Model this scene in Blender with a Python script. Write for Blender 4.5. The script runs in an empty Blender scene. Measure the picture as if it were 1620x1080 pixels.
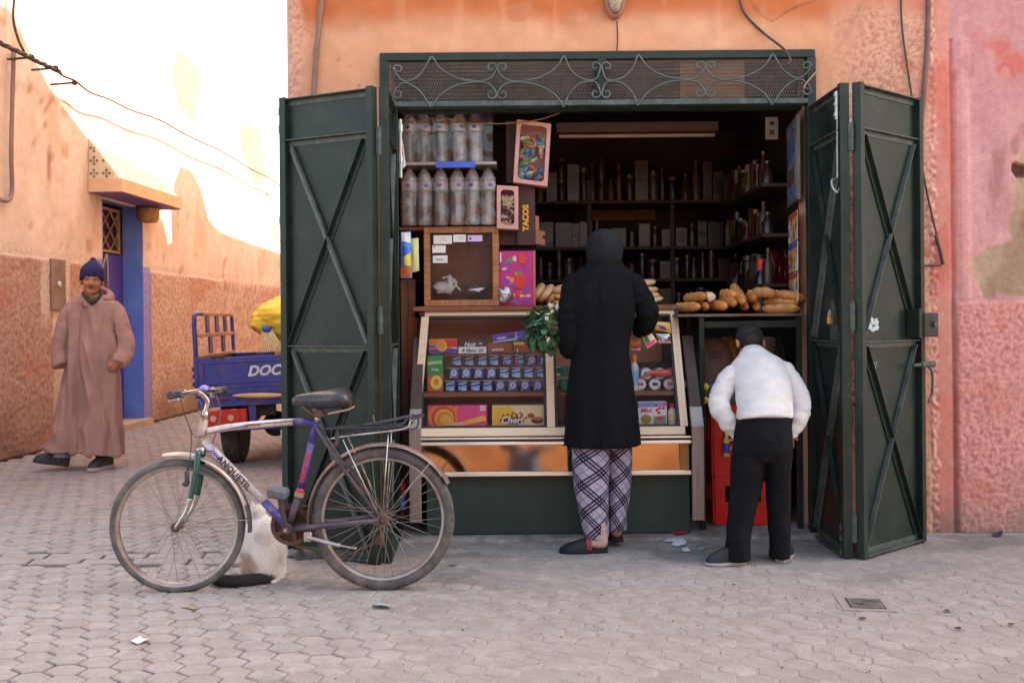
import bpy, bmesh, math, random
from math import sin, cos, pi, radians, sqrt, atan2, exp
from mathutils import Vector, Matrix, noise, Quaternion

# ---------------------------------------------------------------- camera, sky, sun, exposure
SC = bpy.context.scene
COL = SC.collection
F, U0, V0, CAMZ, ROLL = 1575.0, 810.0, 505.0, 1.2, radians(0.5)
cam_data = bpy.data.cameras.new('camera')
cam = bpy.data.objects.new('camera', cam_data)
COL.objects.link(cam)
cam_data.sensor_width = 36.0
cam_data.lens = 36.0 * F / 1620.0
cam_data.shift_y = -(540.0 - V0) / 1620.0
cam_data.clip_start = 0.05
cam_data.clip_end = 400
cam.location = (0, 0, CAMZ)
cam.rotation_euler = (Matrix.Rotation(radians(90), 4, 'X') @ Matrix.Rotation(-ROLL, 4, 'Z')).to_euler()
cam_data.dof.use_dof = True
cam_data.dof.focus_distance = 5.1
cam_data.dof.aperture_fstop = 5.6
SC.camera = cam

SUN_DIR = Vector((0.63, 0.22, 0.74)).normalized()        # towards the sun
elev = math.asin(SUN_DIR.z)
world = bpy.data.worlds.new('World')
SC.world = world
world.use_nodes = True
wn = world.node_tree
sky = wn.nodes.new('ShaderNodeTexSky')
sky.sky_type = 'NISHITA'
sky.sun_disc = False
sky.sun_elevation = elev
sky.sun_rotation = atan2(SUN_DIR.x, SUN_DIR.y)
sky.air_density = 1.2
sky.dust_density = 2.5
bg = wn.nodes['Background']
bg.inputs[1].default_value = 0.15
wt = wn.nodes.new('ShaderNodeMix'); wt.data_type = 'RGBA'; wt.blend_type = 'MULTIPLY'
wt.inputs[0].default_value = 1.0
wt.inputs[7].default_value = (1.0, 0.92, 0.79, 1)        # the camera's white balance for open shade
wn.links.new(sky.outputs[0], wt.inputs[6])
wn.links.new(wt.outputs[2], bg.inputs[0])
sun_data = bpy.data.lights.new('sun', 'SUN')
sun_data.energy = 3.2
sun_data.angle = radians(0.5)
sun_data.color = (1.0, 0.93, 0.82)
sun = bpy.data.objects.new('sun', sun_data)
COL.objects.link(sun)
sun.rotation_euler = SUN_DIR.to_track_quat('Z', 'Y').to_euler()
sun.location = (6, 4, 14)
SC.view_settings.view_transform = 'Standard'
SC.view_settings.look = 'None'
SC.view_settings.gamma = 1.0
SC.view_settings.use_curve_mapping = False
SC.view_settings.exposure = 2.3
SC.render.engine = 'CYCLES'
SC.cycles.use_denoising = True
SC.cycles.max_bounces = 10
SC.cycles.diffuse_bounces = 5
SC.cycles.transparent_max_bounces = 16
SC.cycles.caustics_reflective = False
SC.cycles.caustics_refractive = False
SC.cycles.sample_clamp_indirect = 8.0

# ---------------------------------------------------------------- where things stand
_c, _s = cos(ROLL), sin(ROLL)
def P(px, py, Y):
    """the point at depth Y seen at this place of the photograph (used to measure the place once)"""
    dx, dy = px - U0, V0 - py
    return Vector(((dx * _c + dy * _s) * Y / F, Y, CAMZ + (-dx * _s + dy * _c) * Y / F))
def G0(px, py, z=0.0):
    dx, dy = px - U0, V0 - py
    v = -dx * _s + dy * _c
    Y = (z - CAMZ) * F / v
    return P(px, py, Y)

RND = random.Random(7)
def fbm(x, y, z=0.0, o=4):
    return noise.fractal(Vector((x, y, z)), 1.0, 2.0, o)
def n3(x, y, z=0.0):
    return noise.noise(Vector((x, y, z)))
def smooth01(a, b, x):
    if a == b: return float(x > a)
    t = max(0.0, min(1.0, (x - a) / (b - a)))
    return t * t * (3 - 2 * t)
def lerp(a, b, t): return a + (b - a) * t
def mixc(a, b, t): return tuple(a[i] + (b[i] - a[i]) * t for i in range(3))
ORD = 'first second third fourth fifth sixth seventh eighth ninth tenth eleventh twelfth thirteenth fourteenth fifteenth sixteenth seventeenth eighteenth nineteenth twentieth'.split() + ['twenty-' + w for w in 'first second third fourth fifth sixth seventh eighth ninth'.split()]
def S(r, g, b):
    """sRGB 0..255 to linear"""
    return tuple(((c / 255) / 12.92 if c / 255 <= 0.04045 else ((c / 255 + 0.055) / 1.055) ** 2.4) for c in (r, g, b))

# ---------------------------------------------------------------- materials
def _mat(name):
    m = bpy.data.materials.new(name)
    m.use_nodes = True
    nt = m.node_tree
    return m, nt, nt.nodes['Principled BSDF'], nt.nodes['Material Output']
def _noise(nt, scale, detail=5, rough=0.55, coord='Object', stretch=None):
    tc = nt.nodes.new('ShaderNodeTexCoord')
    n = nt.nodes.new('ShaderNodeTexNoise')
    n.inputs['Scale'].default_value = scale
    n.inputs['Detail'].default_value = detail
    n.inputs['Roughness'].default_value = rough
    if stretch:
        mp = nt.nodes.new('ShaderNodeMapping')
        mp.inputs['Scale'].default_value = stretch
        nt.links.new(tc.outputs[coord], mp.inputs[0])
        nt.links.new(mp.outputs[0], n.inputs['Vector'])
    else:
        nt.links.new(tc.outputs[coord], n.inputs['Vector'])
    return n
def _ramp(nt, a, b, src, ca=(0, 0, 0), cb=(1, 1, 1)):
    r = nt.nodes.new('ShaderNodeValToRGB')
    r.color_ramp.elements[0].position = a
    r.color_ramp.elements[1].position = b
    r.color_ramp.elements[0].color = (*ca, 1)
    r.color_ramp.elements[1].color = (*cb, 1)
    nt.links.new(src, r.inputs[0])
    return r
def _mix(nt, fac, a, b, mode='MIX'):
    m = nt.nodes.new('ShaderNodeMix')
    m.data_type = 'RGBA'
    m.blend_type = mode
    for sock, v in ((m.inputs[0], fac), (m.inputs[6], a), (m.inputs[7], b)):
        if isinstance(v, (int, float)): sock.default_value = v
        elif isinstance(v, tuple): sock.default_value = (*v, 1)
        else: nt.links.new(v, sock)
    return m.outputs[2]
MATS = {}
def M(name, c1, c2=None, scale=6, rough=0.7, metal=0.0, bump=0.0, bscale=60, dirt=None, dscale=3, damt=0.5,
      attr=False, rnd=0.0, stretch=None, coat=0.0, spec=0.5, rvar=0.15, sheen=0.0, bstretch=None, sss=0.0, grain=0.0, gscale=260):
    """a surface with two tones of its own colour, fine relief, wear and uneven gloss"""
    if name in MATS: return MATS[name]
    m, nt, b, out = _mat(name)
    n = _noise(nt, scale, stretch=stretch)
    if c2 is None: c2 = tuple(min(1, v * 1.25 + 0.004) for v in c1); c1 = tuple(v * 0.85 for v in c1)
    if attr:
        at = nt.nodes.new('ShaderNodeAttribute'); at.attribute_name = 'tint'
        r = _ramp(nt, 0.3, 0.7, n.outputs[0], c1, c2)
        col = _mix(nt, 1.0, at.outputs['Color'], r.outputs[0], 'MULTIPLY')
    else:
        col = _ramp(nt, 0.32, 0.68, n.outputs[0], c1, c2).outputs[0]
    if dirt:
        d = _noise(nt, dscale, 8, 0.65)
        dr = _ramp(nt, 0.52 - 0.1 * damt, 0.68, d.outputs[0])
        dd = nt.nodes.new('ShaderNodeMath'); dd.operation = 'MULTIPLY'; dd.inputs[1].default_value = damt
        nt.links.new(dr.outputs[0], dd.inputs[0])
        col = _mix(nt, dd.outputs[0], col, dirt)
    if grain:
        gn = _noise(nt, gscale, 3, 0.7)
        gr = _ramp(nt, 0.3, 0.7, gn.outputs[0], (1 - grain,) * 3, (1 + grain * .6,) * 3)
        col = _mix(nt, 1.0, col, gr.outputs[0], 'MULTIPLY')
    if rnd:
        oi = nt.nodes.new('ShaderNodeObjectInfo')
        mr = nt.nodes.new('ShaderNodeMapRange')
        mr.inputs[3].default_value = 1 - rnd; mr.inputs[4].default_value = 1 + rnd
        nt.links.new(oi.outputs['Random'], mr.inputs[0])
        cc = nt.nodes.new('ShaderNodeCombineColor')
        for i in range(3): nt.links.new(mr.outputs[0], cc.inputs[i])
        col = _mix(nt, 1.0, col, cc.outputs[0], 'MULTIPLY')
    nt.links.new(col, b.inputs['Base Color'])
    rr = nt.nodes.new('ShaderNodeMapRange')
    rr.inputs[3].default_value = max(0.02, rough - rvar); rr.inputs[4].default_value = min(1, rough + rvar)
    nt.links.new(n.outputs[0], rr.inputs[0])
    nt.links.new(rr.outputs[0], b.inputs['Roughness'])
    b.inputs['Metallic'].default_value = metal
    b.inputs['Specular IOR Level'].default_value = spec
    if coat: b.inputs['Coat Weight'].default_value = coat; b.inputs['Coat Roughness'].default_value = 0.15
    if sheen: b.inputs['Sheen Weight'].default_value = sheen; b.inputs['Sheen Roughness'].default_value = 0.5
    if sss: b.inputs['Subsurface Weight'].default_value = sss; b.inputs['Subsurface Scale'].default_value = 0.01
    if bump:
        bn = _noise(nt, bscale, 6, 0.6, stretch=bstretch)
        bp = nt.nodes.new('ShaderNodeBump')
        bp.inputs['Strength'].default_value = min(1.0, bump * 40)
        bp.inputs['Distance'].default_value = bump
        nt.links.new(bn.outputs[0], bp.inputs['Height'])
        nt.links.new(bp.outputs[0], b.inputs['Normal'])
    MATS[name] = m
    return m
def thin_glass(name, tint=(1, 1, 1), gloss=0.08, dust=0.05, dcol=(0.6, 0.55, 0.5), rough=0.02):
    """a thin clear sheet: see-through with a Fresnel sheen and a little dust"""
    if name in MATS: return MATS[name]
    m, nt, b, out = _mat(name)
    nt.nodes.remove(b)
    tr = nt.nodes.new('ShaderNodeBsdfTransparent'); tr.inputs[0].default_value = (*tint, 1)
    gl = nt.nodes.new('ShaderNodeBsdfGlossy'); gl.inputs['Roughness'].default_value = rough
    df = nt.nodes.new('ShaderNodeBsdfDiffuse'); df.inputs[0].default_value = (*dcol, 1)
    fr = nt.nodes.new('ShaderNodeFresnel'); fr.inputs[0].default_value = 1.35
    ad = nt.nodes.new('ShaderNodeMath'); ad.operation = 'ADD'; ad.inputs[1].default_value = gloss; ad.use_clamp = True
    nt.links.new(fr.outputs[0], ad.inputs[0])
    m1 = nt.nodes.new('ShaderNodeMixShader'); m2 = nt.nodes.new('ShaderNodeMixShader')
    n = _noise(nt, 7, 6)
    r = _ramp(nt, 0.35, 0.8, n.outputs[0], (dust * 0.4,) * 3, (dust * 2,) * 3)
    nt.links.new(r.outputs[0], m1.inputs[0])
    nt.links.new(tr.outputs[0], m1.inputs[1]); nt.links.new(df.outputs[0], m1.inputs[2])
    nt.links.new(ad.outputs[0], m2.inputs[0])
    nt.links.new(m1.outputs[0], m2.inputs[1]); nt.links.new(gl.outputs[0], m2.inputs[2])
    nt.links.new(m2.outputs[0], out.inputs[0])
    MATS[name] = m
    return m

# ---------------------------------------------------------------- geometry
ORIG = {}
class G:
    """collects shapes and links them as ONE mesh object"""
    def __init__(s): s.v = []; s.f = []; s.uv = {}; s.c = None; s.mi = []; s.cur = 0
    def add(s, vs, fs):
        o = len(s.v)
        s.v += [Vector(v) for v in vs]
        s.f += [tuple(i + o for i in f) for f in fs]
        s.mi += [s.cur] * len(fs)
        return s
    def box(s, lo, hi, rot=None, piv=None, bev=0.0):
        lo, hi = Vector(lo), Vector(hi)
        if bev:
            bm = bmesh.new(); bmesh.ops.create_cube(bm, size=1)
            d = hi - lo
            for v in bm.verts: v.co = Vector((v.co.x * d.x, v.co.y * d.y, v.co.z * d.z)) + (lo + hi) / 2
            bmesh.ops.bevel(bm, geom=bm.edges[:], offset=min(bev, min(abs(x) for x in d) * 0.45), segments=1, affect='EDGES', profile=0.5)
            bm.verts.index_update()
            vs = [v.co.copy() for v in bm.verts]; fs = [tuple(v.index for v in f.verts) for f in bm.faces]
            bm.free()
        else:
            x0, y0, z0 = lo; x1, y1, z1 = hi
            vs = [Vector(p) for p in ((x0,y0,z0),(x1,y0,z0),(x1,y1,z0),(x0,y1,z0),(x0,y0,z1),(x1,y0,z1),(x1,y1,z1),(x0,y1,z1))]
            fs = [(0,3,2,1),(4,5,6,7),(0,1,5,4),(1,2,6,5),(2,3,7,6),(3,0,4,7)]
        if rot is not None:
            piv = Vector(piv) if piv is not None else (lo + hi) / 2
            vs = [rot @ (v - piv) + piv for v in vs]
        return s.add(vs, fs)
    def bar(s, a, b, w, t, side=(0, 0, 1), bev=0.0):
        """a straight bar from a to b, w wide along `side`, t thick"""
        a, b = Vector(a), Vector(b); d = (b - a).normalized(); side = Vector(side)
        side = (side - d * side.dot(d)).normalized(); n = d.cross(side)
        mtx = Matrix((d, side, n)).transposed(); L = (b - a).length
        g = G().box((0, -w / 2, -t / 2), (L, w / 2, t / 2), bev=bev)
        return s.add([mtx @ v + a for v in g.v], g.f)
    def grid(s, nu, nv, fn, flip=False):
        o = [fn(i / nu, j / nv) for j in range(nv + 1) for i in range(nu + 1)]
        fs = []
        for j in range(nv):
            for i in range(nu):
                a = j * (nu + 1) + i
                q = (a, a + 1, a + nu + 2, a + nu + 1)
                fs.append(q[::-1] if flip else q)
        return s.add(o, fs)
    def rings(s, rings, cap=True, close=True):
        n = len(rings[0]); vs = [p for r in rings for p in r]; fs = []
        for k in range(len(rings) - 1):
            for i in range(n if close else n - 1):
                j = (i + 1) % n
                fs.append((k * n + i, k * n + j, (k + 1) * n + j, (k + 1) * n + i))
        if cap:
            fs.append(tuple(range(n))[::-1]); fs.append(tuple((len(rings) - 1) * n + i for i in range(n)))
        return s.add(vs, fs)
    def tube(s, pts, r, seg=8, cap=True, flat=1.0, up=None, mod=None):
        """round tube (or flattened by `flat`) along points; r a number or one per point"""
        pts = [Vector(p) for p in pts]; n = len(pts)
        rr = r if isinstance(r, (list, tuple)) else [r] * n
        t0 = (pts[1] - pts[0]).normalized()
        u = Vector(up) if up is not None else (Vector((0, 0, 1)) if abs(t0.z) < 0.9 else Vector((1, 0, 0)))
        u = (u - t0 * u.dot(t0)).normalized(); rings = []
        for i, p in enumerate(pts):
            t = (pts[min(i + 1, n - 1)] - pts[max(i - 1, 0)])
            t = t.normalized() if t.length > 1e-9 else t0
            u = (u - t * u.dot(t)); u = u.normalized() if u.length > 1e-6 else t.orthogonal().normalized()
            w = t.cross(u)
            ra, rb = (rr[i] if isinstance(rr[i], (tuple, list)) else (rr[i], rr[i] * flat))
            ring = []
            for k in range(seg):
                a = 2 * pi * k / seg
                q = mod(i / (n - 1), a) if mod else 1.0
                ring.append(p + u * (cos(a) * ra * q) + w * (sin(a) * rb * q))
            rings.append(ring)
        return s.rings(rings, cap)
    def lathe(s, prof, seg=16, at=(0, 0, 0), axis=(0, 0, 1), cap=True):
        at = Vector(at); ax = Vector(axis).normalized()
        u = ax.orthogonal().normalized(); w = ax.cross(u)
        return s.rings([[at + ax * z + (u * cos(2 * pi * k / seg) + w * sin(2 * pi * k / seg)) * max(r, 1e-4) for k in range(seg)] for r, z in prof], cap)
    def prism(s, poly, o, ux, uy, depth):
        """2-D outline poly laid out on axes ux, uy from o and given thickness along depth (a vector)"""
        o, ux, uy, d = Vector(o), Vector(ux), Vector(uy), Vector(depth)
        a = [o + ux * x + uy * y for x, y in poly]; n = len(a)
        fs = [tuple(range(n)), tuple(range(2 * n - 1, n - 1, -1))] + [(i, i + n, (i + 1) % n + n, (i + 1) % n) for i in range(n)]
        return s.add(a + [p + d for p in a], fs)
    def ell(s, c, r, seg=16, rng=10, rot=None):
        c = Vector(c); r = (r, r, r) if isinstance(r, (int, float)) else r
        vs = []; rot = rot or Matrix.Identity(3)
        rings = []
        for j in range(rng + 1):
            ph = pi * j / rng; q = max(sin(ph), 0.012)
            rings.append([c + rot @ Vector((r[0] * q * cos(2 * pi * k / seg), r[1] * q * sin(2 * pi * k / seg), -r[2] * cos(ph))) for k in range(seg)])
        return s.rings(rings, True)
    def xf(s, m):
        s.v = [m @ v for v in s.v]; return s
    def join(s, g, m=None):
        return s.add([m @ v for v in g.v] if m else g.v, g.f)
    def mesh(s, name, mat, smooth=False, off=None, fix=True):
        me = bpy.data.meshes.new(name)
        off = off or Vector((0, 0, 0))
        me.from_pydata([v - off for v in s.v], [], s.f)
        for m in (mat if isinstance(mat, (list, tuple)) else [mat]): me.materials.append(m)
        if isinstance(mat, (list, tuple)) and len(mat) > 1: me.polygons.foreach_set('material_index', s.mi)
        if s.c is not None:
            ca = me.color_attributes.new('tint', 'FLOAT_COLOR', 'POINT')
            ca.data.foreach_set('color', [x for c in s.c for x in (*c, 1.0)])
        if fix and len(s.f) < 60000:
            bm = bmesh.new(); bm.from_mesh(me); bmesh.ops.recalc_face_normals(bm, faces=bm.faces); bm.to_mesh(me); bm.free()
        if smooth:
            if smooth is True: me.polygons.foreach_set('use_smooth', [True] * len(me.polygons))
            else:
                me.polygons.foreach_set('use_smooth', [True] * len(me.polygons))
                me.set_sharp_from_angle(angle=radians(smooth))
        me.update()
        return me
    def build(s, name, mat, parent=None, smooth=False, label=None, cat=None, group=None, kind=None, fix=True):
        if parent is not None:
            off = ORIG.get(parent.name, Vector((0, 0, 0))); loc = Vector((0, 0, 0))
        else:
            xs = [v.x for v in s.v]; ys = [v.y for v in s.v]; zs = [v.z for v in s.v]
            off = Vector(((min(xs) + max(xs)) / 2, (min(ys) + max(ys)) / 2, min(zs))); loc = off
        me = s.mesh(name, mat, smooth, off, fix)
        return link(bpy.data.objects.new(name, me), parent, loc, off, label, cat, group, kind)
def link(o, parent=None, loc=None, off=None, label=None, cat=None, group=None, kind=None):
    COL.objects.link(o)
    if parent is not None: o.parent = parent
    if loc is not None: o.location = loc
    ORIG[o.name] = off if off is not None else Vector((0, 0, 0))
    if label: o['label'] = label
    if cat: o['category'] = cat
    if group: o['group'] = group
    if kind: o['kind'] = kind
    return o
def thing(name, label, cat, loc=(0, 0, 0), group=None, rotz=0.0, local=False):
    """an Empty at the base of a thing; its parts are modelled in world space unless local"""
    o = bpy.data.objects.new(name, None)
    o.empty_display_size = 0.1
    link(o, None, Vector(loc), Vector((0, 0, 0)) if local else Vector(loc), label, cat, group)
    if rotz: o.rotation_euler = (0, 0, rotz)
    return o
def dup(root, loc=None, rot=None, label=None, group=None, parent=None):
    """a copy of a thing with copies of its parts and sub-parts"""
    def rec(o, par):
        c = o.copy(); COL.objects.link(c); c.parent = par
        for ch in list(KIDS.get(o.name, [])): rec(ch, c)
        return c
    kids(root)
    c = rec(root, parent)
    if loc is not None: c.location = loc
    if rot is not None: c.rotation_euler = rot
    if label: c['label'] = label
    if group: c['group'] = group
    return c
KIDS = {}
def kids(o):
    if o.name in KIDS: return
    KIDS[o.name] = [c for c in o.children]
    for c in KIDS[o.name]: kids(c)
def text_mesh(txt, size, shear=0.0, extrude=0.0004, bold=0.0, align='CENTER', space=1.0):
    cu = bpy.data.curves.new('lettering', 'FONT')
    cu.body = txt; cu.size = size; cu.shear = shear; cu.extrude = extrude; cu.offset = bold
    cu.align_x = align; cu.align_y = 'CENTER'; cu.resolution_u = 3; cu.space_character = space
    ob = bpy.data.objects.new('lettering_curve', cu)
    me = bpy.data.meshes.new_from_object(ob)
    bpy.data.objects.remove(ob)
    return me
def lettering(txt, size, o, ux, uy, mat, parent, shear=0.0, bold=0.0, align='CENTER', name='lettering', arc=0.0, space=1.0):
    """flat print: letters standing on axes ux (reading direction) and uy (up), 1 mm proud"""
    me = text_mesh(txt, size, shear, 0.0004, bold, align, space)
    o, ux, uy = Vector(o), Vector(ux).normalized(), Vector(uy).normalized(); n = ux.cross(uy)
    off = ORIG.get(parent.name, Vector((0, 0, 0))) if parent is not None else Vector((0, 0, 0))
    for v in me.vertices:
        x, y, z = v.co
        v.co = o + ux * x + uy * (y + arc * x * x) + n * (z + 0.0012) - off
    me.materials.clear(); me.materials.append(mat)
    return link(bpy.data.objects.new(name, me), parent)
def fuse(g, name, mat, parent=None, voxel=0.01, smooth=4, disp=None, label=None, cat=None, dec=None):
    """one continuous skin over overlapping closed forms"""
    me = g.mesh('t', mat, False)
    ob = bpy.data.objects.new('t', me); COL.objects.link(ob)
    md = ob.modifiers.new('r', 'REMESH'); md.mode = 'VOXEL'; md.voxel_size = voxel; md.use_smooth_shade = True
    if smooth:
        sm = ob.modifiers.new('s', 'SMOOTH'); sm.factor = 0.5; sm.iterations = smooth
    if dec:
        dc = ob.modifiers.new('d', 'DECIMATE'); dc.ratio = dec
    dg = bpy.context.evaluated_depsgraph_get()
    nm = bpy.data.meshes.new_from_object(ob.evaluated_get(dg))
    bpy.data.objects.remove(ob); nm.name = name
    if disp:
        nm.update()
        ns = [v.normal.copy() for v in nm.vertices]
        for v, n in zip(nm.vertices, ns): v.co = v.co + disp(v.co, n)
    off = ORIG.get(parent.name, Vector((0, 0, 0))) if parent is not None else Vector((0, 0, 0))
    for v in nm.vertices: v.co -= off
    nm.polygons.foreach_set('use_smooth', [True] * len(nm.polygons))
    nm.update()
    if not nm.materials: nm.materials.append(mat)
    return link(bpy.data.objects.new(name, nm), parent, None, off, label=label, cat=cat)
def curve_pts(ps, n=8):
    """Catmull-Rom through the points"""
    ps = [Vector(p) for p in ps]; q = [ps[0] * 2 - ps[1]] + ps + [ps[-1] * 2 - ps[-2]]; out = []
    for i in range(1, len(q) - 2):
        a, b, c, d = q[i - 1:i + 3]
        for k in range(n):
            t = k / n
            out.append(0.5 * ((2 * b) + (c - a) * t + (2 * a - 5 * b + 4 * c - d) * t * t + (3 * b - a - 3 * c + d) * t ** 3))
    return out + [ps[-1]]
# ---------------------------------------------------------------- materials of the place
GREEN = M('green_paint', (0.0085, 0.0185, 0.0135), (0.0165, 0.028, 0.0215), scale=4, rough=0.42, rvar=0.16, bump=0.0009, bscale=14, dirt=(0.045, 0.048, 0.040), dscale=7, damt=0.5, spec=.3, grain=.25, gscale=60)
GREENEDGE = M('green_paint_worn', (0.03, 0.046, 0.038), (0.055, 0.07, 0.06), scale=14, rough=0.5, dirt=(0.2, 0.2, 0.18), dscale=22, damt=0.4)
GREENLIT = M('green_paint_lit', (0.07, 0.085, 0.078), (0.13, 0.145, 0.13), scale=16, rough=0.5, dirt=(0.03, 0.045, 0.038), dscale=18, damt=0.5)  # paler copy for braces where light catches; highlight put into the colour
BASEG = M('base_green_paint', (0.016, 0.042, 0.034), (0.028, 0.06, 0.05), scale=3, rough=0.5, dirt=(0.05, 0.06, 0.055), dscale=5, damt=0.45, grain=.2)
PLASTER = M('painted_plaster', (0.88, 0.86, 0.84), (1.06, 1.05, 1.04), scale=9, rough=0.92, rvar=0.06, bump=0.004, bscale=45, attr=True, grain=.10, gscale=150)
ROUGHCAST = M('roughcast_plaster', (0.72, 0.70, 0.68), (1.12, 1.1, 1.08), scale=38, rough=0.96, rvar=0.04, bump=0.008, bscale=70, attr=True, grain=.22, gscale=90)
ROUGHWORN = M('rough_worn_plaster', (0.86, 0.84, 0.82), (1.08, 1.07, 1.06), scale=24, rough=0.94, rvar=0.05, bump=0.006, bscale=120, attr=True, grain=.16, gscale=110)
PAVE = M('paver_concrete', (0.285, 0.240, 0.214), (0.385, 0.330, 0.300), scale=11, rough=0.93, rvar=0.05, bump=0.0012, bscale=160, dirt=(0.25, 0.20, 0.165), dscale=5, damt=0.5, rnd=0.08, grain=.30, gscale=150)
JOINT = M('joint_sand', (0.78, 0.76, 0.74), (1.12, 1.1, 1.08), scale=22, rough=0.97, rvar=0.03, bump=0.003, bscale=180, attr=True, grain=.3, gscale=120)
EARTH = M('earth_ground', (0.26, 0.2, 0.16), (0.34, 0.27, 0.22), scale=3, rough=0.97)
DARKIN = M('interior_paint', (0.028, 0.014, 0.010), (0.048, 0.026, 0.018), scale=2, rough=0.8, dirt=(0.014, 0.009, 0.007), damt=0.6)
BLACKPL = M('black_plastic', (0.012, 0.012, 0.013), (0.02, 0.02, 0.022), rough=0.5, scale=20)
CABLE = M('cable_rubber', (0.035, 0.028, 0.025), (0.08, 0.06, 0.055), rough=0.7, scale=12)
STEEL = M('galvanised_steel', (0.32, 0.32, 0.31), (0.5, 0.5, 0.49), rough=0.42, metal=0.8, scale=18)

# ---------------------------------------------------------------- wide ground
g = G(); g.add([(-60, -40, -0.03), (60, -40, -0.03), (60, 60, -0.03), (-60, 60, -0.03)], [(0, 1, 2, 3)])
g.build('ground', EARTH, kind='structure')

def wall_x(Y): return -4.817 + 0.04 * Y          # the wall on the far side of the lane
def wall_Y(px): return -4.817 / ((px - 812) / F - 0.04)
YF = 5.47                                          # plane of the shop front
# ---------------------------------------------------------------- pavement: joint bed and the pavers in it
def cover(x, y):
    """how far dust and cement have filled the joints, 0..1"""
    n = fbm(x * 0.9 + 3, y * 1.3, 0.0, 4)
    a = smooth01(-2.0, -0.2, x + 0.5 * n) * 0.74 * smooth01(8.5, 5.6, y)
    edge = 4.80 + 0.34 * n + 0.10 * sin(x * 2.1) - 0.42 * smooth01(-1.3, -0.4, x) * smooth01(0.9, 0.0, x)
    b = smooth01(edge - 0.42, edge + 0.25, y) * smooth01(-1.35, -0.95, x + 0.2 * n) * smooth01(7, 6, y)
    return max(a, b), b
def bed(x, y):
    a, b = cover(x, y)
    n = fbm(x * 7, y * 7, 2.0, 4)
    return -0.0125 + 0.0143 * a + 0.0058 * b * (0.75 + 0.8 * n) + 0.0014 * n
C_L, C_R, C_A = (0.13, 0.09, 0.068), (0.36, 0.300, 0.266), (0.29, 0.256, 0.236)
g = G(); g.c = []
def bed_patch(x0, x1, y0, y1, st):
    nx, ny = int((x1 - x0) / st), int((y1 - y0) / st)
    def fn(u, v):
        x, y = lerp(x0, x1, u), lerp(y0, y1, v)
        a, b = cover(x, y)
        n = fbm(x * 1.6, y * 2.2, 5.0, 5)
        c = mixc(mixc(C_L, C_R, min(1, a * 1.3)), C_A, b)
        c = mixc(c, (0.19, 0.165, 0.15), smooth01(0.05, 0.45, n) * 0.8 * b)
        c = mixc(c, (0.37, 0.32, 0.28), smooth01(0.1, 0.5, fbm(x * 3, y * 5, 9.0, 4)) * 0.7 * max(a, b))
        c = mixc(c, (0.42, 0.21, 0.12), smooth01(0.15, 0.42, fbm(x * 2.2 + 8, y * 4, 1.0, 3)) * 0.5 * smooth01(-0.2, -0.9, x) * smooth01(4.4, 4.8, y) * smooth01(6, 5.4, y))  # orange reflected light behind the bicycle painted into the bed colour
        g.c.append(c)
        return Vector((x, y, bed(x, y)))
    g.grid(nx, ny, fn)
bed_patch(-3.6, 4.6, 3.0, 5.6, 0.022)
bed_patch(-5.2, -1.1, 5.6, 22, 0.08)
bed_patch(-6.5, -3.6, 3.0, 5.6, 0.08)
bed_patch(-6.5, 6.5, -1.55, 3.0, 0.1)
bed_patch(4.6, 6.5, 3.0, 5.6, 0.1)
pavement = g.build('pavement', JOINT, kind='structure', smooth=True)
pav_o = ORIG['pavement']

HA, HP = 0.130, 0.093          # paver pitch across and along
th0 = radians(-13)
def hex_outline(w, s, t):
    return [(-w / 2, -s), (0, -t), (w / 2, -s), (w / 2, s), (0, t), (-w / 2, s)]
def paver_verts(outline, r, top=0.0, inset=0.006, bev=0.0045):
    out = [(x + r.uniform(-1, 1) * 0.0028, y + r.uniform(-1, 1) * 0.0028) for x, y in outline]
    cx = sum(p[0] for p in out) / len(out); cy = sum(p[1] for p in out) / len(out)
    inn = []
    for x, y in out:
        L = sqrt((x - cx) ** 2 + (y - cy) ** 2); q = (L - inset) / L
        inn.append((cx + (x - cx) * q, cy + (y - cy) * q))
    n = len(out)
    vs = [(x, y, -0.028) for x, y in out] + [(x, y, top - bev) for x, y in out] + [(x, y, top) for x, y in inn]
    fs = []
    for k in (0, n):
        for i in range(n): fs.append((k + i, k + (i + 1) % n, k + n + (i + 1) % n, k + n + i))
    fs.append(tuple(range(2 * n, 3 * n)))
    return vs, fs
spots = []
rr = random.Random(3)
for j in range(-40, 300):
    for i in range(-100, 110):
        lx = (i + 0.5 * (j % 2)) * HA; ly = j * HP
        x = lx * cos(th0) - ly * sin(th0); y = lx * sin(th0) + ly * cos(th0) + 3.0
        if y < 2.2 or y > 21: continue
        if y < 5.47:
            if abs(x) > 0.56 * y + 0.7 or x < -4.9: continue
        elif x > -1.12 or x < wall_x(y) + 0.03: continue
        if 4.885 < y + 0.03 * x < 5.135 and x < -1.25: continue       # the straight course of long blocks
        a, b = cover(x, y)
        if b > 0.93 and y > 5.0: continue
        spots.append((x, y))
spots.sort(key=lambda p: p[1] + 0.0 * p[0] if abs(p[0]) < 0.535 * p[1] else 100 + p[1])
hexo = hex_outline(HA - 0.008, 0.0305, 0.0560)
variants = []
for k in range(10):
    vs, fs = paver_verts(hexo, rr)
    me = bpy.data.meshes.new('paver'); me.from_pydata(vs, [], fs); me.materials.append(PAVE); me.update(); variants.append(me)
rest = G()
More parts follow.
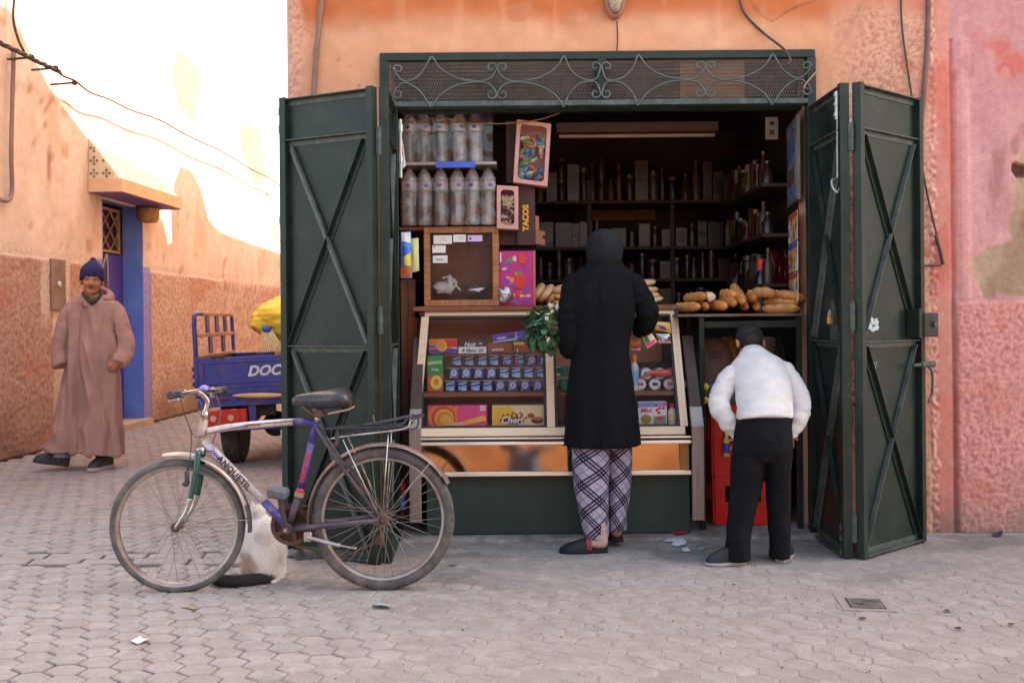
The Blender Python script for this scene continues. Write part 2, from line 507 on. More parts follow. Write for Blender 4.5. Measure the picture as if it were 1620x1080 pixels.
for n_, (x, y) in enumerate(spots):
    z = rr.uniform(-0.0022, 0.0018) + 0.0006
    tilt = (rr.uniform(-1, 1) * 0.012, rr.uniform(-1, 1) * 0.012, th0 + rr.uniform(-1, 1) * 0.02)
    if n_ < 290:
        o = bpy.data.objects.new('paver', variants[n_ % 10]); COL.objects.link(o)
        o.parent = pavement; o.location = Vector((x, y, z)) - pav_o; o.rotation_euler = tilt
    else:
        vs, fs = paver_verts(hexo, rr)
        mt = Matrix.Translation((x, y, z)) @ Matrix.Rotation(tilt[2], 4, 'Z') @ Matrix.Rotation(tilt[0], 4, 'X') @ Matrix.Rotation(tilt[1], 4, 'Y')
        rest.add([mt @ Vector(v) for v in vs], fs)
for row in range(2):
    x = -4.9 + 0.12 * row
    while x < -1.3:
        L = rr.uniform(0.2, 0.30)
        yy = 4.962 + row * 0.109 - 0.03 * (x + L / 2)
        vs, fs = paver_verts([(0.012, -0.052), (L, -0.052), (L - 0.012, 0.052), (0, 0.052)], rr)
        rest.add([Vector(v) + Vector((x, yy, rr.uniform(-0.002, 0.002))) for v in vs], fs)
        x += L + 0.006
rest.build('distant_pavers', PAVE, pavement, kind='stuff', fix=False)

# ---------------------------------------------------------------- relief walls
def relief(name, mat, parent, org, ux, uy, w, h, step, fn, hole=None, kind=None, label=None, cat=None, stepv=None):
    """a wall face with real relief: fn(x, y) gives (height out of the wall, colour)"""
    org, ux, uy = Vector(org), Vector(ux).normalized(), Vector(uy).normalized(); n = ux.cross(uy)
    g = G(); g.c = []; nu, nv = max(1, int(w / step)), max(1, int(h / (stepv or step)))
    vals = []
    for j in range(nv + 1):
        for i in range(nu + 1):
            x, y = w * i / nu, h * j / nv
            d, c = fn(x, y)
            edge = i in (0, nu) or j in (0, nv)
            g.v.append(org + ux * x + uy * y + n * (d if not edge else min(d, 0.0) - 0.0))
            g.c.append(c)
    for j in range(nv):
        for i in range(nu):
            if hole and hole(w * (i + 0.5) / nu, h * (j + 0.5) / nv): continue
            a = j * (nu + 1) + i
            g.f.append((a, a + 1, a + nu + 2, a + nu + 1)); g.mi.append(0)
    return g.build(name, mat, parent, smooth=True, fix=False, kind=kind, label=label, cat=cat)
PEACH, ORANGE, PINK, SALMON = S(212, 152, 116), S(188, 104, 58), S(200, 142, 130), S(200, 134, 112)
ROSE = S(190, 134, 134)
BARE = S(158, 128, 104)

def pebble(x, z, s):
    """thrown mortar: lumps of uneven size"""
    d1 = noise.voronoi(Vector((x * s + 0.3 * n3(x * 9, z * 9), z * s, 0.0)))[0][0]
    d2 = noise.voronoi(Vector((x * s * 2.1, z * s * 2.1, 4.0)))[0][0]
    return (0.55 - d1 * 1.3) + 0.5 * (0.5 - d2 * 1.2) + 0.5 * fbm(x * s * 0.7, z * s * 0.7, 9.0, 3)
def crack(x, z, s=1.3, w=.010):
    """a net of hairline cracks that comes and goes"""
    v = abs(noise.noise(Vector((x * s + .25 * n3(x * 5, z * 5, 2), z * s + .25 * n3(x * 5, z * 5, 7), 31.0))))
    return smooth01(w, w * .3, v) * smooth01(0.0, 0.25, n3(x * 1.1, z * 1.1, 40))
# shop building: front
shop = thing('shop_building', 'peach and orange plastered corner building with the open grocery at street level', 'building', (0.53, YF, 0))
def front_col(x, z):
    """world x, z on the shop front"""
    n = fbm(x * 1.1, z * 1.5, 3.0, 5)
    c = mixc(PEACH, ORANGE, smooth01(2.76, 2.92, z + 0.09 * n + 0.02 * sin(x * 5)))
    c = mixc(c, S(218, 170, 138), smooth01(0.0, 0.4, n) * 0.55 * smooth01(2.95, 2.8, z))
    c = mixc(c, SALMON, smooth01(1.66, 1.95, x + 0.1 * n) * 0.8)
    c = mixc(c, S(176, 92, 50), smooth01(2.93, 3.02, z + 0.05 * fbm(x * 6, 1.0, z)) * 0.5 * smooth01(-0.6, 0.2, x) * smooth01(1.9, 1.5, x))
    st = fbm(x * 9, z * 1.0, 7.0, 3)
    c = mixc(c, S(236, 190, 156), smooth01(0.25, 0.5, st) * 0.12)
    return c
def front_fn(x0, z0):
    def f(a, b):
        x, z = x0 + a, z0 + b
        n = fbm(x * 2.2, z * 2.2, 0.0, 5)
        d = 0.004 * n
        c = front_col(x, z)
        m = smooth01(0.0, 0.12, 0.17 * n + 0.12 + 0.22 - abs(x - 2.02) * 0.9) * smooth01(2.95, 2.80, z + 0.1 * n) * smooth01(1.72, 1.95, x + 0.12 * n)
        m = max(m, smooth01(-1.13, -1.17, x + 0.03 * n) if z > 2.2 else 0)
        if m > 0.01:
            r = pebble(x, z, 55)
            d += m * (0.009 * r + 0.003)
            c = mixc(c, mixc(S(206, 150, 126), S(218, 170, 146), max(0, min(1, 0.5 + r))), m * 0.8)
            c = mixc(c, S(160, 100, 78), m * smooth01(-0.15, -0.7, r) * 0.5)
        ck = crack(x, z); c = mixc(c, S(140, 80, 56), ck * .7); d -= .002 * ck
        if n3(x * 3.3, z * 3.3, 8) > 0.55:
            c = mixc(c, S(196, 120, 84), 0.7)
            d -= 0.003
        return d, c
    return f
Z_OP, Z_TR = 2.355, 2.665
XL, XR, XJL, XJR = -1.215, 2.30, -0.655, 1.655
relief('left_wall', PLASTER, shop, (XL, YF, 0.0), (1, 0, 0), (0, 0, 1), XJL - XL, Z_TR, 0.016, front_fn(XL, 0.0))
relief('right_wall', ROUGHWORN, shop, (XJR, YF, 0.0), (1, 0, 0), (0, 0, 1), XR - XJR, Z_TR, 0.009, front_fn(XJR, 0.0))
relief('upper_wall', PLASTER, shop, (XL, YF, Z_TR), (1, 0, 0), (0, 0, 1), XR - XL, 0.6, 0.010, front_fn(XL, Z_TR))
relief('high_wall', PLASTER, shop, (XL, YF, Z_TR + 0.6), (1, 0, 0), (0, 0, 1), XR - XL, 5.0, 0.08, front_fn(XL, Z_TR + 0.6))
PLAIN = M('plain_peach_plaster', S(206, 152, 122), S(218, 168, 136), scale=2, rough=0.93, bump=0.004, bscale=30)
PLAINPINK = M('plain_pink_plaster', S(190, 110, 106), S(208, 130, 122), scale=2, rough=0.93, bump=0.004, bscale=30)
# masonry behind the faces: side wall on the lane with a made-up roof line, returns of the opening, roof
# the unseen roof line is shaped to shade the wall across the lane
sh = [(-40, 5), (6, 6), (22, 14), (45, 62), (85, 140), (140, 214), (165, 240), (225, 300), (250, 328), (262, 352), (270, 386), (283, 372), (279, 330), (279, 290), (290, 262), (306, 268), (322, 300), (333, 345), (350, 366), (400, 385), (450, 402), (475, 412)]
prof = []
XS = -1.23
for px, py in sh:
    Y = wall_Y(px); x = wall_x(Y); z = P(px, py, Y).z
    t = (XS - x) / SUN_DIR.x
    prof.append((Y + t * SUN_DIR.y, z + t * SUN_DIR.z))
poly = [(YF + 0.03, 0.0), (YF + 0.03, 8.6), (max(prof[0][0] - 0.3, YF + 0.3), 8.6)] + [p for p in prof if p[0] > YF + 0.2] + [(26, prof[-1][1] - 0.35), (26, 0)]
g = G(); g.prism(poly, (XS, 0, 0), (0, 1, 0), (0, 0, 1), (0.28, 0, 0))
g.build('shading_side_wall', M('pale_side_plaster', S(214, 190, 170), S(224, 202, 184), rough=.93), shop)  # paled so the unseen wall bounces light back into the lane
g = G()
g.box((XS + 0.281, YF + 0.35, Z_OP + 0.35), (XR - 0.01, 8.2, 5.2))
g.box((XS + 0.281, YF + 0.03, Z_TR + 0.002), (XR - 0.01, YF + 0.349, 8.45))
g.build('upper_storey', PLAIN, shop)
G().box((XL + 0.0, YF + 0.031, 0), (XJL - 0.006, YF + 0.28, Z_TR)).build('jamb', PLAIN, shop)
G().box((XJR + 0.006, YF + 0.031, 0), (XR - 0.01, YF + 0.28, Z_TR)).build('jamb', PLAIN, shop)
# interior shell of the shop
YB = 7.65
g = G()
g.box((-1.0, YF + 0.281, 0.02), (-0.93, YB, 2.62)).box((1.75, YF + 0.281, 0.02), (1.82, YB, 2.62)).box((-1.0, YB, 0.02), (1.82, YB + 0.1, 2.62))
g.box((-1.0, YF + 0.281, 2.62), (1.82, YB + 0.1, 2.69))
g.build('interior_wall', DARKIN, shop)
FLOOR = M('shop_floor_cement', (0.16, 0.14, 0.125), (0.24, 0.21, 0.19), scale=8, rough=0.9, bump=0.002)
# cement ledge on which the counter stands
g = G(); g.c = []
def ledge(u, v):
    x = lerp(-1.0, 1.9, u); y0 = 5.34 + 0.03 * fbm(x * 4, 0, 0, 3)
    prof_ = [(0, -0.02), (0.0, 0.012), (0.006, 0.022), (0.03, 0.028), (0.3, 0.03), (2.3, 0.03)]
    k = v * (len(prof_) - 1); i = min(int(k), len(prof_) - 2); t = k - i
    dy = lerp(prof_[i][0], prof_[i + 1][0], t); z = lerp(prof_[i][1], prof_[i + 1][1], t)
    g.c.append(mixc((0.33, 0.30, 0.28), (0.22, 0.19, 0.165), smooth01(-0.1, 0.4, fbm(x * 5, dy * 9, 3, 4))))
    return Vector((x, y0 + dy, z + 0.004 * fbm(x * 12, dy * 12, 1, 3)))
g.grid(190, 20, ledge)
g.build('ledge', JOINT, kind='structure', smooth=True, fix=False)

# ---------------------------------------------------------------- the pink neighbour on the right
pink = thing('pink_building', 'rose pink house with a rough roughcast base to the right of the green doors', 'building', (4.0, YF, 0))
def pink_fn(x0, z0):
    def f(a, b):
        x, z = x0 + a, z0 + b
        n = fbm(x * 1.8, z * 1.8, 4.0, 5); n2 = fbm(x * 3.0, z * 1.1, 11.0, 5)
        d = 0.003 * n
        c = mixc(ROSE, S(206, 150, 148), smooth01(-0.2, 0.4, n2))
        c = mixc(c, S(196, 92, 78), smooth01(0.18, 0.5, n) * 0.75)
        c = mixc(c, S(204, 124, 94), smooth01(2.95, 3.15, x + 0.25 * n) * smooth01(2.0, 2.8, z) * 0.7)
        ck = crack(x, z, 1.7); c = mixc(c, S(130, 74, 66), ck * .75); d -= .002 * ck
        if n3(x * 9, z * 9, 12) > .5: c = mixc(c, S(216, 170, 158), .35); d -= .001
        # bare render where the paint has come off
        m = 0.0
        for cx, cz, rx, rz in ((3.02, 1.72, 0.30, 0.42), (2.86, 1.45, 0.36, 0.17), (3.05, 2.15, 0.16, 0.3), (2.62, 1.42, 0.06, 0.16)):
            q = 1 - sqrt(((x - cx) / rx) ** 2 + ((z - cz) / rz) ** 2)
            m = max(m, smooth01(-0.08, 0.08, q + 0.38 * n))
        m *= smooth01(1.27, 1.30, z)
        if m > 0:
            c = mixc(c, mixc(BARE, S(178, 150, 124), smooth01(-0.2, 0.3, n2)), m); d -= 0.006 * m
            d += 0.002 * m * noise.noise(Vector((x * 30, z * 30, 5)))
        hq = 1 - sqrt(((x - 2.80) / .055) ** 2 + ((z - 1.985) / .05) ** 2) + .5 * fbm(x * 12, z * 12, 3, 3)
        if hq > 0: c = mixc(c, S(96, 56, 42), min(1, hq * 3)); d -= .03 * min(1, hq * 2)
        st = smooth01(0.3, 0.62, fbm(x * 7, z * 2.2, 17.0, 4))
        c = mixc(c, S(150, 92, 84), st * 0.55)
        # roughcast base
        zt = 1.285 + 0.012 * n
        k = smooth01(zt, zt - 0.02, z) * smooth01(2.425, 2.455, x)
        if k > 0:
            r = pebble(x, z, 52)
            d += k * (0.012 + 0.0065 * r)
            cc = mixc(S(202, 132, 124), S(220, 158, 150), max(0, min(1, 0.55 + 0.5 * r)))
            cc = mixc(cc, S(156, 96, 84), smooth01(-0.1, -0.8, r) * 0.5)
            cc = mixc(cc, S(140, 118, 104), smooth01(0.42, 0.0, z + 0.25 * n) * 0.75)
            cc = mixc(cc, S(198, 120, 88), smooth01(0.1, 0.4, fbm(x * 2, z * 3, 21, 3)) * 0.35)
            c = mixc(c, cc, k)
        # pilaster strip, groove, and rounded moulding
        if x < 2.45:
            g_ = exp(-((x - 2.425 - 0.004 * n) / 0.009) ** 2) if z < 2.72 else 0
            d -= 0.012 * g_; c = mixc(c, S(130, 82, 64), g_ * 0.7)
            c = mixc(c, S(212, 138, 118), 0.75 * smooth01(2.43, 2.40, x))
            edge = smooth01(2.345, 2.325, x + 0.02 * fbm(x * 9, z * 9, 0, 3))
            if edge > 0:
                r = noise.noise(Vector((x * 40, z * 40, 0)))
                d += edge * 0.018 * r; c = mixc(c, mixc(S(204, 130, 106), S(232, 186, 170), 0.5 + r), edge * 0.8)
            c = mixc(c, S(128, 104, 88), smooth01(0.35, 0.05, z + 0.2 * n) * 0.7)
            c = mixc(c, S(196, 100, 80), smooth01(0.15, 0.4, n2) * 0.6)
        elif x < 2.56 and z >= 1.285:
            q = exp(-((x - 2.49) / 0.03) ** 4) * smooth01(2.75, 2.70, z)
            d += 0.009 * q; c = mixc(c, S(206, 146, 138), q * 0.45)
        return d, c
    return f
relief('front_wall', ROUGHWORN, pink, (2.30, YF, 0), (1, 0, 0), (0, 0, 1), 1.0, 3.2, 0.0082, pink_fn(2.30, 0))
relief('side_front_wall', PLASTER, pink, (3.30, YF, 0), (1, 0, 0), (0, 0, 1), 3.2, 3.2, 0.05, pink_fn(3.30, 0))
relief('high_wall', PLASTER, pink, (2.30, YF, 3.2), (1, 0, 0), (0, 0, 1), 4.2, 6.8, 0.1, pink_fn(2.30, 3.2))
g = G().box((2.302, YF + 0.04, 0), (16.5, 12, 9.98)); g.build('body', PLAINPINK, pink)  # stretched and raised out of view to keep sun off the paving
# a broken patch at the far right
g = G()
rq = random.Random(5)


# ---------------------------------------------------------------- the wall across the lane
lane = thing('lane_building', 'sunlit peach house wall with a rough orange base on the far side of the lane', 'building', (-4.4, 9, 0))
dirL = Vector((0.04, 1, 0)).normalized()
SL = 1 / dirL.y
Y0L, Y1L = 6.0, 24.0
def dado_h(Y): return 1.81
YD0, YD1 = wall_Y(165), wall_Y(228)
def lane_fn(s, z, z0=0.0):
    Y = Y0L + s / SL; z = z + z0
    n = fbm(Y * 0.9, z * 1.3, 6.0, 5); n2 = fbm(Y * 2.5, z * 0.9, 14.0, 4)
    d = 0.004 * n
    c = mixc(S(226, 202, 184), S(234, 212, 194), smooth01(-0.2, 0.4, n2))
    c = mixc(c, S(220, 176, 136), smooth01(0.25, 0.5, fbm(Y * 2.4, z * 1.1, 30, 3)) * 0.5)
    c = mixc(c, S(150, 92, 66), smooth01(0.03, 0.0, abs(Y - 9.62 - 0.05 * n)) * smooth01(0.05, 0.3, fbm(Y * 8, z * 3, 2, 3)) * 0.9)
    ck = crack(Y, z, .9); c = mixc(c, S(150, 96, 70), ck * .6); d -= .003 * ck
    if n3(Y * 4, z * 4, 19) > .52: c = mixc(c, S(196, 140, 100), .7); d -= .003
    zt = 1.81 + 0.012 * n
    k = smooth01(zt, zt - 0.02, z)
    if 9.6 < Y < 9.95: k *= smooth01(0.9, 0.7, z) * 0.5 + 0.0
    if k > 0:
        r = pebble(Y, z, 30)
        d += k * (0.016 + 0.009 * r)
        cc = mixc(S(208, 174, 152), S(226, 196, 174), max(0, min(1, 0.5 + 0.5 * r)))
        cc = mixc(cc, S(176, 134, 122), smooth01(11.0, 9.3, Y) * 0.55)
        cc = mixc(cc, S(150, 108, 88), smooth01(0.0, -0.6, r) * 0.5)
        cc = mixc(cc, S(140, 104, 84), smooth01(0.7, 0.0, z + 0.5 * n) * 0.75)
        cc = mixc(cc, S(196, 130, 104), smooth01(.1, .4, fbm(Y * 1.3, z * 2, 50, 4)) * .5)
        c = mixc(c, cc, k)
    if 9.35 < Y < 9.75 and z < 1.8:       # bare white and grey patches by the cement plate
        q = smooth01(0.0, 0.2, 0.3 - abs(Y - 9.45) - abs(z - 1.4) * 0.8 + 0.25 * n)
        c = mixc(c, S(225, 205, 190), q * 0.8)
    for py_, pz_, ry_, rz_ in ((13.3, 4.35, .55, .55), (16.2, 4.0, .8, .5), (12.2, 5.6, .4, .25), (15.5, 6.4, .7, .3)):
        q = 1 - sqrt(((Y - py_) / ry_) ** 2 + ((z - pz_) / rz_) ** 2)
        c = mixc(c, S(150, 128, 96), smooth01(-.1, .25, q + .5 * n) * .85)
    if YD0 - 0.16 < Y < YD0 + 0.02 and z < 1.88: c = mixc(S(120, 136, 216), c, 0.1)
    if YD1 - 0.02 < Y < YD1 + 0.22 and z < 1.86: c = mixc(S(140, 140, 216), c, 0.2); d *= 0.4
    return d, c
hole = lambda s, z: (YD0 < Y0L + s / SL < YD1) and z < 2.53
Lw = (Y1L - Y0L) * SL
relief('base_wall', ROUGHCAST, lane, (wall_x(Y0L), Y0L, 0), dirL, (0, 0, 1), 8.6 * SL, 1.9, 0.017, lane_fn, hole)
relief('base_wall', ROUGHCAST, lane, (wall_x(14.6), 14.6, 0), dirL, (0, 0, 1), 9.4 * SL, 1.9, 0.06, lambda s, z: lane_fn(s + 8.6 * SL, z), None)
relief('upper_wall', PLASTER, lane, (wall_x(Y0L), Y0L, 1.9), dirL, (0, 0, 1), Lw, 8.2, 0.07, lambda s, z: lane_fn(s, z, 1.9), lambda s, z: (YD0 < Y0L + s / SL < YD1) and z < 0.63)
nL = Vector((dirL.y, -dirL.x, 0))      # out of the wall, into the lane
def WL(Y, out, z): return Vector((wall_x(Y), Y, z)) + nL * out
BLUE = M('blue_door_paint', S(104, 138, 226), S(124, 160, 240), scale=3, rough=0.55, dirt=S(120, 140, 200), dscale=7, damt=0.4, bump=0.001)
NAVY = M('navy_door_paint', S(66, 62, 160), S(78, 74, 176), scale=3, rough=0.5, bump=0.001)
g = G()   # recess
g.add([WL(YD0, 0.005, 0), WL(YD0, -.235, 0), WL(YD0, -.235, 2.56), WL(YD0, 0.005, 2.56), WL(YD1, 0.005, 0), WL(YD1, -.235, 0), WL(YD1, -.235, 2.56), WL(YD1, 0.005, 2.56)],
      [(0, 1, 2, 3), (5, 4, 7, 6), (3, 2, 6, 7)])
g.build('door_reveal', BLUE, lane)
def LB(g, Ya, Yb, o0, o1, z0, z1):
    a = [WL(Ya, o0, z0), WL(Yb, o0, z0), WL(Yb, o1, z0), WL(Ya, o1, z0), WL(Ya, o0, z1), WL(Yb, o0, z1), WL(Yb, o1, z1), WL(Ya, o1, z1)]
    return g.add(a, [(0, 3, 2, 1), (4, 5, 6, 7), (0, 1, 5, 4), (1, 2, 6, 5), (2, 3, 7, 6), (3, 0, 4, 7)])
g = G(); LB(g, YD0 + .005, YD1 - .005, -.27, -.236, 0.10, 1.98); LB(g, YD0 + .08, YD1 - .08, -.236, -.225, 0.25, 0.95); LB(g, YD0 + .08, YD1 - .08, -.236, -.225, 1.05, 1.85)
door = g.build('door', NAVY, lane)
g = G(); LB(g, YD0 + .15, YD1 - .45, -.225, -.19, 1.52, 1.60); g.build('handle', M('brass', S(120, 90, 60), rough=0.4, metal=0.7), door)
g = G(); LB(g, YD0, YD1, -.30, -.275, 1.98, 2.56); g.build('dark_backing', M('dark_glass', (0.03, 0.022, 0.018), rough=0.3), lane)
g = G(); A_, B_ = YD0 + .05, YD1 - .04
for z in (2.02, 2.5): LB(g, A_, B_, -.272, -.245, z - .015, z + .015)
for y in (A_, B_ - .03): LB(g, y, y + .03, -.2719, -.2451, 2.04, 2.48)
wi = B_ - A_
for k in range(4):
    for (a, b) in (((0.0, 0), (1.0, 1)), ((1.0, 0), (0.0, 1))):
        y0, y1 = A_ + wi * (k / 4), A_ + wi * ((k + 1) / 4)
        ya, yb = (y0, y1) if a[0] == 0 else (y1, y0)
        for half in (0, 1):
            za, zb = 2.03 + .23 * half, 2.03 + .23 * (half + 1)
            g.bar(WL(ya, -.26, za), WL(yb, -.26, zb), 0.016, 0.012, nL)
g.build('window_grille', M('tan_iron_paint', S(190, 150, 110), rough=0.6), lane)
g = G(); LB(g, YD0 - 0.1, YD1 + 0.05, -.24, .10, 0.0, 0.075)
g.build('door_step', M('worn_stone_step', S(170, 145, 120), S(200, 176, 150), scale=5, rough=0.85), lane)
# canopy over the door: sloped, tiled cheek
CY0, CY1, CO = wall_Y(143), 12.05, 0.36
z0c, z1c, zt = 2.565, 2.70, 3.13
CANOPY = M('canopy_plaster', S(226, 182, 136), S(238, 200, 160), scale=5, rough=0.9, bump=0.002)
g = G(); LB(g, CY0, CY1, 0.002, CO, z0c, z1c); g.build('canopy_slab', CANOPY, lane)
g = G(); LB(g, CY0 + .03, CY1 - .03, 0.02, CO - .02, z0c - .012, z0c - .001); g.build('canopy_soffit', M('violet_soffit_paint', S(120, 92, 150), S(134, 104, 160), rough=0.7), lane)
g = G(); a, b, c = WL(CY0 + .02, .002, zt), WL(CY0 + .02, CO - .03, z1c), WL(CY0 + .02, .002, z1c)
a2, b2, c2 = WL(CY1 - .02, .002, zt), WL(CY1 - .02, CO - .03, z1c), WL(CY1 - .02, .002, z1c)
g.add([a, b, c, a2, b2, c2], [(0, 2, 1), (3, 4, 5), (0, 1, 4, 3), (0, 3, 5, 2), (1, 2, 5, 4)])
g.build('canopy_roof', M('canopy_tile_render', S(232, 206, 186), S(244, 222, 204), scale=9, rough=0.8, bump=0.002), lane)
# star tiles of the cheek
TW, TS = M('cream_tile', S(226, 206, 168), S(236, 220, 186), rough=0.25), M('slate_tile', S(120, 112, 104), S(142, 132, 120), rough=0.25)
TO = M('ochre_tile', S(196, 150, 92), rough=0.25)
tile = 0.135
gw, gs, go = G(), G(), G()
def inside(o, z): return o > 0.004 and z > z1c + 0.004 and (o / (CO - .03) + (z - z1c) / (zt - z1c)) < 0.985
yt = CY0 + .02
def clipped(g, pts):
    if all(inside(o, z) for o, z in pts):
        vs = [WL(yt - .004, o, z) for o, z in pts]; g.add(vs, [tuple(range(len(vs)))])
nt_ = 14; st_ = 0.033
for i in range(14):
    for j in range(16):
        o0, zz = i * st_ + .008, z1c + .008 + j * st_
        k = (i % 4, j % 4)
        gg = gs if k in ((1, 0), (0, 1), (1, 2), (2, 1)) else (go if k == (1, 1) else gw)
        q = st_ * 0.46; cx, cz = o0 + st_ / 2, zz + st_ / 2
        clipped(gg, [(cx + q * 1.05 * cos(a_ * pi / 4 + pi / 8), cz + q * 1.05 * sin(a_ * pi / 4 + pi / 8)) for a_ in range(8)])
gw.build('cream_tiles', TW, lane, kind='stuff'); gs.build('slate_tiles', TS, lane, kind='stuff'); go.build('ochre_tiles', TO, lane, kind='stuff')
# light under the canopy, rope loop, cement plate
t = thing('canopy_lamp', 'small round basket lamp under the canopy of the blue door', 'lamp', WL(11.62, .12, 2.3))
g = G().lathe([(0.03, 0.0), (0.10, 0.01), (0.125, 0.08), (0.125, 0.14), (0.135, 0.16)], 14, WL(11.62, .12, 2.36)); g.build('shade', M('straw_lamp', S(150, 110, 60), S(190, 150, 96), scale=40, rough=0.8), t, smooth=40)
g = G().lathe([(0.14, 0.16), (0.14, 0.2), (0.06, 0.205)], 14, WL(11.62, .12, 2.36)); g.build('bracket', M('lamp_metal', S(90, 70, 50), rough=0.6), t)
cx = 10.95
pts = [WL(cx + 0.30, -.215, 1.98), WL(cx + 0.14, -.215, 1.72), WL(cx + .06, -.215, 1.5), WL(cx + .08, -.215, 1.38), WL(cx + .2, -.215, 1.36), WL(cx + .3, -.215, 1.46), WL(cx + .33, -.215, 1.75), WL(cx + 0.31, -.215, 1.98)]
G().tube(curve_pts(pts), 0.011, 6).build('rope_loop', M('pale_rope', S(200, 176, 160), rough=0.9), smooth=True, label='pale rope loop hanging on the navy door in the lane', cat='rope')
g = G(); yA, yB = wall_Y(79), wall_Y(102); LB(g, yA, yB, .012, .03, 1.33, 1.82)
pl = g.build('cement_plate', M('grey_cement_plate', S(120, 100, 88), S(150, 128, 112), scale=6, rough=0.95, bump=0.003), lane)
g = G().ell(WL((yA + yB) / 2, .035, 1.58), (0.02, 0.03, 0.03), 8, 6); g.build('knob', M('white_daub', S(220, 210, 200), rough=0.9), pl)
lb = G(); LB(lb, Y0L - .01, YD0 - .3, -.6, -.10, 0, 10.08); LB(lb, YD0 - .3, YD1 + .3, -.6, -.31, 0, 10.08); LB(lb, YD1 + .3, Y1L, -.6, -.10, 0, 10.08)
lb.build('masonry', PLAIN, lane)
# end of the lane, and the house opposite the shop (behind the photographer)
G().box((-7, 26.3, 0), (1, 27, 9)).build('lane_end_house', PLAIN, label='peach plastered house that closes the far end of the lane', cat='building')
opp = thing('opposite_building', 'low orange plastered house across the street from the shop', 'building', (0, -1.7, 0))
def opp_fn(a, b):
    x, z = 6.5 - a, b
    n = fbm(x * 1.4, z * 1.6, 44, 5)
    c = mixc(S(176, 126, 86), S(150, 98, 62), smooth01(-0.2, 0.4, n))
    r = noise.noise(Vector((x * 9, z * 9, 0)))
    k = smooth01(0.95, 0.8, z + 0.15 * n) * smooth01(1.2, 0.6, x)
    return 0.01 * n + 0.05 * k * r, mixc(c, S(150, 84, 46), k * smooth01(0.2, -0.4, r))
relief('front_wall', PLASTER, opp, (6.5, -1.7, 0), (-1, 0, 0), (0, 0, 1), 13, 2.9, 0.06, opp_fn)
G().box((-6.5, -4, 0), (6.5, -1.76, 2.88)).build('body', PLAIN, opp)
# ---------------------------------------------------------------- green folding doors
def leaf(parent, a, b, face, z0=0.012, z1=2.346, name='door_leaf', braces=True, lab=None, lit=0):
    """one sheet-iron leaf from a to b (ground points); `face` is the side (unit vector) that shows its ironwork"""
    a, b = Vector((a[0], a[1], 0)), Vector((b[0], b[1], 0)); d = (b - a); W = d.length; d.normalize(); n = Vector(face)
    n = (n - d * n.dot(d)); n.z = 0; n.normalize(); Z = Vector((0, 0, 1))
    def pt(u, o, z): return a + d * u + n * o + Z * z
    def bx(g, u0, u1, o0, o1, za, zb, bev=0.0015):
        q = G().box((u0, o0, za), (u1, o1, zb), bev=bev)
        m = Matrix(((d.x, n.x, 0), (d.y, n.y, 0), (0, 0, 1)))
        return g.add([a + m @ v for v in q.v], q.f)
    g = G(); bx(g, 0.004, W - 0.004, -0.003, 0.0, z0 + 0.01, z1 - 0.01, 0)
    lf = g.build(name, GREEN, parent, label=lab)
    fr = [(0, 0.038, z0, z1), (W - 0.038, W, z0, z1)]
    for u0, u1, za, zb in fr:
        g = G(); bx(g, u0, u1, -0.012, 0.034, za, zb); g.build('stile', GREEN, lf)
    for zz in (z0 + 0.012, 1.073, 2.125, z1 - 0.012):
        g = G(); bx(g, 0.039, W - 0.039, -0.001, 0.036 if zz > 2.2 or zz < .1 else 0.030, zz - 0.003, zz + 0.003, 0.001)
        bx(g, 0.039, W - 0.039, 0.0005, 0.004, zz - 0.03 if zz > 0.1 else zz + .004, zz - .004 if zz > .1 else zz + 0.03, 0)
        g.build('rail', GREENEDGE, lf)
    if braces:
        for za, zb in ((0.055, 1.045), (1.09, 2.09)):
            for k, (ua, ub) in enumerate(((0.055, W - 0.055), (W - 0.055, 0.055))):
                A, B = pt(ua, 0, za), pt(ub, 0, zb)
                g = G(); ax = (B - A).normalized(); sd = ax.cross(n).normalized()
                if sd.z < 0: sd = -sd
                o1 = 0.003 if k == 0 else 0.006
                g.bar(A + n * o1, B + n * o1, 0.030, 0.003, sd)                 # flange on the sheet
                hh = 0.024 if k == 0 else 0.022
                g.bar(A + sd * 0.0135 + n * (o1 + hh / 2 + .001), B + sd * 0.0135 + n * (o1 + hh / 2 + .001), hh, 0.003, n)
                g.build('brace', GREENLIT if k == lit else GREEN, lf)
    return lf, pt, bx, W
LD = thing('folding_door', 'dark green iron folding door opened to the left of the shop, behind the bicycle', 'door', (-0.9, 5.1, 0))
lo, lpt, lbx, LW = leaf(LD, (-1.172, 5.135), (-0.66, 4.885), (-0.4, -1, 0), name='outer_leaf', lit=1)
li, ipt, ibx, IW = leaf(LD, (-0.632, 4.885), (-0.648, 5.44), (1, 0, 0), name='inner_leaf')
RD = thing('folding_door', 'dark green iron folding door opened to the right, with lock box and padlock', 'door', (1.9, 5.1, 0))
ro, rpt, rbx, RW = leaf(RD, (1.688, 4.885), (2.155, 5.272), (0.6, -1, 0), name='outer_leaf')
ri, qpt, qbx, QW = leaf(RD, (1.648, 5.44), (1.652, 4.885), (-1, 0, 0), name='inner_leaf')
# straight strip hinge between the leaves, and the rusty gap strip
RUST = M('rusty_iron', S(110, 62, 44), S(60, 44, 38), scale=30, rough=0.8)
for pr, x, y in ((lo, -0.646, 4.878), (ro, 1.670, 4.878)):
    for z in (0.16, 1.2, 2.08):
        g = G().box((x - 0.013, y, z - 0.07), (x + 0.013, y + 0.012, z + 0.07), bev=0.002); g.tube([(x, y + .004, z - 0.068), (x, y + .004, z + .068)], 0.008, 8)
        g.build('hinge', GREENEDGE, pr)
g = G().box((1.664, 4.93, 0.05), (1.676, 4.936, 2.3)); g.build('gap_strip', RUST, RD)
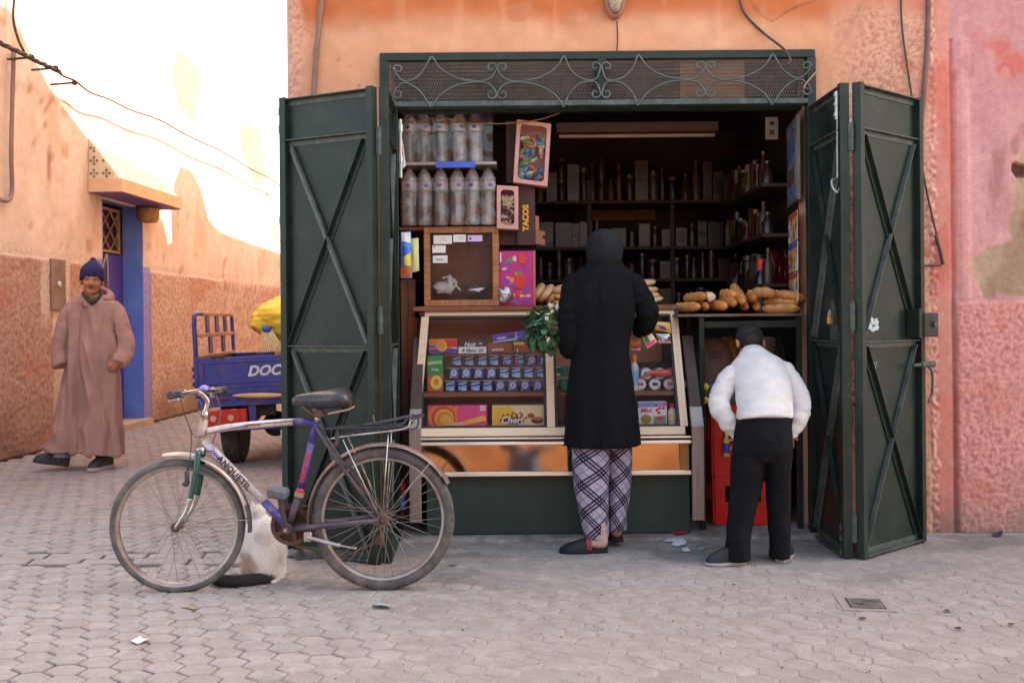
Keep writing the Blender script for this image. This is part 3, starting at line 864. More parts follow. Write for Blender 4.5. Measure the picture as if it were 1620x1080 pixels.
# pins, bolts, padlock, handle, lock box
def wp(px, py, Y): return P(px, py, Y)
for prt, x, z0, z1 in ((LD, -0.604, 1.98, 2.30),):
    g = G().tube([(x, 5.455, z0), (x, 5.455, z1)], 0.012, 10)
    for z in (z0 + .1, z1 - .05): g.tube([(x, 5.455, z - .02), (x, 5.455, z + .02)], 0.018, 10)
    g.build('pivot', STEEL, prt)
g = G(); b0 = wp(1325, 145, 4.95); b1 = wp(1325, 190, 4.95)
g.tube([b0, b1], 0.016, 10); g.tube([wp(1325, 190, 4.95), wp(1325, 282, 4.95)], 0.007, 8)
g.tube(curve_pts([wp(1326, 282, 4.94), wp(1316, 286, 4.92), wp(1318, 298, 4.9), wp(1325, 304, 4.9), wp(1328, 296, 4.92), wp(1328, 276, 4.94)]), 0.006, 8)
for y_ in (150, 165, 182): g.tube([wp(1325, y_ - 3, 4.95), wp(1325, y_ + 3, 4.95)], 0.021, 10)
g.build('top_bolt', STEEL, ri)
g = G(); b0 = wp(1334, 770, 4.93); b1 = wp(1333, 880, 4.93); g.tube([b0, b1], 0.011, 8)
for y_ in (835, 850, 872): g.tube([wp(1333, y_ - 5, 4.93), wp(1333, y_ + 5, 4.93)], 0.017, 10)
g.build('bottom_bolt', GREENEDGE, ri)
g = G(); bx_ = wp(1312, 505, 5.02); g.box(bx_ + Vector((-0.012, -.02, -.025)), bx_ + Vector((.012, .02, .015)), bev=.004)
g.build('padlock', M('brass_padlock', S(176, 120, 60), S(196, 146, 80), rough=0.35, metal=0.6), ri)
g = G(); g.tube(curve_pts([bx_ + Vector((0, -.014, .012)), bx_ + Vector((0, -.014, .035)), bx_ + Vector((0, 0, .048)), bx_ + Vector((0, .014, .035)), bx_ + Vector((0, .014, .012))]), 0.004, 8)
g.build('padlock_shackle', STEEL, ri)
g = G(); qbx(g, 0.30, 0.52, 0.002, 0.007, 1.08, 1.28, 0); g.build('hasp_plate', GREENEDGE, ri)
# lock box beyond the outer leaf's edge
cb = rpt(RW - 0.02, 0.03, 1.155)
g = G(); rbx(g, RW - 0.10, RW + 0.045, 0.037, 0.085, 1.09, 1.215, .006); rbx(g, RW - 0.135, RW - 0.101, .002, .075, 1.085, 1.235, .003)
lk = g.build('lock_box', GREEN, ro)
g = G(); g.tube([rpt(RW - .01, .084, 1.155), rpt(RW - .01, .10, 1.155)], 0.016, 10); g.build('lock_pin', GREENEDGE, lk)
g = G(); g.tube([rpt(RW - 0.17, .055, 0.945), rpt(RW + 0.05, .055, 0.945)], [0.008] + [0.013], 10)
g.tube([rpt(RW - .09, .055, .945), rpt(RW + .04, .055, .945)], [.016, .018], 10)
g.tube(curve_pts([rpt(RW - .02, .055, .94), rpt(RW - .0, .07, .9), rpt(RW - .01, .075, .8), rpt(RW - .05, .075, .75)]), 0.007, 8)
g.build('slide_bolt', GREENEDGE, ro)
# chalky smears on the paint
SMEAR = M('chalk_smear', S(150, 165, 165), S(190, 200, 200), scale=60, rough=0.9)
g = G(); rq = random.Random(2)
for k in range(26):
    u, z = 0.13 + rq.uniform(-.05, .06), 1.155 + rq.uniform(-.03, .03)
    p = [(rq.uniform(.006, .02) * cos(a_) * 1.4, rq.uniform(.004, .012) * sin(a_)) for a_ in [i * pi / 3.5 for i in range(7)]]
    g.prism(p, rpt(u, 0.0004 + k * 5e-5, z), rpt(1, 0, 0) - rpt(0, 0, 0), (0, 0, 1), (rpt(0, 1, 0) - rpt(0, 0, 0)) * .0004)
for k in range(3):
    g.tube([rpt(.14 + k * .02, .002, .97), rpt(.12 + k * .018, .002, .90), rpt(.14 + k * .012, .002, .86)], .0022, 4)
g.build('smear', SMEAR, ro)
# hinge straps and catches on the far edge of the left door
for z in (2.19, 2.28, 1.72, 1.35, 0.62):
    g = G(); p = lpt(-0.012, .01, z); g.tube([p - Vector((0, 0, .02)), p + Vector((0, 0, .02))], .011, 8); g.build('hinge_knuckle', STEEL, lo)
g = G(); p = lpt(-0.01, .01, 1.68); g.tube(curve_pts([p, p + Vector((-.03, 0, .02)), p + Vector((-.035, 0, -.05)), p + Vector((-.005, 0, -.07))]), .0025, 6); g.build('wire_loop', STEEL, lo)
# rubber stops hanging below
for L_, pr in ((lo, 1),):
    g = G(); p = lpt(LW - .0, .01, 0); g.box(p + Vector((-.012, -.012, .001)), p + Vector((.012, .012, .03))); g.build('foot_pin', GREEN, L_)

# ---------------------------------------------------------------- transom with scrolls
TR = thing('transom_grille', 'dark green iron transom with scrollwork over expanded mesh above the shop opening', 'grille', (0.5, YF, Z_OP))
TX0, TX1, TZ0, TZ1 = -0.712, 1.672, 2.372, 2.662
yf0, yf1 = YF - 0.055, YF + 0.02
def tb(name, lo_, hi_, mat=GREEN, par=TR): return G().box(lo_, hi_, bev=.003).build(name, mat, par)
tb('top_rail', (TX0, yf0 + .03, TZ1 - .044), (TX1, yf1, TZ1))
tb('bottom_rail', (TX0 + .05, yf0, TZ0 - .012), (TX1 - .05, yf1, TZ0 + .018), GREENEDGE)
tb('side_stile', (TX0, yf0 + .02, TZ0 - .02), (TX0 + .048, yf1, TZ1 - .0445)); tb('side_stile', (TX1 - .048, yf0 + .02, TZ0 - .02), (TX1, yf1, TZ1 - .0445))
tb('middle_stile', (0.478, yf0 + .004, TZ0 + .019), (0.522, yf1, TZ1 - .045))
tb('door_frame_post', (TX0 + .012, YF - .04, 0.012), (TX0 + .058, YF + .03, TZ0 - .021)); tb('door_frame_post', (TX1 - .046, YF - .04, 0.012), (TX1 - .0, YF + .03, TZ0 - .021))
tb('lintel', (TX0 + .05, YF + .06, TZ0 - .02), (TX1 - .05, YF + .12, TZ0 + .0))
# expanded metal
g = G(); MX, MZ = 0.0135, 0.021
ym = YF - 0.01
nx = int((TX1 - TX0 - .1) / MX); nz = int((TZ1 - TZ0 - .06) / MZ)
for j in range(nz + 1):
    for i in range(nx):
        x = TX0 + .05 + i * MX; z = TZ0 + .018 + j * MZ
        o = MX * .5 * (j % 2)
        a = Vector((x + o, ym, z)); b = Vector((x + o + MX * .5, ym + .003, z + MZ * .95)); c = Vector((x + o + MX, ym, z))
        w = Vector((0.0016, 0, 0)); h = Vector((0, 0, 0.0022))
        g.add([a - w, b - w, b + w, a + w], [(0, 1, 2, 3)])
        g.add([b - w, c - w, c + w, b + w], [(0, 1, 2, 3)])
    z = TZ0 + .018 + j * MZ
    g.box((TX0 + .05, ym - .001, z - .0014), (TX1 - .05, ym + .002, z + .0014))
g.build('expanded_mesh', M('mesh_iron', S(84, 70, 62), S(108, 92, 82), scale=20, rough=0.6), TR, kind='stuff', fix=False)
# scrolls
def tp(px, py): 
    p = P(px, py, YF - .062); return p
def scroll(c, r0, turns, a0, sgn):
    out = []
    for k in range(18):
        t = k / 17; a = a0 + sgn * turns * 2 * pi * t; r = r0 * (1 - 0.72 * t)
        out.append((c[0] + r * cos(a), c[1] - r * sin(a)))
    return out
IRON = M('scroll_iron', S(62, 72, 68), S(92, 98, 92), scale=20, rough=0.5)
def rod(pxs, n=5):
    G().tube(curve_pts([tp(*p) for p in pxs], n), 0.0052, 6).build('scroll', IRON, TR, smooth=True)
def bay(xa, xm, xb, top, bot):
    """one bay of scrollwork: from corner peaks at xa and xb to the pair of curls at xm"""
    mid = (top + bot) / 2
    # upper sweep: from the peak at xa down to mid and curling up at xm
    q = lambda x0, f, y0, k: (x0 + (xm - x0) * f, y0 + (mid - y0) * k)
    rod([(xa, top), q(xa, .14, top, .5), q(xa, .4, top, .87), q(xa, .7, top, .98), q(xa, .88, top, .9), (xm - 2, mid - 17)] + scroll((xm - 9, mid - 22), 8, .9, 0.2, 1))
    rod([(xb, top), q(xb, .14, top, .5), q(xb, .4, top, .87), q(xb, .7, top, .98), q(xb, .88, top, .9), (xm + 2, mid - 17)] + scroll((xm + 9, mid - 22), 8, .9, pi - .2, -1))
    rod([(xa, bot), q(xa, .14, bot, .5), q(xa, .4, bot, .87), q(xa, .7, bot, .98), q(xa, .88, bot, .9), (xm - 2, mid + 16)] + scroll((xm - 9, mid + 20), 8, .9, -0.2, -1))
    rod([(xb, bot), q(xb, .14, bot, .5), q(xb, .4, bot, .87), q(xb, .7, bot, .98), q(xb, .88, bot, .9), (xm + 2, mid + 16)] + scroll((xm + 9, mid + 20), 8, .9, pi + .2, 1))
bay(683, 786, 892, 89, 170); bay(1010, 1116, 1222, 86, 167)
bay(893, 951, 1009, 88, 168)
for xe, xs, s_ in ((682, 628, -1), (1223, 1278, 1)):
    t_, b_ = (90, 171) if s_ < 0 else (85, 165); mid = (t_ + b_) / 2
    rod([(xe, t_), (xe + s_ * 18, mid - 12), (xe + s_ * 40, mid - 1), (xs, mid - 12), (xs + s_ * 4, mid - 22)] + scroll((xs - s_ * 2, mid - 20), 8, .9, 0 if s_ > 0 else pi, 1 if s_ > 0 else -1))
    rod([(xe, b_), (xe + s_ * 18, mid + 14), (xe + s_ * 40, mid + 1), (xs, mid + 8), (xs + s_ * 4, mid + 18)] + scroll((xs - s_ * 2, mid + 18), 8, .9, 0 if s_ > 0 else pi, -1 if s_ > 0 else 1))
CARD = M('cardboard', S(150, 104, 74), S(172, 124, 90), scale=8, rough=0.9, bump=0.001)
g = G(); g.box(P(1076, 98, YF + .02), P(1178, 163, YF + .026)); g.v = [Vector((v.x, v.y, v.z)) for v in g.v]
G().box((min(v.x for v in g.v), YF + .02, min(v.z for v in g.v)), (max(v.x for v in g.v), YF + .026, max(v.z for v in g.v))).build('cardboard_sheet', CARD, label='square sheet of cardboard behind the right half of the transom mesh', cat='cardboard')

# ---------------------------------------------------------------- lamp, pipes and cables on the front
BL = thing('wall_lamp', 'oval brown bulkhead lamp high on the orange wall above the shop', 'lamp', P(972, 14, YF - .04))
def oval(w, h, n=24, y=0.0): return [Vector((w * cos(2 * pi * k / n), y, h * sin(2 * pi * k / n))) for k in range(n)]
cL = P(972, 2, YF - .003)
g = G().rings([[cL + Vector((0, -d, 0)) + v for v in oval(w, h)] for d, w, h in ((0, .058, .105), (.03, .058, .105), (.045, .05, .097), (.048, .044, .09))]); g.build('housing', M('lamp_housing', S(140, 92, 70), S(160, 112, 88), scale=20, rough=0.6), BL, smooth=40)
g = G().rings([[cL + Vector((0, -d, 0)) + v for v in oval(w, h)] for d, w, h in ((.049, .043, .088), (.07, .034, .075), (.08, .02, .05))]); g.build('lens', M('lamp_lens', S(150, 130, 114), S(180, 160, 140), scale=30, rough=0.35, dirt=(0.06, 0.04, 0.03), dscale=40, damt=0.8), BL, smooth=True)
def cable(pts, r, label, mat=CABLE, name='cable', n=6, cat='cable'):
    return G().tube(curve_pts(pts, n), r, 7).build(name, mat, smooth=True, label=label, cat=cat)
yc = YF - .014
cable([P(976, 34, yc), P(977, 60, yc), P(976, 84, yc)], .004, 'thin wire running down from the oval wall lamp to the transom')
cable([P(1168, -20, yc), P(1176, 18, yc), P(1205, 50, yc), P(1238, 76, yc - .05), P(1250, 94, yc - .06), P(1246, 104, yc - .06)], .007, 'black cable that dips into the right end of the transom')
cable([P(1372, -6, yc), P(1345, 50, yc - .01), P(1308, 95, yc - .05), P(1277, 130, yc - .06), P(1272, 140, yc - .06)], .0042, 'thin tan wire slanting from the wall down to the transom corner', M('tan_wire', S(176, 130, 110), rough=.7))
PIPE = M('brown_conduit', S(112, 84, 72), S(140, 108, 94), scale=10, rough=0.7)
cable([P(510, -20, yc), P(508, 10, yc), P(499, 100, yc), P(494, 200, yc), P(492, 300, yc)], .0145, 'brown conduit pipe at the left corner of the shop wall', PIPE, 'conduit', cat='pipe')
cable([P(1470, -30, yc), P(1468, 60, yc), P(1462, 150, yc), P(1456, 220, yc), P(1452, 330, yc)], .014, 'thick maroon conduit running down the seam between the two buildings', M('maroon_conduit', S(100, 66, 66), S(128, 90, 88), scale=12, rough=.6), 'conduit', cat='pipe')
cable([P(1425, -20, yc), P(1427, 40, yc), P(1436, 110, yc), P(1450, 200, yc - .02), P(1460, 270, yc - .02), P(1472, 330, yc - .01), P(1484, 380, yc - .01), P(1491, 408, yc - .01), P(1488, 419, yc - .01), P(1470, 420, yc - .01), P(1452, 421, yc - .01)], .0055, 'thin black cable looping down the pink wall by the right door')
cable([P(1480, 372, yc - .012), P(1486, 392, yc - .012), P(1492, 418, yc - .012)], .009, 'short black cable sleeve on the pink wall right of the doors', name='cable_sleeve')
# lane cables
def WLp(px, py, out):
    """point `out` in front of the lane wall seen there"""
    Y = wall_Y(px)
    for _ in range(3):
        p = P(px, py, Y); Y += (wall_x(Y) + out - p.x) * (Y / ((px - 812) / F * Y - 0.04 * Y)) / 1.0 * (-1) * (-1) if False else 0
    q = (px - 812) / F; Y = (-4.817 + out) / (q - 0.04)
    return P(px, py, Y)
lp = [(-12, 60), (0, 68), (35, 85), (60, 98), (90, 112), (125, 134), (170, 158), (240, 186), (320, 225), (400, 268), (447, 296)]
g = G()
pts = curve_pts([WLp(x, y, .12) for x, y in lp], 6)
for k in range(3):
    q = [p + Vector((0, 0, 0.012 * sin(i * .9 + k * 2.1))) + Vector((0.012 * cos(i * .9 + k * 2.1), 0, 0)) for i, p in enumerate(pts)]
    G().tube(q[:(len(q) if k < 1 else 26)], .011 if k < 1 else .013, 5).build('overhead_cable', CABLE, smooth=True, label=['long sagging black cable strung across the sunlit lane wall', 'upper twisted black strand of the cable bundle at top left', 'lower twisted black strand of the cable bundle at top left'][k], cat='cable')
for k, (x, y) in enumerate(((50, 91), (88, 108), (118, 131))):
    p = WLp(x, y, .12); G().ell(p, (.03, .03, .028), 8, 6).build('cable_clamp', CABLE, smooth=True, label=['first', 'middle', 'last'][k] + ' black clamp on the cable bundle at top left, counting from the left edge', cat='clamp')
    q = WLp(x - 38, y + 3, .012); G().tube([p, q], .011, 6).build('cable_bracket', CABLE, label=['first', 'middle', 'last'][k] + ' iron bracket holding the cable bundle off the lane wall, counting from the left edge', cat='bracket')
cable([WLp(26, -30, .03), WLp(21, 25, .03), WLp(28, 60, .05), WLp(38, 82, .1)], .012, 'dark wire hanging from above to the cable bundle at top left')
cable([WLp(22, 80, .02), WLp(20, 150, .02), WLp(18, 240, .02), WLp(19, 300, .02), WLp(14, 316, .02), WLp(2, 316, .02), WLp(-14, 308, .02)], .02, 'grey brown drain pipe with a bend at the left edge of the lane wall', M('grey_conduit', S(130, 104, 96), S(160, 130, 120), rough=.7), 'conduit', cat='pipe')
# ---------------------------------------------------------------- counter with a slanted glass front
ALU = M('champagne_aluminium', (0.76, 0.53, 0.31), (0.86, 0.64, 0.41), scale=5, rough=0.38, metal=0.15, rvar=0.06, stretch=(1, 1, 30))
ALUB = M('bright_aluminium', (0.72, 0.66, 0.58), (0.82, 0.77, 0.70), scale=5, rough=0.25, metal=0.7, rvar=0.06)
SEAL = M('window_seal', (0.02, 0.016, 0.015), (0.035, 0.03, 0.028), rough=0.6)
WOODB = M('brown_board', S(128, 70, 44), S(156, 92, 60), scale=3, rough=0.6, stretch=(1, 6, 30), bump=0.0006, bscale=40)
PINE = M('pine_board', S(150, 92, 50), S(196, 136, 82), scale=4, rough=0.55, stretch=(2, 2, 22), dirt=S(110, 66, 36), dscale=5, damt=0.5)
PINEH = M('pine_board_flat', S(150, 92, 50), S(196, 136, 82), scale=4, rough=0.55, stretch=(22, 2, 2), dirt=S(110, 66, 36), dscale=5, damt=0.5)
GLASS = thin_glass('case_glass', gloss=-0.03, dust=0.02, dcol=(.6, .5, .42))
MIRROR = M('gold_mirror_panel', (0.42, 0.35, 0.27), (0.46, 0.39, 0.30), scale=2, rough=0.06, metal=1.0, rvar=0.03)
TINTW = M('leg_aluminium', S(150, 136, 128), S(176, 164, 156), scale=4, rough=0.4, metal=0.4, stretch=(40, 40, 1))
ct = thing('counter', 'glass fronted grocery display counter with gold metal trim and dark green base', 'counter', (0.25, 5.6, 0.03))
YT, YBt = 5.66, 5.37                      # top and bottom of the slanted glass
CX0, CX1 = -0.505, 0.93
ZT, ZB = P(870, 493, YT).z, P(870, 690, YBt).z
def slant(z): return lerp(YBt, YT, (z - ZB) / (ZT - ZB))
tilt = atan2(YT - YBt, ZT - ZB)
up_ = Vector((0, sin(tilt), cos(tilt))); nf = Vector((0, -cos(tilt), sin(tilt)))
def FR(x, h, o=0.0): return Vector((x, YBt, ZB)) + up_ * h + nf * o     # on the slanted face
HS = (ZT - ZB) / cos(tilt)
def sbox(g, x0, x1, h0, h1, o0, o1, bev=0.002):
    q = G().box((x0, h0, o0), (x1, h1, o1), bev=bev)
    return g.add([FR(v.x, v.y, v.z) for v in q.v], q.f)
# green base
g = G().box((-0.475, 5.42, 0.031), (0.96, 6.1, 0.365), bev=.004); g.build('base_panel', BASEG, ct)
g = G().box((-0.475, 5.405, 0.365), (0.96, 5.42, 0.372)); g.build('base_edge', ALU, ct)
# mirrored strip, leaning back
zm0, zm1 = 0.372, P(870, 702, 5.36).z
def mpt(x, z, o=0): 
    t = radians(6.6); return Vector((x, 5.352 + (z - zm0) * math.tan(t), z)) + Vector((0, -cos(t), sin(t))) * o
g = G().add([mpt(-.50, zm0 + .012), mpt(.895, zm0 + .012), mpt(.895, zm1), mpt(-.50, zm1)] + [mpt(-.50, zm0 + .012, -.006), mpt(.895, zm0 + .012, -.006), mpt(.895, zm1, -.006), mpt(-.50, zm1, -.006)], [(0, 1, 2, 3), (7, 6, 5, 4), (0, 4, 5, 1), (1, 5, 6, 2), (2, 6, 7, 3), (3, 7, 4, 0)])
g.build('mirror_strip', MIRROR, ct)
g = G().box((.896, 5.350, zm0 + .012), (.945, 5.37, zm1), bev=.001); g.build('end_strip', M('end_strip_gold', S(150, 112, 60), rough=.4, metal=.5), ct)
g = G().box((-.53, 5.335, zm0 - .012), (.955, 5.36, zm0 + .011), bev=.002); g.build('lower_trim', ALUB, ct)
g = G().box((-.545, 5.325, zm1), (.955, 5.37, zm1 + .018), bev=.003); g.build('middle_trim', ALUB, ct)
g = G().box((-.545, 5.335, zm1 + .019), (.955, 5.37, zm1 + .030)); g.build('dark_groove', SEAL, ct)
g = G().box((-.545, 5.325, zm1 + .031), (.955, 5.375, ZB), bev=.002); g.build('upper_trim', ALUB, ct)
# slanted frame
for nm, x0, x1, h0, h1, m_ in (('bottom_rail', CX0 - .035, CX1 + .0, .001, .048, ALU), ('top_rail', CX0 - .0, CX1 - .0, HS - .024, HS + .004, ALU)):
    g = G(); sbox(g, x0, x1, h0, h1, -.02, .012); g.build(nm, m_, ct)
def stile(xb, xt, w, m_=ALU, nm='stile', o=.012):
    g = G(); q = G().box((0, 0, -.02), (w, 1, o), bev=.0)
    g.add([FR(lerp(xb, xt, v.y) + v.x, lerp(.049, HS - .025, v.y), v.z) for v in q.v], q.f); return g.build(nm, m_, ct)
stile(-.548, -.512, .022, ALU); stile(-.526, -.490, .020)
stile(.905, .897, .022); stile(.928, .920, .018, ALU)
XM = P(870, 600, 5.5).x
stile(XM - .021, XM - .021, .042, ALU, 'middle_stile', .014)
for xa, xb in ((-.503, XM - .023), (XM + .023, .903)):
    for q in (0, 1):
        x = xa if q == 0 else xb - .014
        g = G(); sbox(g, x, x + .014, .049, HS - .025, -.012, .006, 0); g.build('seal', SEAL, ct)
    g = G(); sbox(g, xa + .0145, xb - .0145, .049, .060, -.012, .006, 0); g.build('seal', SEAL, ct)
    g = G(); sbox(g, xa + .0145, xb - .0145, HS - .037, HS - .0255, -.012, .006, 0); g.build('seal', SEAL, ct)
    g = G(); sbox(g, xa + .014, xb - .014, .058, HS - .036, -.004, -.001, 0); g.build('glass_pane', GLASS, ct)
g = G(); sbox(g, CX0 - .02, CX0 + .012, HS - .03, HS + .012, -.02, .02, .004); g.build('corner_cap', BLACKPL, ct)
g = G(); sbox(g, CX1 - .01, CX1 + .014, HS - .03, HS + .012, -.02, .02, .004); g.build('corner_cap', BLACKPL, ct)
# inside of the case: shelf, back, floor, sides, top
ZS = P(770, 619, 5.62).z
g = G().box((-.50, 5.395, ZB + .03), (.91, 6.02, ZB + .045)); g.build('case_floor', WOODB, ct)
BKW = M('case_back_board', S(222, 156, 122), S(236, 180, 150), scale=3, rough=.7, stretch=(1, 1, 8))
g = G().box((-.50, 6.02, ZB), (.91, 6.04, ZT)); g.build('case_back', BKW, ct)
g = G().box((-.50, slant(ZS) + .025, ZS - .02), (.905, 6.019, ZS), bev=.002); g.build('shelf', WOODB, ct)
for x in (-.535, .925):
    g = G(); g.prism([(5.40, ZB), (6.04, ZB), (6.04, ZT), (5.66, ZT)], (x - .004, 0, 0), (0, 1, 0), (0, 0, 1), (.008, 0, 0)); g.build('case_side', thin_glass('case_glass'), ct)
TOPB = M('counter_top_board', S(120, 66, 42), S(160, 98, 66), scale=5, rough=.5, stretch=(3, 3, 20), dirt=S(60, 34, 24), dscale=8)
g = G().box((-.56, 5.63, ZT + .008), (.935, 6.12, ZT + .035), bev=.003); top_ = g.build('top_board', TOPB, ct)
ZC = ZT + .035
# ribbed metal legs at both ends
for x0, nm in ((-.555, 'leg'), (.957, 'leg')):
    g = G()
    y0 = 5.315
    pr = [(y0, 0.12), (y0, 0.62), (y0 + .02, .655), (y0 + .06, .72), (y0 + .09, .72), (y0 + .05, .63), (y0 + .03, .6), (y0 + .03, .12)]
    g2 = G().prism([(y0 + .0605, .7205), (y0 + .30, 1.10), (y0 + .34, 1.10), (y0 + .10, .7205)], (x0 + .002, 0, 0), (0, 1, 0), (0, 0, 1), (.058, 0, 0)); g2.build('leg_brace', M('smoky_brace', S(62, 46, 38), S(84, 64, 54), scale=8, rough=.6), ct)
    g.prism(pr, (x0, 0, 0), (0, 1, 0), (0, 0, 1), (.062, 0, 0))
    for k in range(5): g.box((x0 + .004 + k * .0125, y0 - .004, .125), (x0 + .0085 + k * .0125, y0 - .0003, .615))
    g.build(nm, TINTW, ct)

# ---------------------------------------------------------------- printed goods
def flatmat(name, rgb, rough=0.45): return M('print_' + name, tuple(min(.85, c * 1.15) for c in S(*rgb)), tuple(min(.88, c * 1.3) for c in S(*rgb)), scale=14, rough=rough, rvar=.05)
WHITE, INK, RED_, YEL, BLU, GRN, ORA, PNK, PUR, BRN = (flatmat(*a) for a in (('white', (232, 228, 224)), ('ink', (40, 36, 44)), ('red', (206, 48, 40)), ('yellow', (238, 196, 60)), ('blue', (58, 88, 180)), ('green', (60, 140, 80)), ('orange', (232, 120, 44)), ('pink', (216, 60, 120)), ('purple', (96, 62, 160)), ('brown', (104, 56, 40))))
LBLUE, CREAM, MAG, TEAL, GOLD, LPINK, CHOC = (flatmat(*a) for a in (('light_blue', (130, 184, 232)), ('cream', (226, 196, 150)), ('magenta', (176, 36, 112)), ('teal', (20, 110, 92)), ('gold', (222, 168, 60)), ('light_pink', (222, 164, 156)), ('chocolate', (66, 40, 30))))
def pbox(name, label, cat, p0, w, h, d, mat, group=None, rotz=0, tilt=0, part='carton'):
    """a carton whose front bottom left corner is p0; returns (thing, place(u, v, o) on its front)"""
    p0 = Vector(p0); t = thing(name, label, cat, p0 + Vector((w / 2, 0, 0)), group)
    R_ = Matrix.Rotation(rotz, 3, 'Z') @ Matrix.Rotation(tilt, 3, 'Y')
    g = G().box((0, 0, 0), (w, d, h), bev=.003); g.v = [p0 + R_ @ v for v in g.v]; g.build(part, mat, t)
    return t, (lambda u, v, o=0.0: p0 + R_ @ Vector((u, -o, v))), R_
def pr_poly(t, at, pts, mat, o=.0006, name='print'):
    n = Vector(at(0, 0, 1)) - Vector(at(0, 0, 0))
    g = G().prism([(0, 0)] * 0 or [(p[0], p[1]) for p in pts], at(0, 0, o), Vector(at(1, 0)) - Vector(at(0, 0)), Vector(at(0, 1)) - Vector(at(0, 0)), n.normalized() * .0006)
    return g.build(name, mat, t)
def circ(cx, cy, rx, ry=None, n=18, a0=0, a1=2 * pi): 
    ry = ry or rx; return [(cx + rx * cos(a0 + (a1 - a0) * k / n), cy + ry * sin(a0 + (a1 - a0) * k / n)) for k in range(n if abs(a1 - a0 - 2 * pi) < .01 else n + 1)]
def pr_text(t, at, txt, size, u, v, mat, shear=0.0, rot=0.0, o=.0016, bold=0.0, arc=0):
    ux = (Vector(at(1, 0)) - Vector(at(0, 0))).normalized(); uy = (Vector(at(0, 1)) - Vector(at(0, 0))).normalized()
    c, s = cos(rot), sin(rot)
    return lettering(txt, size, at(u, v, o), ux * c + uy * s, uy * c - ux * s, mat, t, shear, bold, arc=arc)
def span(px0, px1, pyb, Y):
    a, b = P(px0, pyb, Y), P(px1, pyb, Y); return a, b.x - a.x
def hgt(py0, py1, Y): return abs(py1 - py0) * Y / F
# bottom row of the case
Yb = 5.50; zf = ZB + .0455
def on(px0, px1, Y, z): x0 = (px0 - 812) * Y / F; return Vector((x0, Y, z)), (px1 - px0) * Y / F
p, w = on(677, 771, Yb, zf); t, at, _ = pbox('biscuit_box', 'wide pink box with orange swirls and a yellow wafer at bottom left of the case', 'box', p, w, .115, .12, PNK)
for cx, cy, r, m_ in ((.085, .05, .082, ORA), (.088, .046, .066, RED_), (.092, .042, .054, GOLD), (.095, .038, .044, ORA), (.10, .034, .032, GOLD)):
    pr_poly(t, at, [(max(.002, min(w - .002, x)), max(.002, min(.113, y))) for x, y in circ(cx, cy, r)], m_, .0006 + (.09 - r) * .02)
pr_poly(t, at, [(.16, .08), (.175, .113), (.155, .113), (.145, .085)], ORA)
pr_poly(t, at, [(.17, .02), (.31, .058), (.325, .045), (.32, .03), (.2, .004), (.17, .004)], GOLD, .0022)
pr_poly(t, at, [(.29, .085), (.32, .085), (.32, .112), (.29, .112)], WHITE, .0022)
pr_text(t, at, 'RCI', .016, .305, .098, PNK, bold=.0004, o=.003)
pr_text(t, at, 'Saam', .034, .155, .016, CREAM, .3, bold=.001, o=.003)
p, w = on(779, 862, Yb, zf); t, at, _ = pbox('biscuit_box', 'cream and gold box printed Cheri beside the pink wafer box', 'box', p, w, .112, .13, CREAM)
pr_poly(t, at, [(.003, .003), (.09, .003), (.14, .06), (.10, .107), (.003, .107)], GOLD)
for k in range(26):
    a = k * 2.4; r = .05 * sqrt((k + 1) / 26); pr_poly(t, at, circ(.12 + r * 1.5 * cos(a), .04 + r * .62 * sin(a) * (1 if sin(a) < 0 else 1.1), .009, .006, 7), M('print_nut', S(150, 84, 40), rough=.5), .0014 + k * .00004)
pr_poly(t, at, circ(.115, .028, .06, .02), BRN, .0030)
pr_poly(t, at, circ(.215, .055, .02, .014, 12), M('print_nut', S(150, 84, 40)), .0016); pr_poly(t, at, circ(.25, .03, .034, .02, 12), BRN, .0016); pr_poly(t, at, circ(.25, .04, .034, .01, 12), M('print_tan', S(190, 130, 84)), .0024)
pr_text(t, at, 'Cheri', .052, .108, .030, WHITE, .25, bold=.0012, o=.0042)
p, w = on(880, 893, Yb, zf); t, at, _ = pbox('paper_packet', 'narrow brown and blue packets upright behind the middle post of the case', 'packet', p, w, .2, .1, BRN)
p, w = on(1010, 1056, Yb, zf); t, at, _ = pbox('biscuit_box', 'white box printed with strawberries at the bottom right of the case', 'box', p, w, .125, .1, WHITE)
pr_poly(t, at, [(.002, .095), (w - .002, .10), (w - .002, .122), (.002, .122)], M('print_lilac', S(150, 150, 210)), .0006)
for k, (u, v) in enumerate(((.10, .105), (.12, .09), (.145, .11), (.105, .08), (.14, .09), (.115, .065))): pr_poly(t, at, circ(u, v, .009, .008, 8), RED_, .0014 + k * .0001)
pr_text(t, at, 'Mini', .036, .045, .078, PNK, .1, bold=.0008, o=.002)
pr_poly(t, at, circ(.045, .03, .03, .026, 12), M('print_olive', S(170, 160, 70)), .0014); pr_poly(t, at, [(.085, .004), (w - .006, .004), (w - .006, .05), (.085, .045)], M('print_mint', S(150, 170, 150)), .0014); pr_poly(t, at, circ(.12, .035, .022, .008, 10), RED_, .0026)
def drink_bottle(x, Y, z, h, r, cap, body, lab, label):
    t = thing('drink_bottle', label, 'bottle', (x, Y, z))
    G().lathe([(r * .9, 0), (r, .008), (r, h * .62), (r * .75, h * .72), (r * .45, h * .8), (r * .45, h * .84)], 14, (x, Y, z)).build('bottle', body, t, smooth=40)
    G().lathe([(r * 1.015, h * .15), (r * 1.015, h * .55)], 14, (x, Y, z), cap=False).build('paper_label', lab, t, smooth=40)
    G().lathe([(r * .62, h * .80), (r * .62, h * .98), (r * .55, h)], 12, (x, Y, z)).build('cap', cap, t, smooth=40)
    return t
WB = M('white_plastic', S(226, 222, 214), rough=.4)
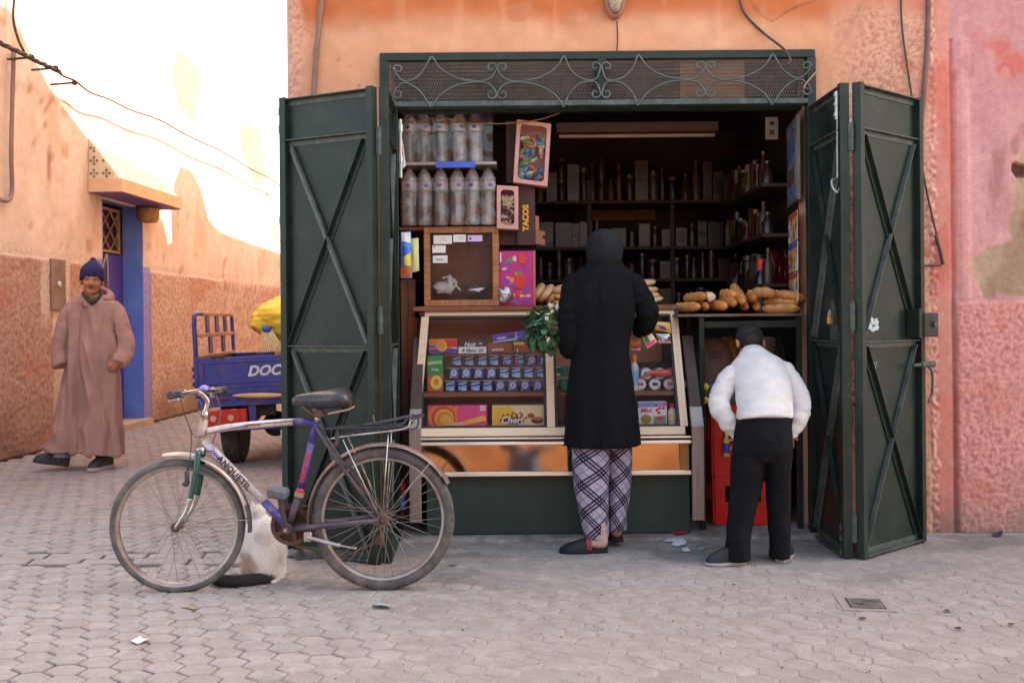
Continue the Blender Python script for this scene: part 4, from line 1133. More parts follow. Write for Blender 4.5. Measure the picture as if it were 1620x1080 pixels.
drink_bottle((1064 - 812) * 5.49 / F, 5.49, zf, .115, .024, RED_, WB, CREAM, 'small white drink bottle with a red cap at bottom right of the case')
drink_bottle((1004 - 812) * 5.62 / F, 5.60, ZS, .20, .026, ORA, WB, LBLUE, 'tall white and blue bottle with an orange cap beside the black coat')
# tins with white round ends on the shelf at the right
for r_, row in enumerate((((1014, 1037, 1060, 1078)), (1024, 1045, 1067))):
    for k, px in enumerate(row):
        Y = 5.60 + .02 * r_; rr_ = .0335; c = Vector(((px - 812) * Y / F, Y, ZS + rr_ + r_ * .058))
        t = thing('round_tin', ('white round tin in the lower row on the right shelf, %s from the left' % ('first second third fourth'.split()[k])) if r_ == 0 else ('white round tin in the upper row on the right shelf, %s from the left' % ('first second third'.split()[k])), 'tin', c - Vector((0, 0, rr_)), 'white round tins on the right shelf of the case')
        G().lathe([(rr_, 0), (rr_, .1)], 16, c, (0, 1, 0)).build('body', M('tin_side', S(150, 140, 170), rough=.35), t, smooth=40)
        G().lathe([(rr_, -.001), (rr_ * .9, -.006), (rr_ * .4, -.008)], 16, c + Vector((0, 0.0, 0)), (0, 1, 0)).build('lid', WHITE, t, smooth=40)
        G().box(c + Vector((-.014, -.0105, -.006)), c + Vector((.016, -.0088, .010))).build('lid_print', INK if (k + r_) % 2 else RED_, t)
g = G().tube(curve_pts([(P(1012, 598, 5.55)), P(1030, 590, 5.56), P(1050, 590, 5.57), P(1078, 588, 5.58)]), [.002, .01, .016, .022] + [.022] * 0 if False else [.004 + .018 * min(1, i / 14) for i in range(25)], 8, flat=.6)
g.build('sausage_packet', M('red_wrapper', S(206, 56, 44), S(230, 110, 90), scale=20, rough=.25), smooth=True, label='shiny red wrapped packet lying on the white tins', cat='packet')
p, w = on(1012, 1078, 5.85, ZS); t, at, _ = pbox('dark_box', 'long dark box standing behind the white tins', 'box', p, w, .145, .1, CHOC)
# packets hung on the inside of the glass at the right
def packet(name, label, pxs, mat, Y, extra=(), puff=.006):
    pts = [P(a, b, Y) for a, b in pxs]; c = sum(pts, Vector()) / len(pts)
    t = thing(name, label, 'packet', Vector((c.x, c.y, min(q.z for q in pts))))
    n = 8; g = G()
    def fn(u, v):
        a = pts[0].lerp(pts[1], u); b = pts[3].lerp(pts[2], u); q = a.lerp(b, v)
        return q + Vector((0, -puff * sin(pi * u) * sin(pi * v) * 2 + .0015 * n3(u * 6, v * 6, c.x * 9), 0))
    g.grid(n, n, fn); b0 = G().grid(n, n, lambda u, v: fn(u, v) + Vector((0, .004 + puff * 3 * sin(pi * u) * sin(pi * v), 0)), True); g.add(b0.v, b0.f)
    g.build('bag', mat, t, smooth=True, fix=False)
    for k, (poly_, m_) in enumerate(extra):
        def pf(u, v):
            a = [lerp(poly_[0][j], poly_[1][j], u) for j in (0, 1)]; b = [lerp(poly_[3][j], poly_[2][j], u) for j in (0, 1)]
            return fn(lerp(a[0], b[0], v), lerp(a[1], b[1], v)) + Vector((0, -.0012 - k * .0004, 0))
        G().grid(6, 6, pf).build('print', m_, t, fix=False)
    return t
Yp = 5.575
packet('sweet_packet', 'yellow and purple sweets packet hanging inside the case at top right', ((1028, 508), (1060, 510), (1062, 527), (1030, 520)), GOLD, Yp, (((( .3, .35), (.5, .75), (.8, .8), (.7, .4)), PUR),))
packet('sweet_packet', 'green and pink card packet dangling from the customer\'s hand before the glass', ((1014, 528), (1027, 521), (1040, 541), (1024, 551)), flatmat('pale_green', (190, 214, 150)), 5.30, ((((.1, .1), (.45, .1), (.5, .9), (.1, .9)), GRN), (((.05, .7), (.95, .7), (.97, .97), (.03, .97)), PNK), (((.5, .1), (.9, .1), (.9, .6), (.5, .6)), LPINK)))
packet('sweet_packet', 'orange packet showing beside the black coat inside the case', ((996, 535), (1014, 533), (1013, 554), (999, 553)), ORA, Yp + .03, ((((.1, .55), (.9, .5), (.9, .8), (.1, .85)), RED_), (((.0, .9), (1, .9), (1, 1), (0, 1)), WHITE)))
packet('clear_bag', 'clear bag with a red edge inside the case below the yellow packet', ((1038, 528), (1060, 528), (1061, 543), (1042, 543)), thin_glass('clear_bag_film', gloss=.3, dust=.15), Yp, ((((.0, .8), (1, .8), (1, 1), (0, 1)), LPINK),))
# top row of boxes on the left, stacked on the cup tray
ZU = P(770, 558, 5.70).z
p, w = on(680, 726, 5.66, ZU); t, at, _ = pbox('biscuit_box', 'orange red and violet box with a round biscuit in the top left of the case', 'box', p, w, .083, .1, ORA)
pr_poly(t, at, [(.002, .002), (w - .002, .002), (w - .002, .03), (.002, .022)], PUR); pr_poly(t, at, [(.002, .03), (.06, .04), (.002, .05)], BLU, .001); pr_poly(t, at, [(.09, .035), (w - .003, .035), (w - .003, .078), (.09, .078)], RED_, .0006)
pr_poly(t, at, circ(.075, .042, .028, .03), flatmat('biscuit_rim', (240, 190, 90)), .0016); pr_poly(t, at, circ(.073, .044, .022, .024), flatmat('biscuit', (220, 140, 50)), .0024); pr_poly(t, at, [(.13, .03), (w - .004, .026), (w - .004, .032), (.13, .036)], WHITE, .0016)
p, w = on(727, 771, 5.64, ZU); t, at, _ = pbox('chocolate_packet', 'black and white packet printed Noir & Blanc 60 beside the orange biscuit box', 'packet', p, w, .085, .06, CHOC)
pr_poly(t, at, [(.0, .0), (w, .0), (w, .037), (.0, .037)], WHITE)
pr_text(t, at, 'Noir', .034, .065, .05, WHITE, .3, bold=.0006, o=.0018); pr_text(t, at, '& Blanc  60', .026, .078, .017, INK, .3, bold=.0004, o=.0018); pr_poly(t, at, circ(.125, .055, .01, .006, 10), LPINK, .0012)
RBRN = flatmat('red_brown', (136, 64, 48))
p, w = on(772, 812, 5.66, ZU); t, at, _ = pbox('biscuit_box', 'red brown box with a small white script line beside the black packet', 'box', p, w, .06, .1, RBRN)
pr_text(t, at, 'sandwich', .018, .06, .02, WHITE, .1, bold=.0006, o=.0014)
p, w = on(814, 856, 5.66, ZU); t, at, _ = pbox('biscuit_box', 'red brown box with an orange label half hidden by the greens', 'box', p, w, .062, .1, RBRN)
pr_poly(t, at, [(.0, .045), (.06, .045), (.06, .062), (.0, .062)], GOLD); pr_poly(t, at, [(.02, .004), (.025, .004), (.025, .022), (.02, .022)], WHITE)
p = P(780, 543, 5.66); t, at, _ = pbox('chocolate_packet', 'violet chocolate packet lying tilted on top of the red brown boxes', 'packet', p, .19, .05, .06, PUR, tilt=-.12)
pr_poly(t, at, [(.002, .002), (.13, .002), (.14, .016), (.002, .008)], LBLUE); pr_poly(t, at, circ(.11, .025, .02, .014, 12), BRN, .001); pr_poly(t, at, [(.133, .003), (.14, .003), (.14, .048), (.133, .048)], LBLUE, .001); pr_text(t, at, 'milka'[:0] or 'cacao', .022, .05, .026, WHITE, .3, bold=.0005, o=.001)
p, w = on(677, 702, 5.64, ZS); t, at, _ = pbox('juice_carton', 'green carton with a cut peach printed on it at the left end of the shelf', 'carton', p, w, .205, .07, GRN)
pr_poly(t, at, [(.002, .002), (w - .002, .002), (w - .002, .10), (.002, .09)], flatmat('peach_skin', (206, 90, 50))); pr_poly(t, at, circ(.052, .052, .033, .04), flatmat('peach_flesh', (244, 206, 96)), .0014); pr_poly(t, at, circ(.052, .055, .014, .018), ORA, .0022); pr_poly(t, at, [(.003, .15), (w - .004, .16), (w - .004, .175), (.003, .17)], flatmat('pale_leaf', (170, 190, 130)), .001)
pr_text(t, at, 'Fruits', .018, .045, .125, WHITE, .2, bold=.0005, o=.001)
# yogurt cups in three tiers on thin clear sheets
CUPB = M('cup_print', S(110, 150, 220), S(150, 196, 236), scale=30, rough=.3)
CUPW = M('cup_white', S(220, 222, 232), rough=.3)
def cup_proto(base, body, band, k):
    t = thing('yogurt_cup', 'x', 'yogurt cup', base, local=True)
    w0, w1, h = .0255, .031, .058
    def sq(w, z, r=.35): return [Vector((w * (1 if abs(cos(a)) > .3 else 0) * 0 + w * max(-1, min(1, 1.25 * cos(a))), w * max(-1, min(1, 1.25 * sin(a))), z)) for a in [i * pi / 8 for i in range(16)]]
    g = G().rings([sq(w0, 0), sq(w1, h * .93)]); cup = g.build('cup', body, t, smooth=40)
    G().rings([sq(w1 + .003, h * .935), sq(w1 + .003, h)]).build('lid', CUPW, cup, smooth=40)
    fr = lambda u, v, o=0: Vector((u, -(lerp(w0, w1, v / h) * 1.0 + .0008 + o), v))
    if k == 0: sh_ = [([(-.024, .006), (.022, .012), (.024, .03), (-.024, .024)], LBLUE), ([(-.024, .04), (.02, .05), (.025, .046), (-.02, .034)], CUPW), ([(-.01, .004), (.022, .004), (.024, .013), (0, .012)], CUPW)]
    elif k == 1: sh_ = [(circ(0, .03, .02, .022, 12), LBLUE), (circ(0, .03, .012, .013, 12), CUPW), (circ(.0, .03, .006, .007, 8), RED_), (circ(-.018, .008, .005, .005, 8), CUPW)]
    elif k == 2: sh_ = [([(-.024, .008), (.024, .008), (.024, .024), (-.024, .024)], CREAM), ([(-.022, .03), (.022, .034), (.022, .044), (-.02, .042)], TEAL)]
    else: sh_ = [([(-.024, .006), (.022, .012), (.024, .03), (-.024, .024)], LBLUE), (circ(-.012, .014, .01, .008, 10), RED_), ([(-.024, .04), (.02, .05), (.025, .046), (-.02, .034)], CUPW)]
    for q, (pl_, m_) in enumerate(sh_):
        G().add([fr(u, v, .0006 * q) for u, v in pl_], [tuple(range(len(pl_)))]).build('print', m_, cup, fix=False)
    return t
protos = [cup_proto((0, 0, 0), M('cup_blue', S(66, 92, 186), S(92, 130, 210), scale=30, rough=.3), None, 0), cup_proto((0, 0, 0), M('cup_violet', S(76, 80, 180), S(110, 120, 214), scale=30, rough=.3), None, 1), cup_proto((0, 0, 0), TEAL, None, 2), cup_proto((0, 0, 0), M('cup_blue', (0, 0, 0)), None, 3)]
used = [False] * 4
tiers = [(ZS + .001, 705, 'bottom'), (ZS + .072, 711, 'middle'), (ZS + .143, 716, 'top')]
kinds = [[0, 0, 0, 0, 1, 1, 1, 1], [1, 1, 1, 1, 0, 0, 0, 0], [0, 0, 0, 0, 3, 3, 1, 1]]
SHEET = thin_glass('clear_plastic_sheet', gloss=.12, dust=.3)
ordn = 'first second third fourth fifth sixth seventh eighth ninth'.split()
for ti, (z, px0, nm) in enumerate(tiers):
    Y = 5.66 + ti * .03
    for c in range(9):
        if c == 8 and ti == 2: continue
        k = kinds[ti][c] if c < 8 else 2
        px = px0 + c * 19.8 + (3 if c == 8 else 0)
        loc = Vector(((px - 812) * Y / F + .03, Y + .03, z))
        kind_ = ('dark green jar with a cream band' if k == 2 else ('blue cup with a red fruit' if k == 3 else ('violet blue cup with a round emblem' if k == 1 else 'blue and white striped cup')))
        lab = '%s, %s from left, %s tier of the case' % (kind_, ordn[c], nm)
        o = protos[k] if not used[k] else dup(protos[k])
        used[k] = True
        o.location = loc; o['label'] = lab; o['group'] = 'yogurt cups stacked in three tiers in the display case'; o.rotation_euler = (0, 0, RND.uniform(-.08, .08))
    G().box(((690 - 812) * Y / F, Y - .012, z + .0585), ((866 - 812) * Y / F, Y + .09, z + .0615)).build('clear_sheet', SHEET, label='clear plastic sheet lying on the %s tier of yogurt cups' % nm, cat='plastic sheet')
for k, (z, h) in enumerate(((ZS, .07), (ZS + .075, .07))):
    c = Vector(((893 - 812) * 5.7 / F, 5.72, z)); G().lathe([(.028, 0), (.03, .05), (.022, .06)], 12, c).build('green_jar', TEAL, smooth=40, label='dark green jar %s right of the middle post of the case' % ('on the shelf' if k == 0 else 'stacked on another'), cat='jar')
# ---------------------------------------------------------------- on the counter: glass box with wooden frame, breads
fb = thing('wooden_glass_box', 'pine framed glass box with stickers and white wrapping inside, on the left of the counter', 'display box', (P(730, 480, 5.66).x, 5.66, ZC))
Yw = 5.655
a, b = P(671, 483, Yw), P(789, 358, Yw); x0, x1, z0, z1 = a.x, b.x, ZC + .0, b.z
fw = .038
zb0 = z0 + .002
for nm, lo_, hi_, m_ in (('top_rail', (x0, Yw, z1 - .035), (x1, Yw + .025, z1), PINEH), ('bottom_rail', (x0, Yw, zb0), (x1, Yw + .025, zb0 + .034), PINEH), ('left_stile', (x0, Yw, zb0 + .0345), (x0 + .036, Yw + .025, z1 - .0355), PINE), ('right_stile', (x1 - .038, Yw, zb0 + .0345), (x1, Yw + .025, z1 - .0355), PINE)):
    G().box(lo_, hi_, bev=.003).build(nm, m_, fb)
G().box((x0 + .004, Yw - .012, zb0), (x1 + .0, Yw - .001, zb0 + .012), bev=.002).build('lip', PINEH, fb)
BOXIN = M('box_inner_board', S(104, 56, 38), S(136, 78, 50), scale=3, rough=.6, stretch=(1, 1, 5))
G().box((x0 + .002, Yw + .24, zb0), (x1 - .002, Yw + .25, z1)).build('back_board', BOXIN, fb)
for xx in (x0, x1 - .012): G().box((xx, Yw + .026, zb0), (xx + .012, Yw + .239, z1)).build('side_board', BOXIN, fb)
G().box((x0 + .013, Yw + .026, zb0), (x1 - .013, Yw + .239, zb0 + .012)).build('floor_board', BOXIN, fb)
G().box((x0, Yw + .026, z1 - .012), (x1, Yw + .24, z1)).build('top_board', BOXIN, fb)
G().box((x0 + .036, Yw + .012, zb0 + .034), (x1 - .038, Yw + .015, z1 - .035)).build('glass_pane', thin_glass('box_glass', gloss=-.02, dust=.03, dcol=(.6, .5, .45)), fb)
lettering('-SEKALLI', .03, (lerp(x0, x1, .62), Yw, z1 - .018), (1, 0, 0), (0, 0, 1), M('pencil', S(110, 66, 40)), fb, .2)
STK = flatmat('sticker', (226, 214, 206))
for k, (px0, py0, px1, py1, kd) in enumerate(((686, 372, 715, 386, 0), (717, 371, 737, 383, 1), (740, 372, 763, 382, 2), (684, 388, 705, 400, 3), (685, 404, 708, 416, 4))):
    a, b = P(px0, py1, Yw + .011), P(px1, py0, Yw + .011)
    s_ = G().box((a.x, Yw + .0105, a.z), (b.x, Yw + .0115, b.z)).build('sticker', STK if kd != 2 else flatmat('lilac_sticker', (206, 176, 214)), fb)
    cx, cz = (a.x + b.x) / 2, (a.z + b.z) / 2
    m_ = INK if kd in (1, 4, 0) else PUR
    if kd == 3: G().box((a.x + .004, Yw + .0095, b.z - .010), (a.x + .018, Yw + .0104, b.z - .004)).build('mark', RED_, s_)
    if kd == 4: 
        g = G()
        for q in range(9): g.box((a.x + .018 + q * .005, Yw + .0095, cz - .008), (a.x + .020 + q * .005, Yw + .0104, cz + .003))
        g.build('bar_marks', INK, s_)
    elif kd in (0, 1): 
        g = G()
        for q in range(3): g.box((cx - .012 + .006 * kd, Yw + .0095, cz + .006 - q * .006), (cx + .022, Yw + .0104, cz + .0075 - q * .006))
        g.build('fine_print', flatmat('grey_print', (150, 144, 150)), s_)
    elif kd == 2: G().box((cx - .034, Yw + .0095, cz - .008), (cx - .02, Yw + .0104, cz + .006)).build('mark', PUR, s_)
# wrapping inside the box
CR = M('white_wrapping', S(214, 206, 200), S(240, 234, 230), scale=12, rough=.5)
def crumple(g, c, r, seed, n=14, k=.45):
    c = Vector(c); q = G().ell(c, 1.0, n, n // 2 + 2)
    g.add([c + Vector(((v - c).x * r[0], (v - c).y * r[1], (v - c).z * r[2])) * (1 + k * noise.noise((v - c) * 2.3 + Vector((seed, 0, 0))) + k * .7 * noise.noise((v - c) * 5 + Vector((seed, 3, 0)))) for v in q.v], q.f); return g
g = crumple(G(), P(700, 455, 5.76), (.05, .04, .035), 1); crumple(g, P(712, 450, 5.76), (.02, .02, .05), 2); g.tube(curve_pts([P(700, 440, 5.75), P(712, 438, 5.75), P(722, 452, 5.75), P(728, 459, 5.75)]), .006, 6)
g.tube(curve_pts([P(718, 441, 5.75), P(722, 448, 5.74), P(714, 461, 5.75)]), .006, 6)
g.build('crumpled_wrapping', CR, smooth=True, label='crumpled white paper twists inside the wooden glass box', cat='paper')
g = crumple(G(), P(752, 459, 5.78), (.075, .05, .022), 5, 18, .6); g.build('clear_wrapping', thin_glass('crumpled_film', gloss=.35, dust=.3, dcol=(.7, .62, .6)), smooth=True, label='crumpled clear film lying inside the wooden glass box', cat='plastic film')
# flat round breads
BREAD = M('crust', S(190, 136, 78), S(234, 190, 132), scale=7, rough=.8, bump=.001, bscale=60, dirt=S(236, 214, 180), dscale=9, damt=.5, rnd=.12)
def rbread(px, py, Y, r, tilt_deg, roll, label, th=.022, yaw=0):
    c = P(px, py, Y); 
    g = G(); pf = [(r * .3, -th), (r * .8, -th * .95), (r * .97, -th * .45), (r, 0), (r * .97, th * .4), (r * .8, th * .85), (r * .3, th * 1.05)]
    g.lathe(pf, 26, (0, 0, 0)); 
    mt = Matrix.Translation(c) @ Matrix.Rotation(yaw, 4, 'Z') @ Matrix.Rotation(radians(tilt_deg), 4, 'Y') @ Matrix.Rotation(radians(roll), 4, 'X')
    g.v = [v * (1 + .03 * n3(v.x * 14, v.y * 14, px * .1)) for v in g.v]
    g.xf(mt); return g.build('round_bread', BREAD, smooth=True, label=label, cat='bread', group='round loaves on the counter')
rbread(822, 468, 5.78, .066, -22, 8, 'round loaf lying flat at the left end of the bread row', .02)
rbread(848, 463, 5.80, .07, -48, 8, 'steeply leaning round loaf, second in the bread row left of the coat')
rbread(862, 464, 5.82, .07, -44, 8, 'leaning round loaf, third in the bread row left of the coat')
rbread(876, 466, 5.84, .066, -40, 8, 'leaning round loaf, fourth in the bread row left of the coat')
rbread(892, 456, 5.80, .075, -12, 8, 'pale floury loaf topmost of the pile beside the coat', .022)
rbread(893, 467, 5.80, .07, -2, 8, 'round loaf second from the top of the pile left of the coat', .017)
rbread(894, 478, 5.80, .072, 0, 8, 'round loaf at the bottom of the pile left of the coat', .017)
for k, (px, py, c_) in enumerate(((1018, 447, 'topmost brown'), (1022, 457, 'second from the top'), (1024, 466, 'middle'), (1030, 474, 'fourth, wider'), (1024, 484, 'bottom'))):
    rbread(px, py, 5.84, .072, (-6, 2, 0, -8, 0)[k], 6, c_ + ' round loaf of the stack right of the customer\'s shoulder', .0165)
G().box(P(990, 491.5, 5.74), P(1056, 489, 5.95)).build('bread_cloth', M('pink_paper', S(176, 110, 96), rough=.9), label='pinkish paper under the bread stack on the counter', cat='paper')

# ---------------------------------------------------------------- bottled water packs
PET = thin_glass('clear_bottle', tint=(.92, .86, .84), gloss=.03, dust=.27, dcol=(.78, .62, .58), rough=.08)
PETL = M('bottle_label', S(176, 150, 150), S(196, 168, 168), scale=30, rough=.3)
def water_pack(name_label, xs, Y, z, h, r, top_green, dim=False, wrap=None):
    pk = thing('water_bottle_pack', name_label, 'water bottles', (sum(xs) / len(xs), Y, z), 'packs of bottled water')
    for k, x in enumerate(xs):
        pf = [(r * .85, 0), (r, .01)]
        zz = .02
        while zz < h * .56:
            pf += [(r, zz), (r * .93, zz + .008)]; zz += .019
        pf += [(r, h * .57), (r, h * .60), (r, h * .76), (r * .92, h * .82), (r * .66, h * .90), (r * .36, h * .955), (r * .34, h * .965)]
        b = G().lathe(pf, 16, (x, Y, z)).build('bottle', PET, pk, smooth=60)
        G().lathe([(r * .37, h * .962), (r * .37, h)], 10, (x, Y, z)).build('cap', M('green_cap', S(50, 84, 60), rough=.5) if top_green else M('pale_cap', S(150, 120, 110), rough=.5), b, smooth=40)
        G().lathe([(r * 1.01, h * .60), (r * 1.01, h * .735)], 16, (x, Y, z), cap=False).build('paper_label', PETL, b, smooth=40)
        an = -pi / 2 + (.35 if k % 2 else -.1); q = Vector((cos(an), sin(an), 0))
        G().ell(Vector((x, Y, z + h * .675)) + q * r * .86, (.016, .0125, .012), 8, 6).build('emblem', BLU, b, smooth=True)
        G().lathe([(r * 1.015, h * .585), (r * 1.015, h * .60)], 16, (x, Y, z), cap=False).build('green_line', GRN if top_green else M('grey_line', S(90, 84, 80)), b, smooth=40)
    return pk
Yk = 5.62
zP1 = P(700, 356, Yk).z; xs1 = [P(q, 300, Yk + .05).x for q in (648, 671, 697, 723, 747, 772)]
h1 = P(700, 262, Yk).z - zP1
pk1 = water_pack('lower pack of six clear water bottles with blue labels, on the wooden glass box', xs1, Yk + .05, zP1, h1, .043, True)
zP2 = P(700, 258, Yk).z; h2 = .30
xs2 = [P(q, 220, Yk + .05).x for q in (647, 670, 697, 727, 752)]
pk2 = water_pack('upper pack of clear water bottles behind film, hanging just under the transom', xs2, Yk + .05, zP2 + .004, h2, .043, False)
# shrink film, tray between the packs
FILM = thin_glass('shrink_film', gloss=.02, dust=.05, dcol=(.66, .54, .52), rough=.12)
def film(xa, xb, ya, yb, za, zb, seed, par):
    g = G(); nu, nv = 60, 14
    def fn(u, v):
        x = lerp(xa, xb, u); z = lerp(za, zb, v); k = (x - xa) / (.088)
        return Vector((x, ya - .004 - .008 * abs(sin(pi * k * 0.98)) - .01 * n3(x * 22, z * 16, seed) * (1 - v * .4), z))
    g.grid(nu, nv, fn); return g.build('shrink_film', FILM, par, smooth=True, fix=False)
film(xs1[0] - .045, xs1[-1] + .045, Yk + .05 - .043, 0, zP1 + .002, zP1 + h1 * .8, 1, pk1)
film(xs2[0] - .03, xs2[-1] + .10, Yk + .05 - .043, 0, zP2 + .006, zP2 + h2 * .97, 7, pk2)
G().box((xs2[0] - .05, Yk - .02, zP2 - .012), (xs2[-1] + .12, Yk + .2, zP2 + .003)).build('bottle_tray', M('white_blue_card', S(150, 130, 130), S(178, 160, 158), scale=5, rough=.6), label='thin white card tray between the two packs of water bottles', cat='tray')
lb_ = G().box((P(690, 256, Yk).x, Yk - .024, zP2 - .03), (P(752, 256, Yk).x, Yk - .0205, zP2 + .004)).build('blue_card_edge', BLU, label='blue printed card edge above the lower water bottles', cat='card')
# shelf board on the left carrying all of it
G().box((-.64, 5.69, zP1 - .02), (-.08, 6.0, zP1 - .003)).build('side_shelf', WOODB, label='short brown shelf board under the lower pack of water bottles', cat='shelf')
# bright packets at the left edge
YQ = 5.60
packet('snack_bag', 'blue and yellow crisp bag hanging at the left edge of the shop', ((634, 367), (650, 366), (652, 440), (634, 440)), flatmat('sky', (60, 130, 200)), YQ, ((((.1, .02), (.95, .02), (.95, .25), (.1, .2)), WHITE), (((.1, .3), (.7, .35), (.9, .6), (.2, .6)), BLU), (((.3, .55), (.95, .45), (.95, .75), (.4, .72)), YEL), (((.0, .74), (.95, .76), (.95, .98), (.0, .98)), flatmat('rust_print', (176, 90, 50)))), puff=.012)
packet('snack_bag', 'pale yellow paper packet beside the blue crisp bag', ((648, 378), (662, 376), (663, 428), (649, 432)), flatmat('pale_yellow', (206, 196, 130)), YQ + .02, (), puff=.01)
packet('paper_slip', 'white and orange paper slip hanging beside the upper bottles', ((631, 207), (635, 207), (642, 262), (632, 272)), WHITE, YQ - .06, ((((.1, .35), (.9, .45), (.9, .8), (.1, .7)), ORA),), puff=.002)
for px, w_ in ((640, 9), (652, 7)):
    a = P(px, 480, 5.75); G().box((a.x - .02, 5.74, .05), (a.x + .02, 5.78, P(px, 442, 5.75).z)).build('wooden_post', M('dark_wood', S(92, 58, 46), S(120, 78, 60), scale=5, rough=.8, stretch=(5, 5, 1)), label=('outer' if px == 640 else 'inner') + ' dark wooden post at the left end of the counter', cat='post')
t = pbox('carton', 'brown red carton stack behind the left end of the counter', 'box', P(646, 600, 5.72), .11, .36, .2, M('brown_carton', S(110, 60, 40), S(132, 76, 52), scale=6, rough=.8))[0]

# candy boxes, tacos box, purple box, cartons
def windowbox(label, quad, Y, fill, seed):
    """pink carton with a round-cornered window full of sweets; quad = its corners in the photograph, clockwise from top left"""
    q = [P(a, b, Y) for a, b in quad]; t = thing('candy_box', label, 'candy box', (q[3] + q[2]) / 2)
    ux, uy = (q[2] - q[3]).normalized(), (q[0] - q[3]).normalized(); W, H = (q[2] - q[3]).length, (q[0] - q[3]).length
    back = Vector((0, 1, 0))
    out = [(0, 0), (W, 0), (W, H), (0, H)]; m_ = .022; r = .022
    inn = []
    for cx, cy, a0 in ((m_ + r, m_ + r, pi), (W - m_ - r, m_ + r, 1.5 * pi), (W - m_ - r, H - m_ - r, 0), (m_ + r, H - m_ - r, .5 * pi)):
        inn += [(cx + r * cos(a0 + k * pi / 8), cy + r * sin(a0 + k * pi / 8)) for k in range(5)]
    n = len(inn); g = G()
    ring = []
    for k in range(4): ring += [out[k]] * 5
    fr = lambda p, d: q[3] + ux * p[0] + uy * p[1] + back * d
    g.add([fr(p, 0) for p in ring] + [fr(p, 0) for p in inn] + [fr(p, .006) for p in inn], [(i, (i + 1) % n, n + (i + 1) % n, n + i) for i in range(n)] + [(n + i, n + (i + 1) % n, 2 * n + (i + 1) % n, 2 * n + i) for i in range(n)])
    g.add([fr(p, 0) for p in out] + [fr(p, .10) for p in out], [(0, 4, 5, 1), (1, 5, 6, 2), (2, 6, 7, 3), (3, 7, 4, 0), (4, 7, 6, 5)])
    g.build('carton', M('pink_carton', S(196, 138, 128), S(216, 160, 148), scale=5, rough=.6), t, fix=False)
    g = G().add([fr(p, .004) for p in inn], [tuple(range(n))]); g.build('window', thin_glass('window_film', gloss=-.03, dust=.02), t, fix=False)
    rq = random.Random(seed); 
    for k in range(42):
        c = fr((rq.uniform(m_ + .012, W - m_ - .012), m_ + .01 + (H - 2 * m_) * .8 * rq.random()), .014 + .02 * rq.random())
        R_ = Matrix.Rotation(rq.uniform(0, 6.28), 3, 'Y') @ Matrix.Rotation(rq.uniform(-.5, .5), 3, 'X')
        gg = G(); gg.rings([[c + R_ @ Vector((x_, .007 * sin(a_) * rz, .010 * cos(a_) * rz)) for a_ in [i * pi / 3 for i in range(6)]] for x_, rz in ((-.034, 1.5), (-.021, .5), (-.015, 1.5), (.015, 1.5), (.021, .5), (.034, 1.5))])
        gg.build('sweet', fill[k % len(fill)], t, smooth=True)
    return t
SH = lambda n, c: M('wrap_' + n, tuple(v * .8 for v in S(*c)), S(*c), scale=40, rough=.25)
windowbox('large tilted pink carton with a window full of blue and orange sweets', ((818, 189), (874, 197), (866, 295), (812, 288)), 5.62, [SH('blue', (60, 100, 160)), SH('blue2', (90, 140, 190)), SH('orange', (196, 104, 56)), SH('cream', (206, 186, 150)), SH('green', (120, 140, 70))], 4)
windowbox('small pink carton with a window of red and brown sweets beside the water bottles', ((786, 293), (821, 294), (820, 363), (786, 361)), 5.60, [SH('maroon', (120, 50, 50)), SH('pinkw', (206, 150, 140)), SH('dark', (70, 40, 40)), SH('cream', (206, 186, 150))], 9)
DBOX = M('dark_brown_carton', S(60, 34, 26), S(78, 46, 34), scale=4, rough=.7)
a = P(818, 388, 5.68); t, at, _ = pbox('tacos_box', 'dark brown carton printed TACOS in yellow running upwards', 'box', a, .105, .345, .2, DBOX)
pr_text(t, at, 'TACOS', .046, .052, .155, M('print_tacos', S(236, 160, 20), rough=.5), rot=pi / 2, bold=.0022, o=.001)
a = P(801, 290, 5.75); pbox('dark_carton', 'plain dark brown carton behind the large pink candy box', 'box', a, .08, .36, .2, DBOX)
a = P(786, 388, 5.72); pbox('dark_carton', 'dark carton between the small candy box and the purple box', 'box', a, .13, .10, .2, DBOX)
a = P(846, 365, 5.70); pbox('carton_flap', 'narrow orange carton edge right of the tacos box', 'carton', a, .024, .085, .01, M('orange_card', S(186, 112, 76), rough=.8))
g = G().prism([(0, .01), (.065, .0), (.068, .03), (.052, .04), (.052, .055), (.068, .058), (.065, .078), (.02, .088), (0, .06)], P(844, 388, 5.69), (1, 0, 0), (0, 0, 1), (0, .01, 0)); g.build('torn_flap', M('torn_card', S(150, 96, 70), rough=.9), label='torn brown cardboard flap with a notch above the purple box', cat='cardboard')
a = P(790, 478, 5.70); t, at, _ = pbox('sweets_box', 'purple magenta carton printed with little red and blue figures, left of the breads', 'box', Vector((a.x, 5.70, ZC + .001)), .208, .315, .1, MAG)
rq = random.Random(12)
for k in range(36):
    u, v = rq.uniform(.015, .17), rq.uniform(.02, .28); s1, s2 = rq.uniform(.006, .018), rq.uniform(.005, .014)
    pr_poly(t, at, [(min(.186, max(.002, u + s1 * (1 + .3 * rq.random()) * cos(a_))), v + s2 * (1 + .4 * rq.random()) * sin(a_)) for a_ in [i * pi / 4 for i in range(8)]], (RED_, ORA, RED_, PUR, LPINK, BLU, GRN)[k % 7], .0006 + k * .00006)
pr_poly(t, at, [(.115, .24), (.155, .24), (.155, .30), (.115, .30)], RED_, .004); pr_poly(t, at, [(.09, .1), (.145, .1), (.15, .17), (.125, .18), (.095, .165)], RED_, .0045); pr_poly(t, at, [(.005, .25), (.014, .25), (.014, .305), (.005, .305)], WHITE, .004)
G().box(at(.195, .0), at(.208, .315, .004)).build('orange_edge', M('orange_card', (0, 0, 0)), t)
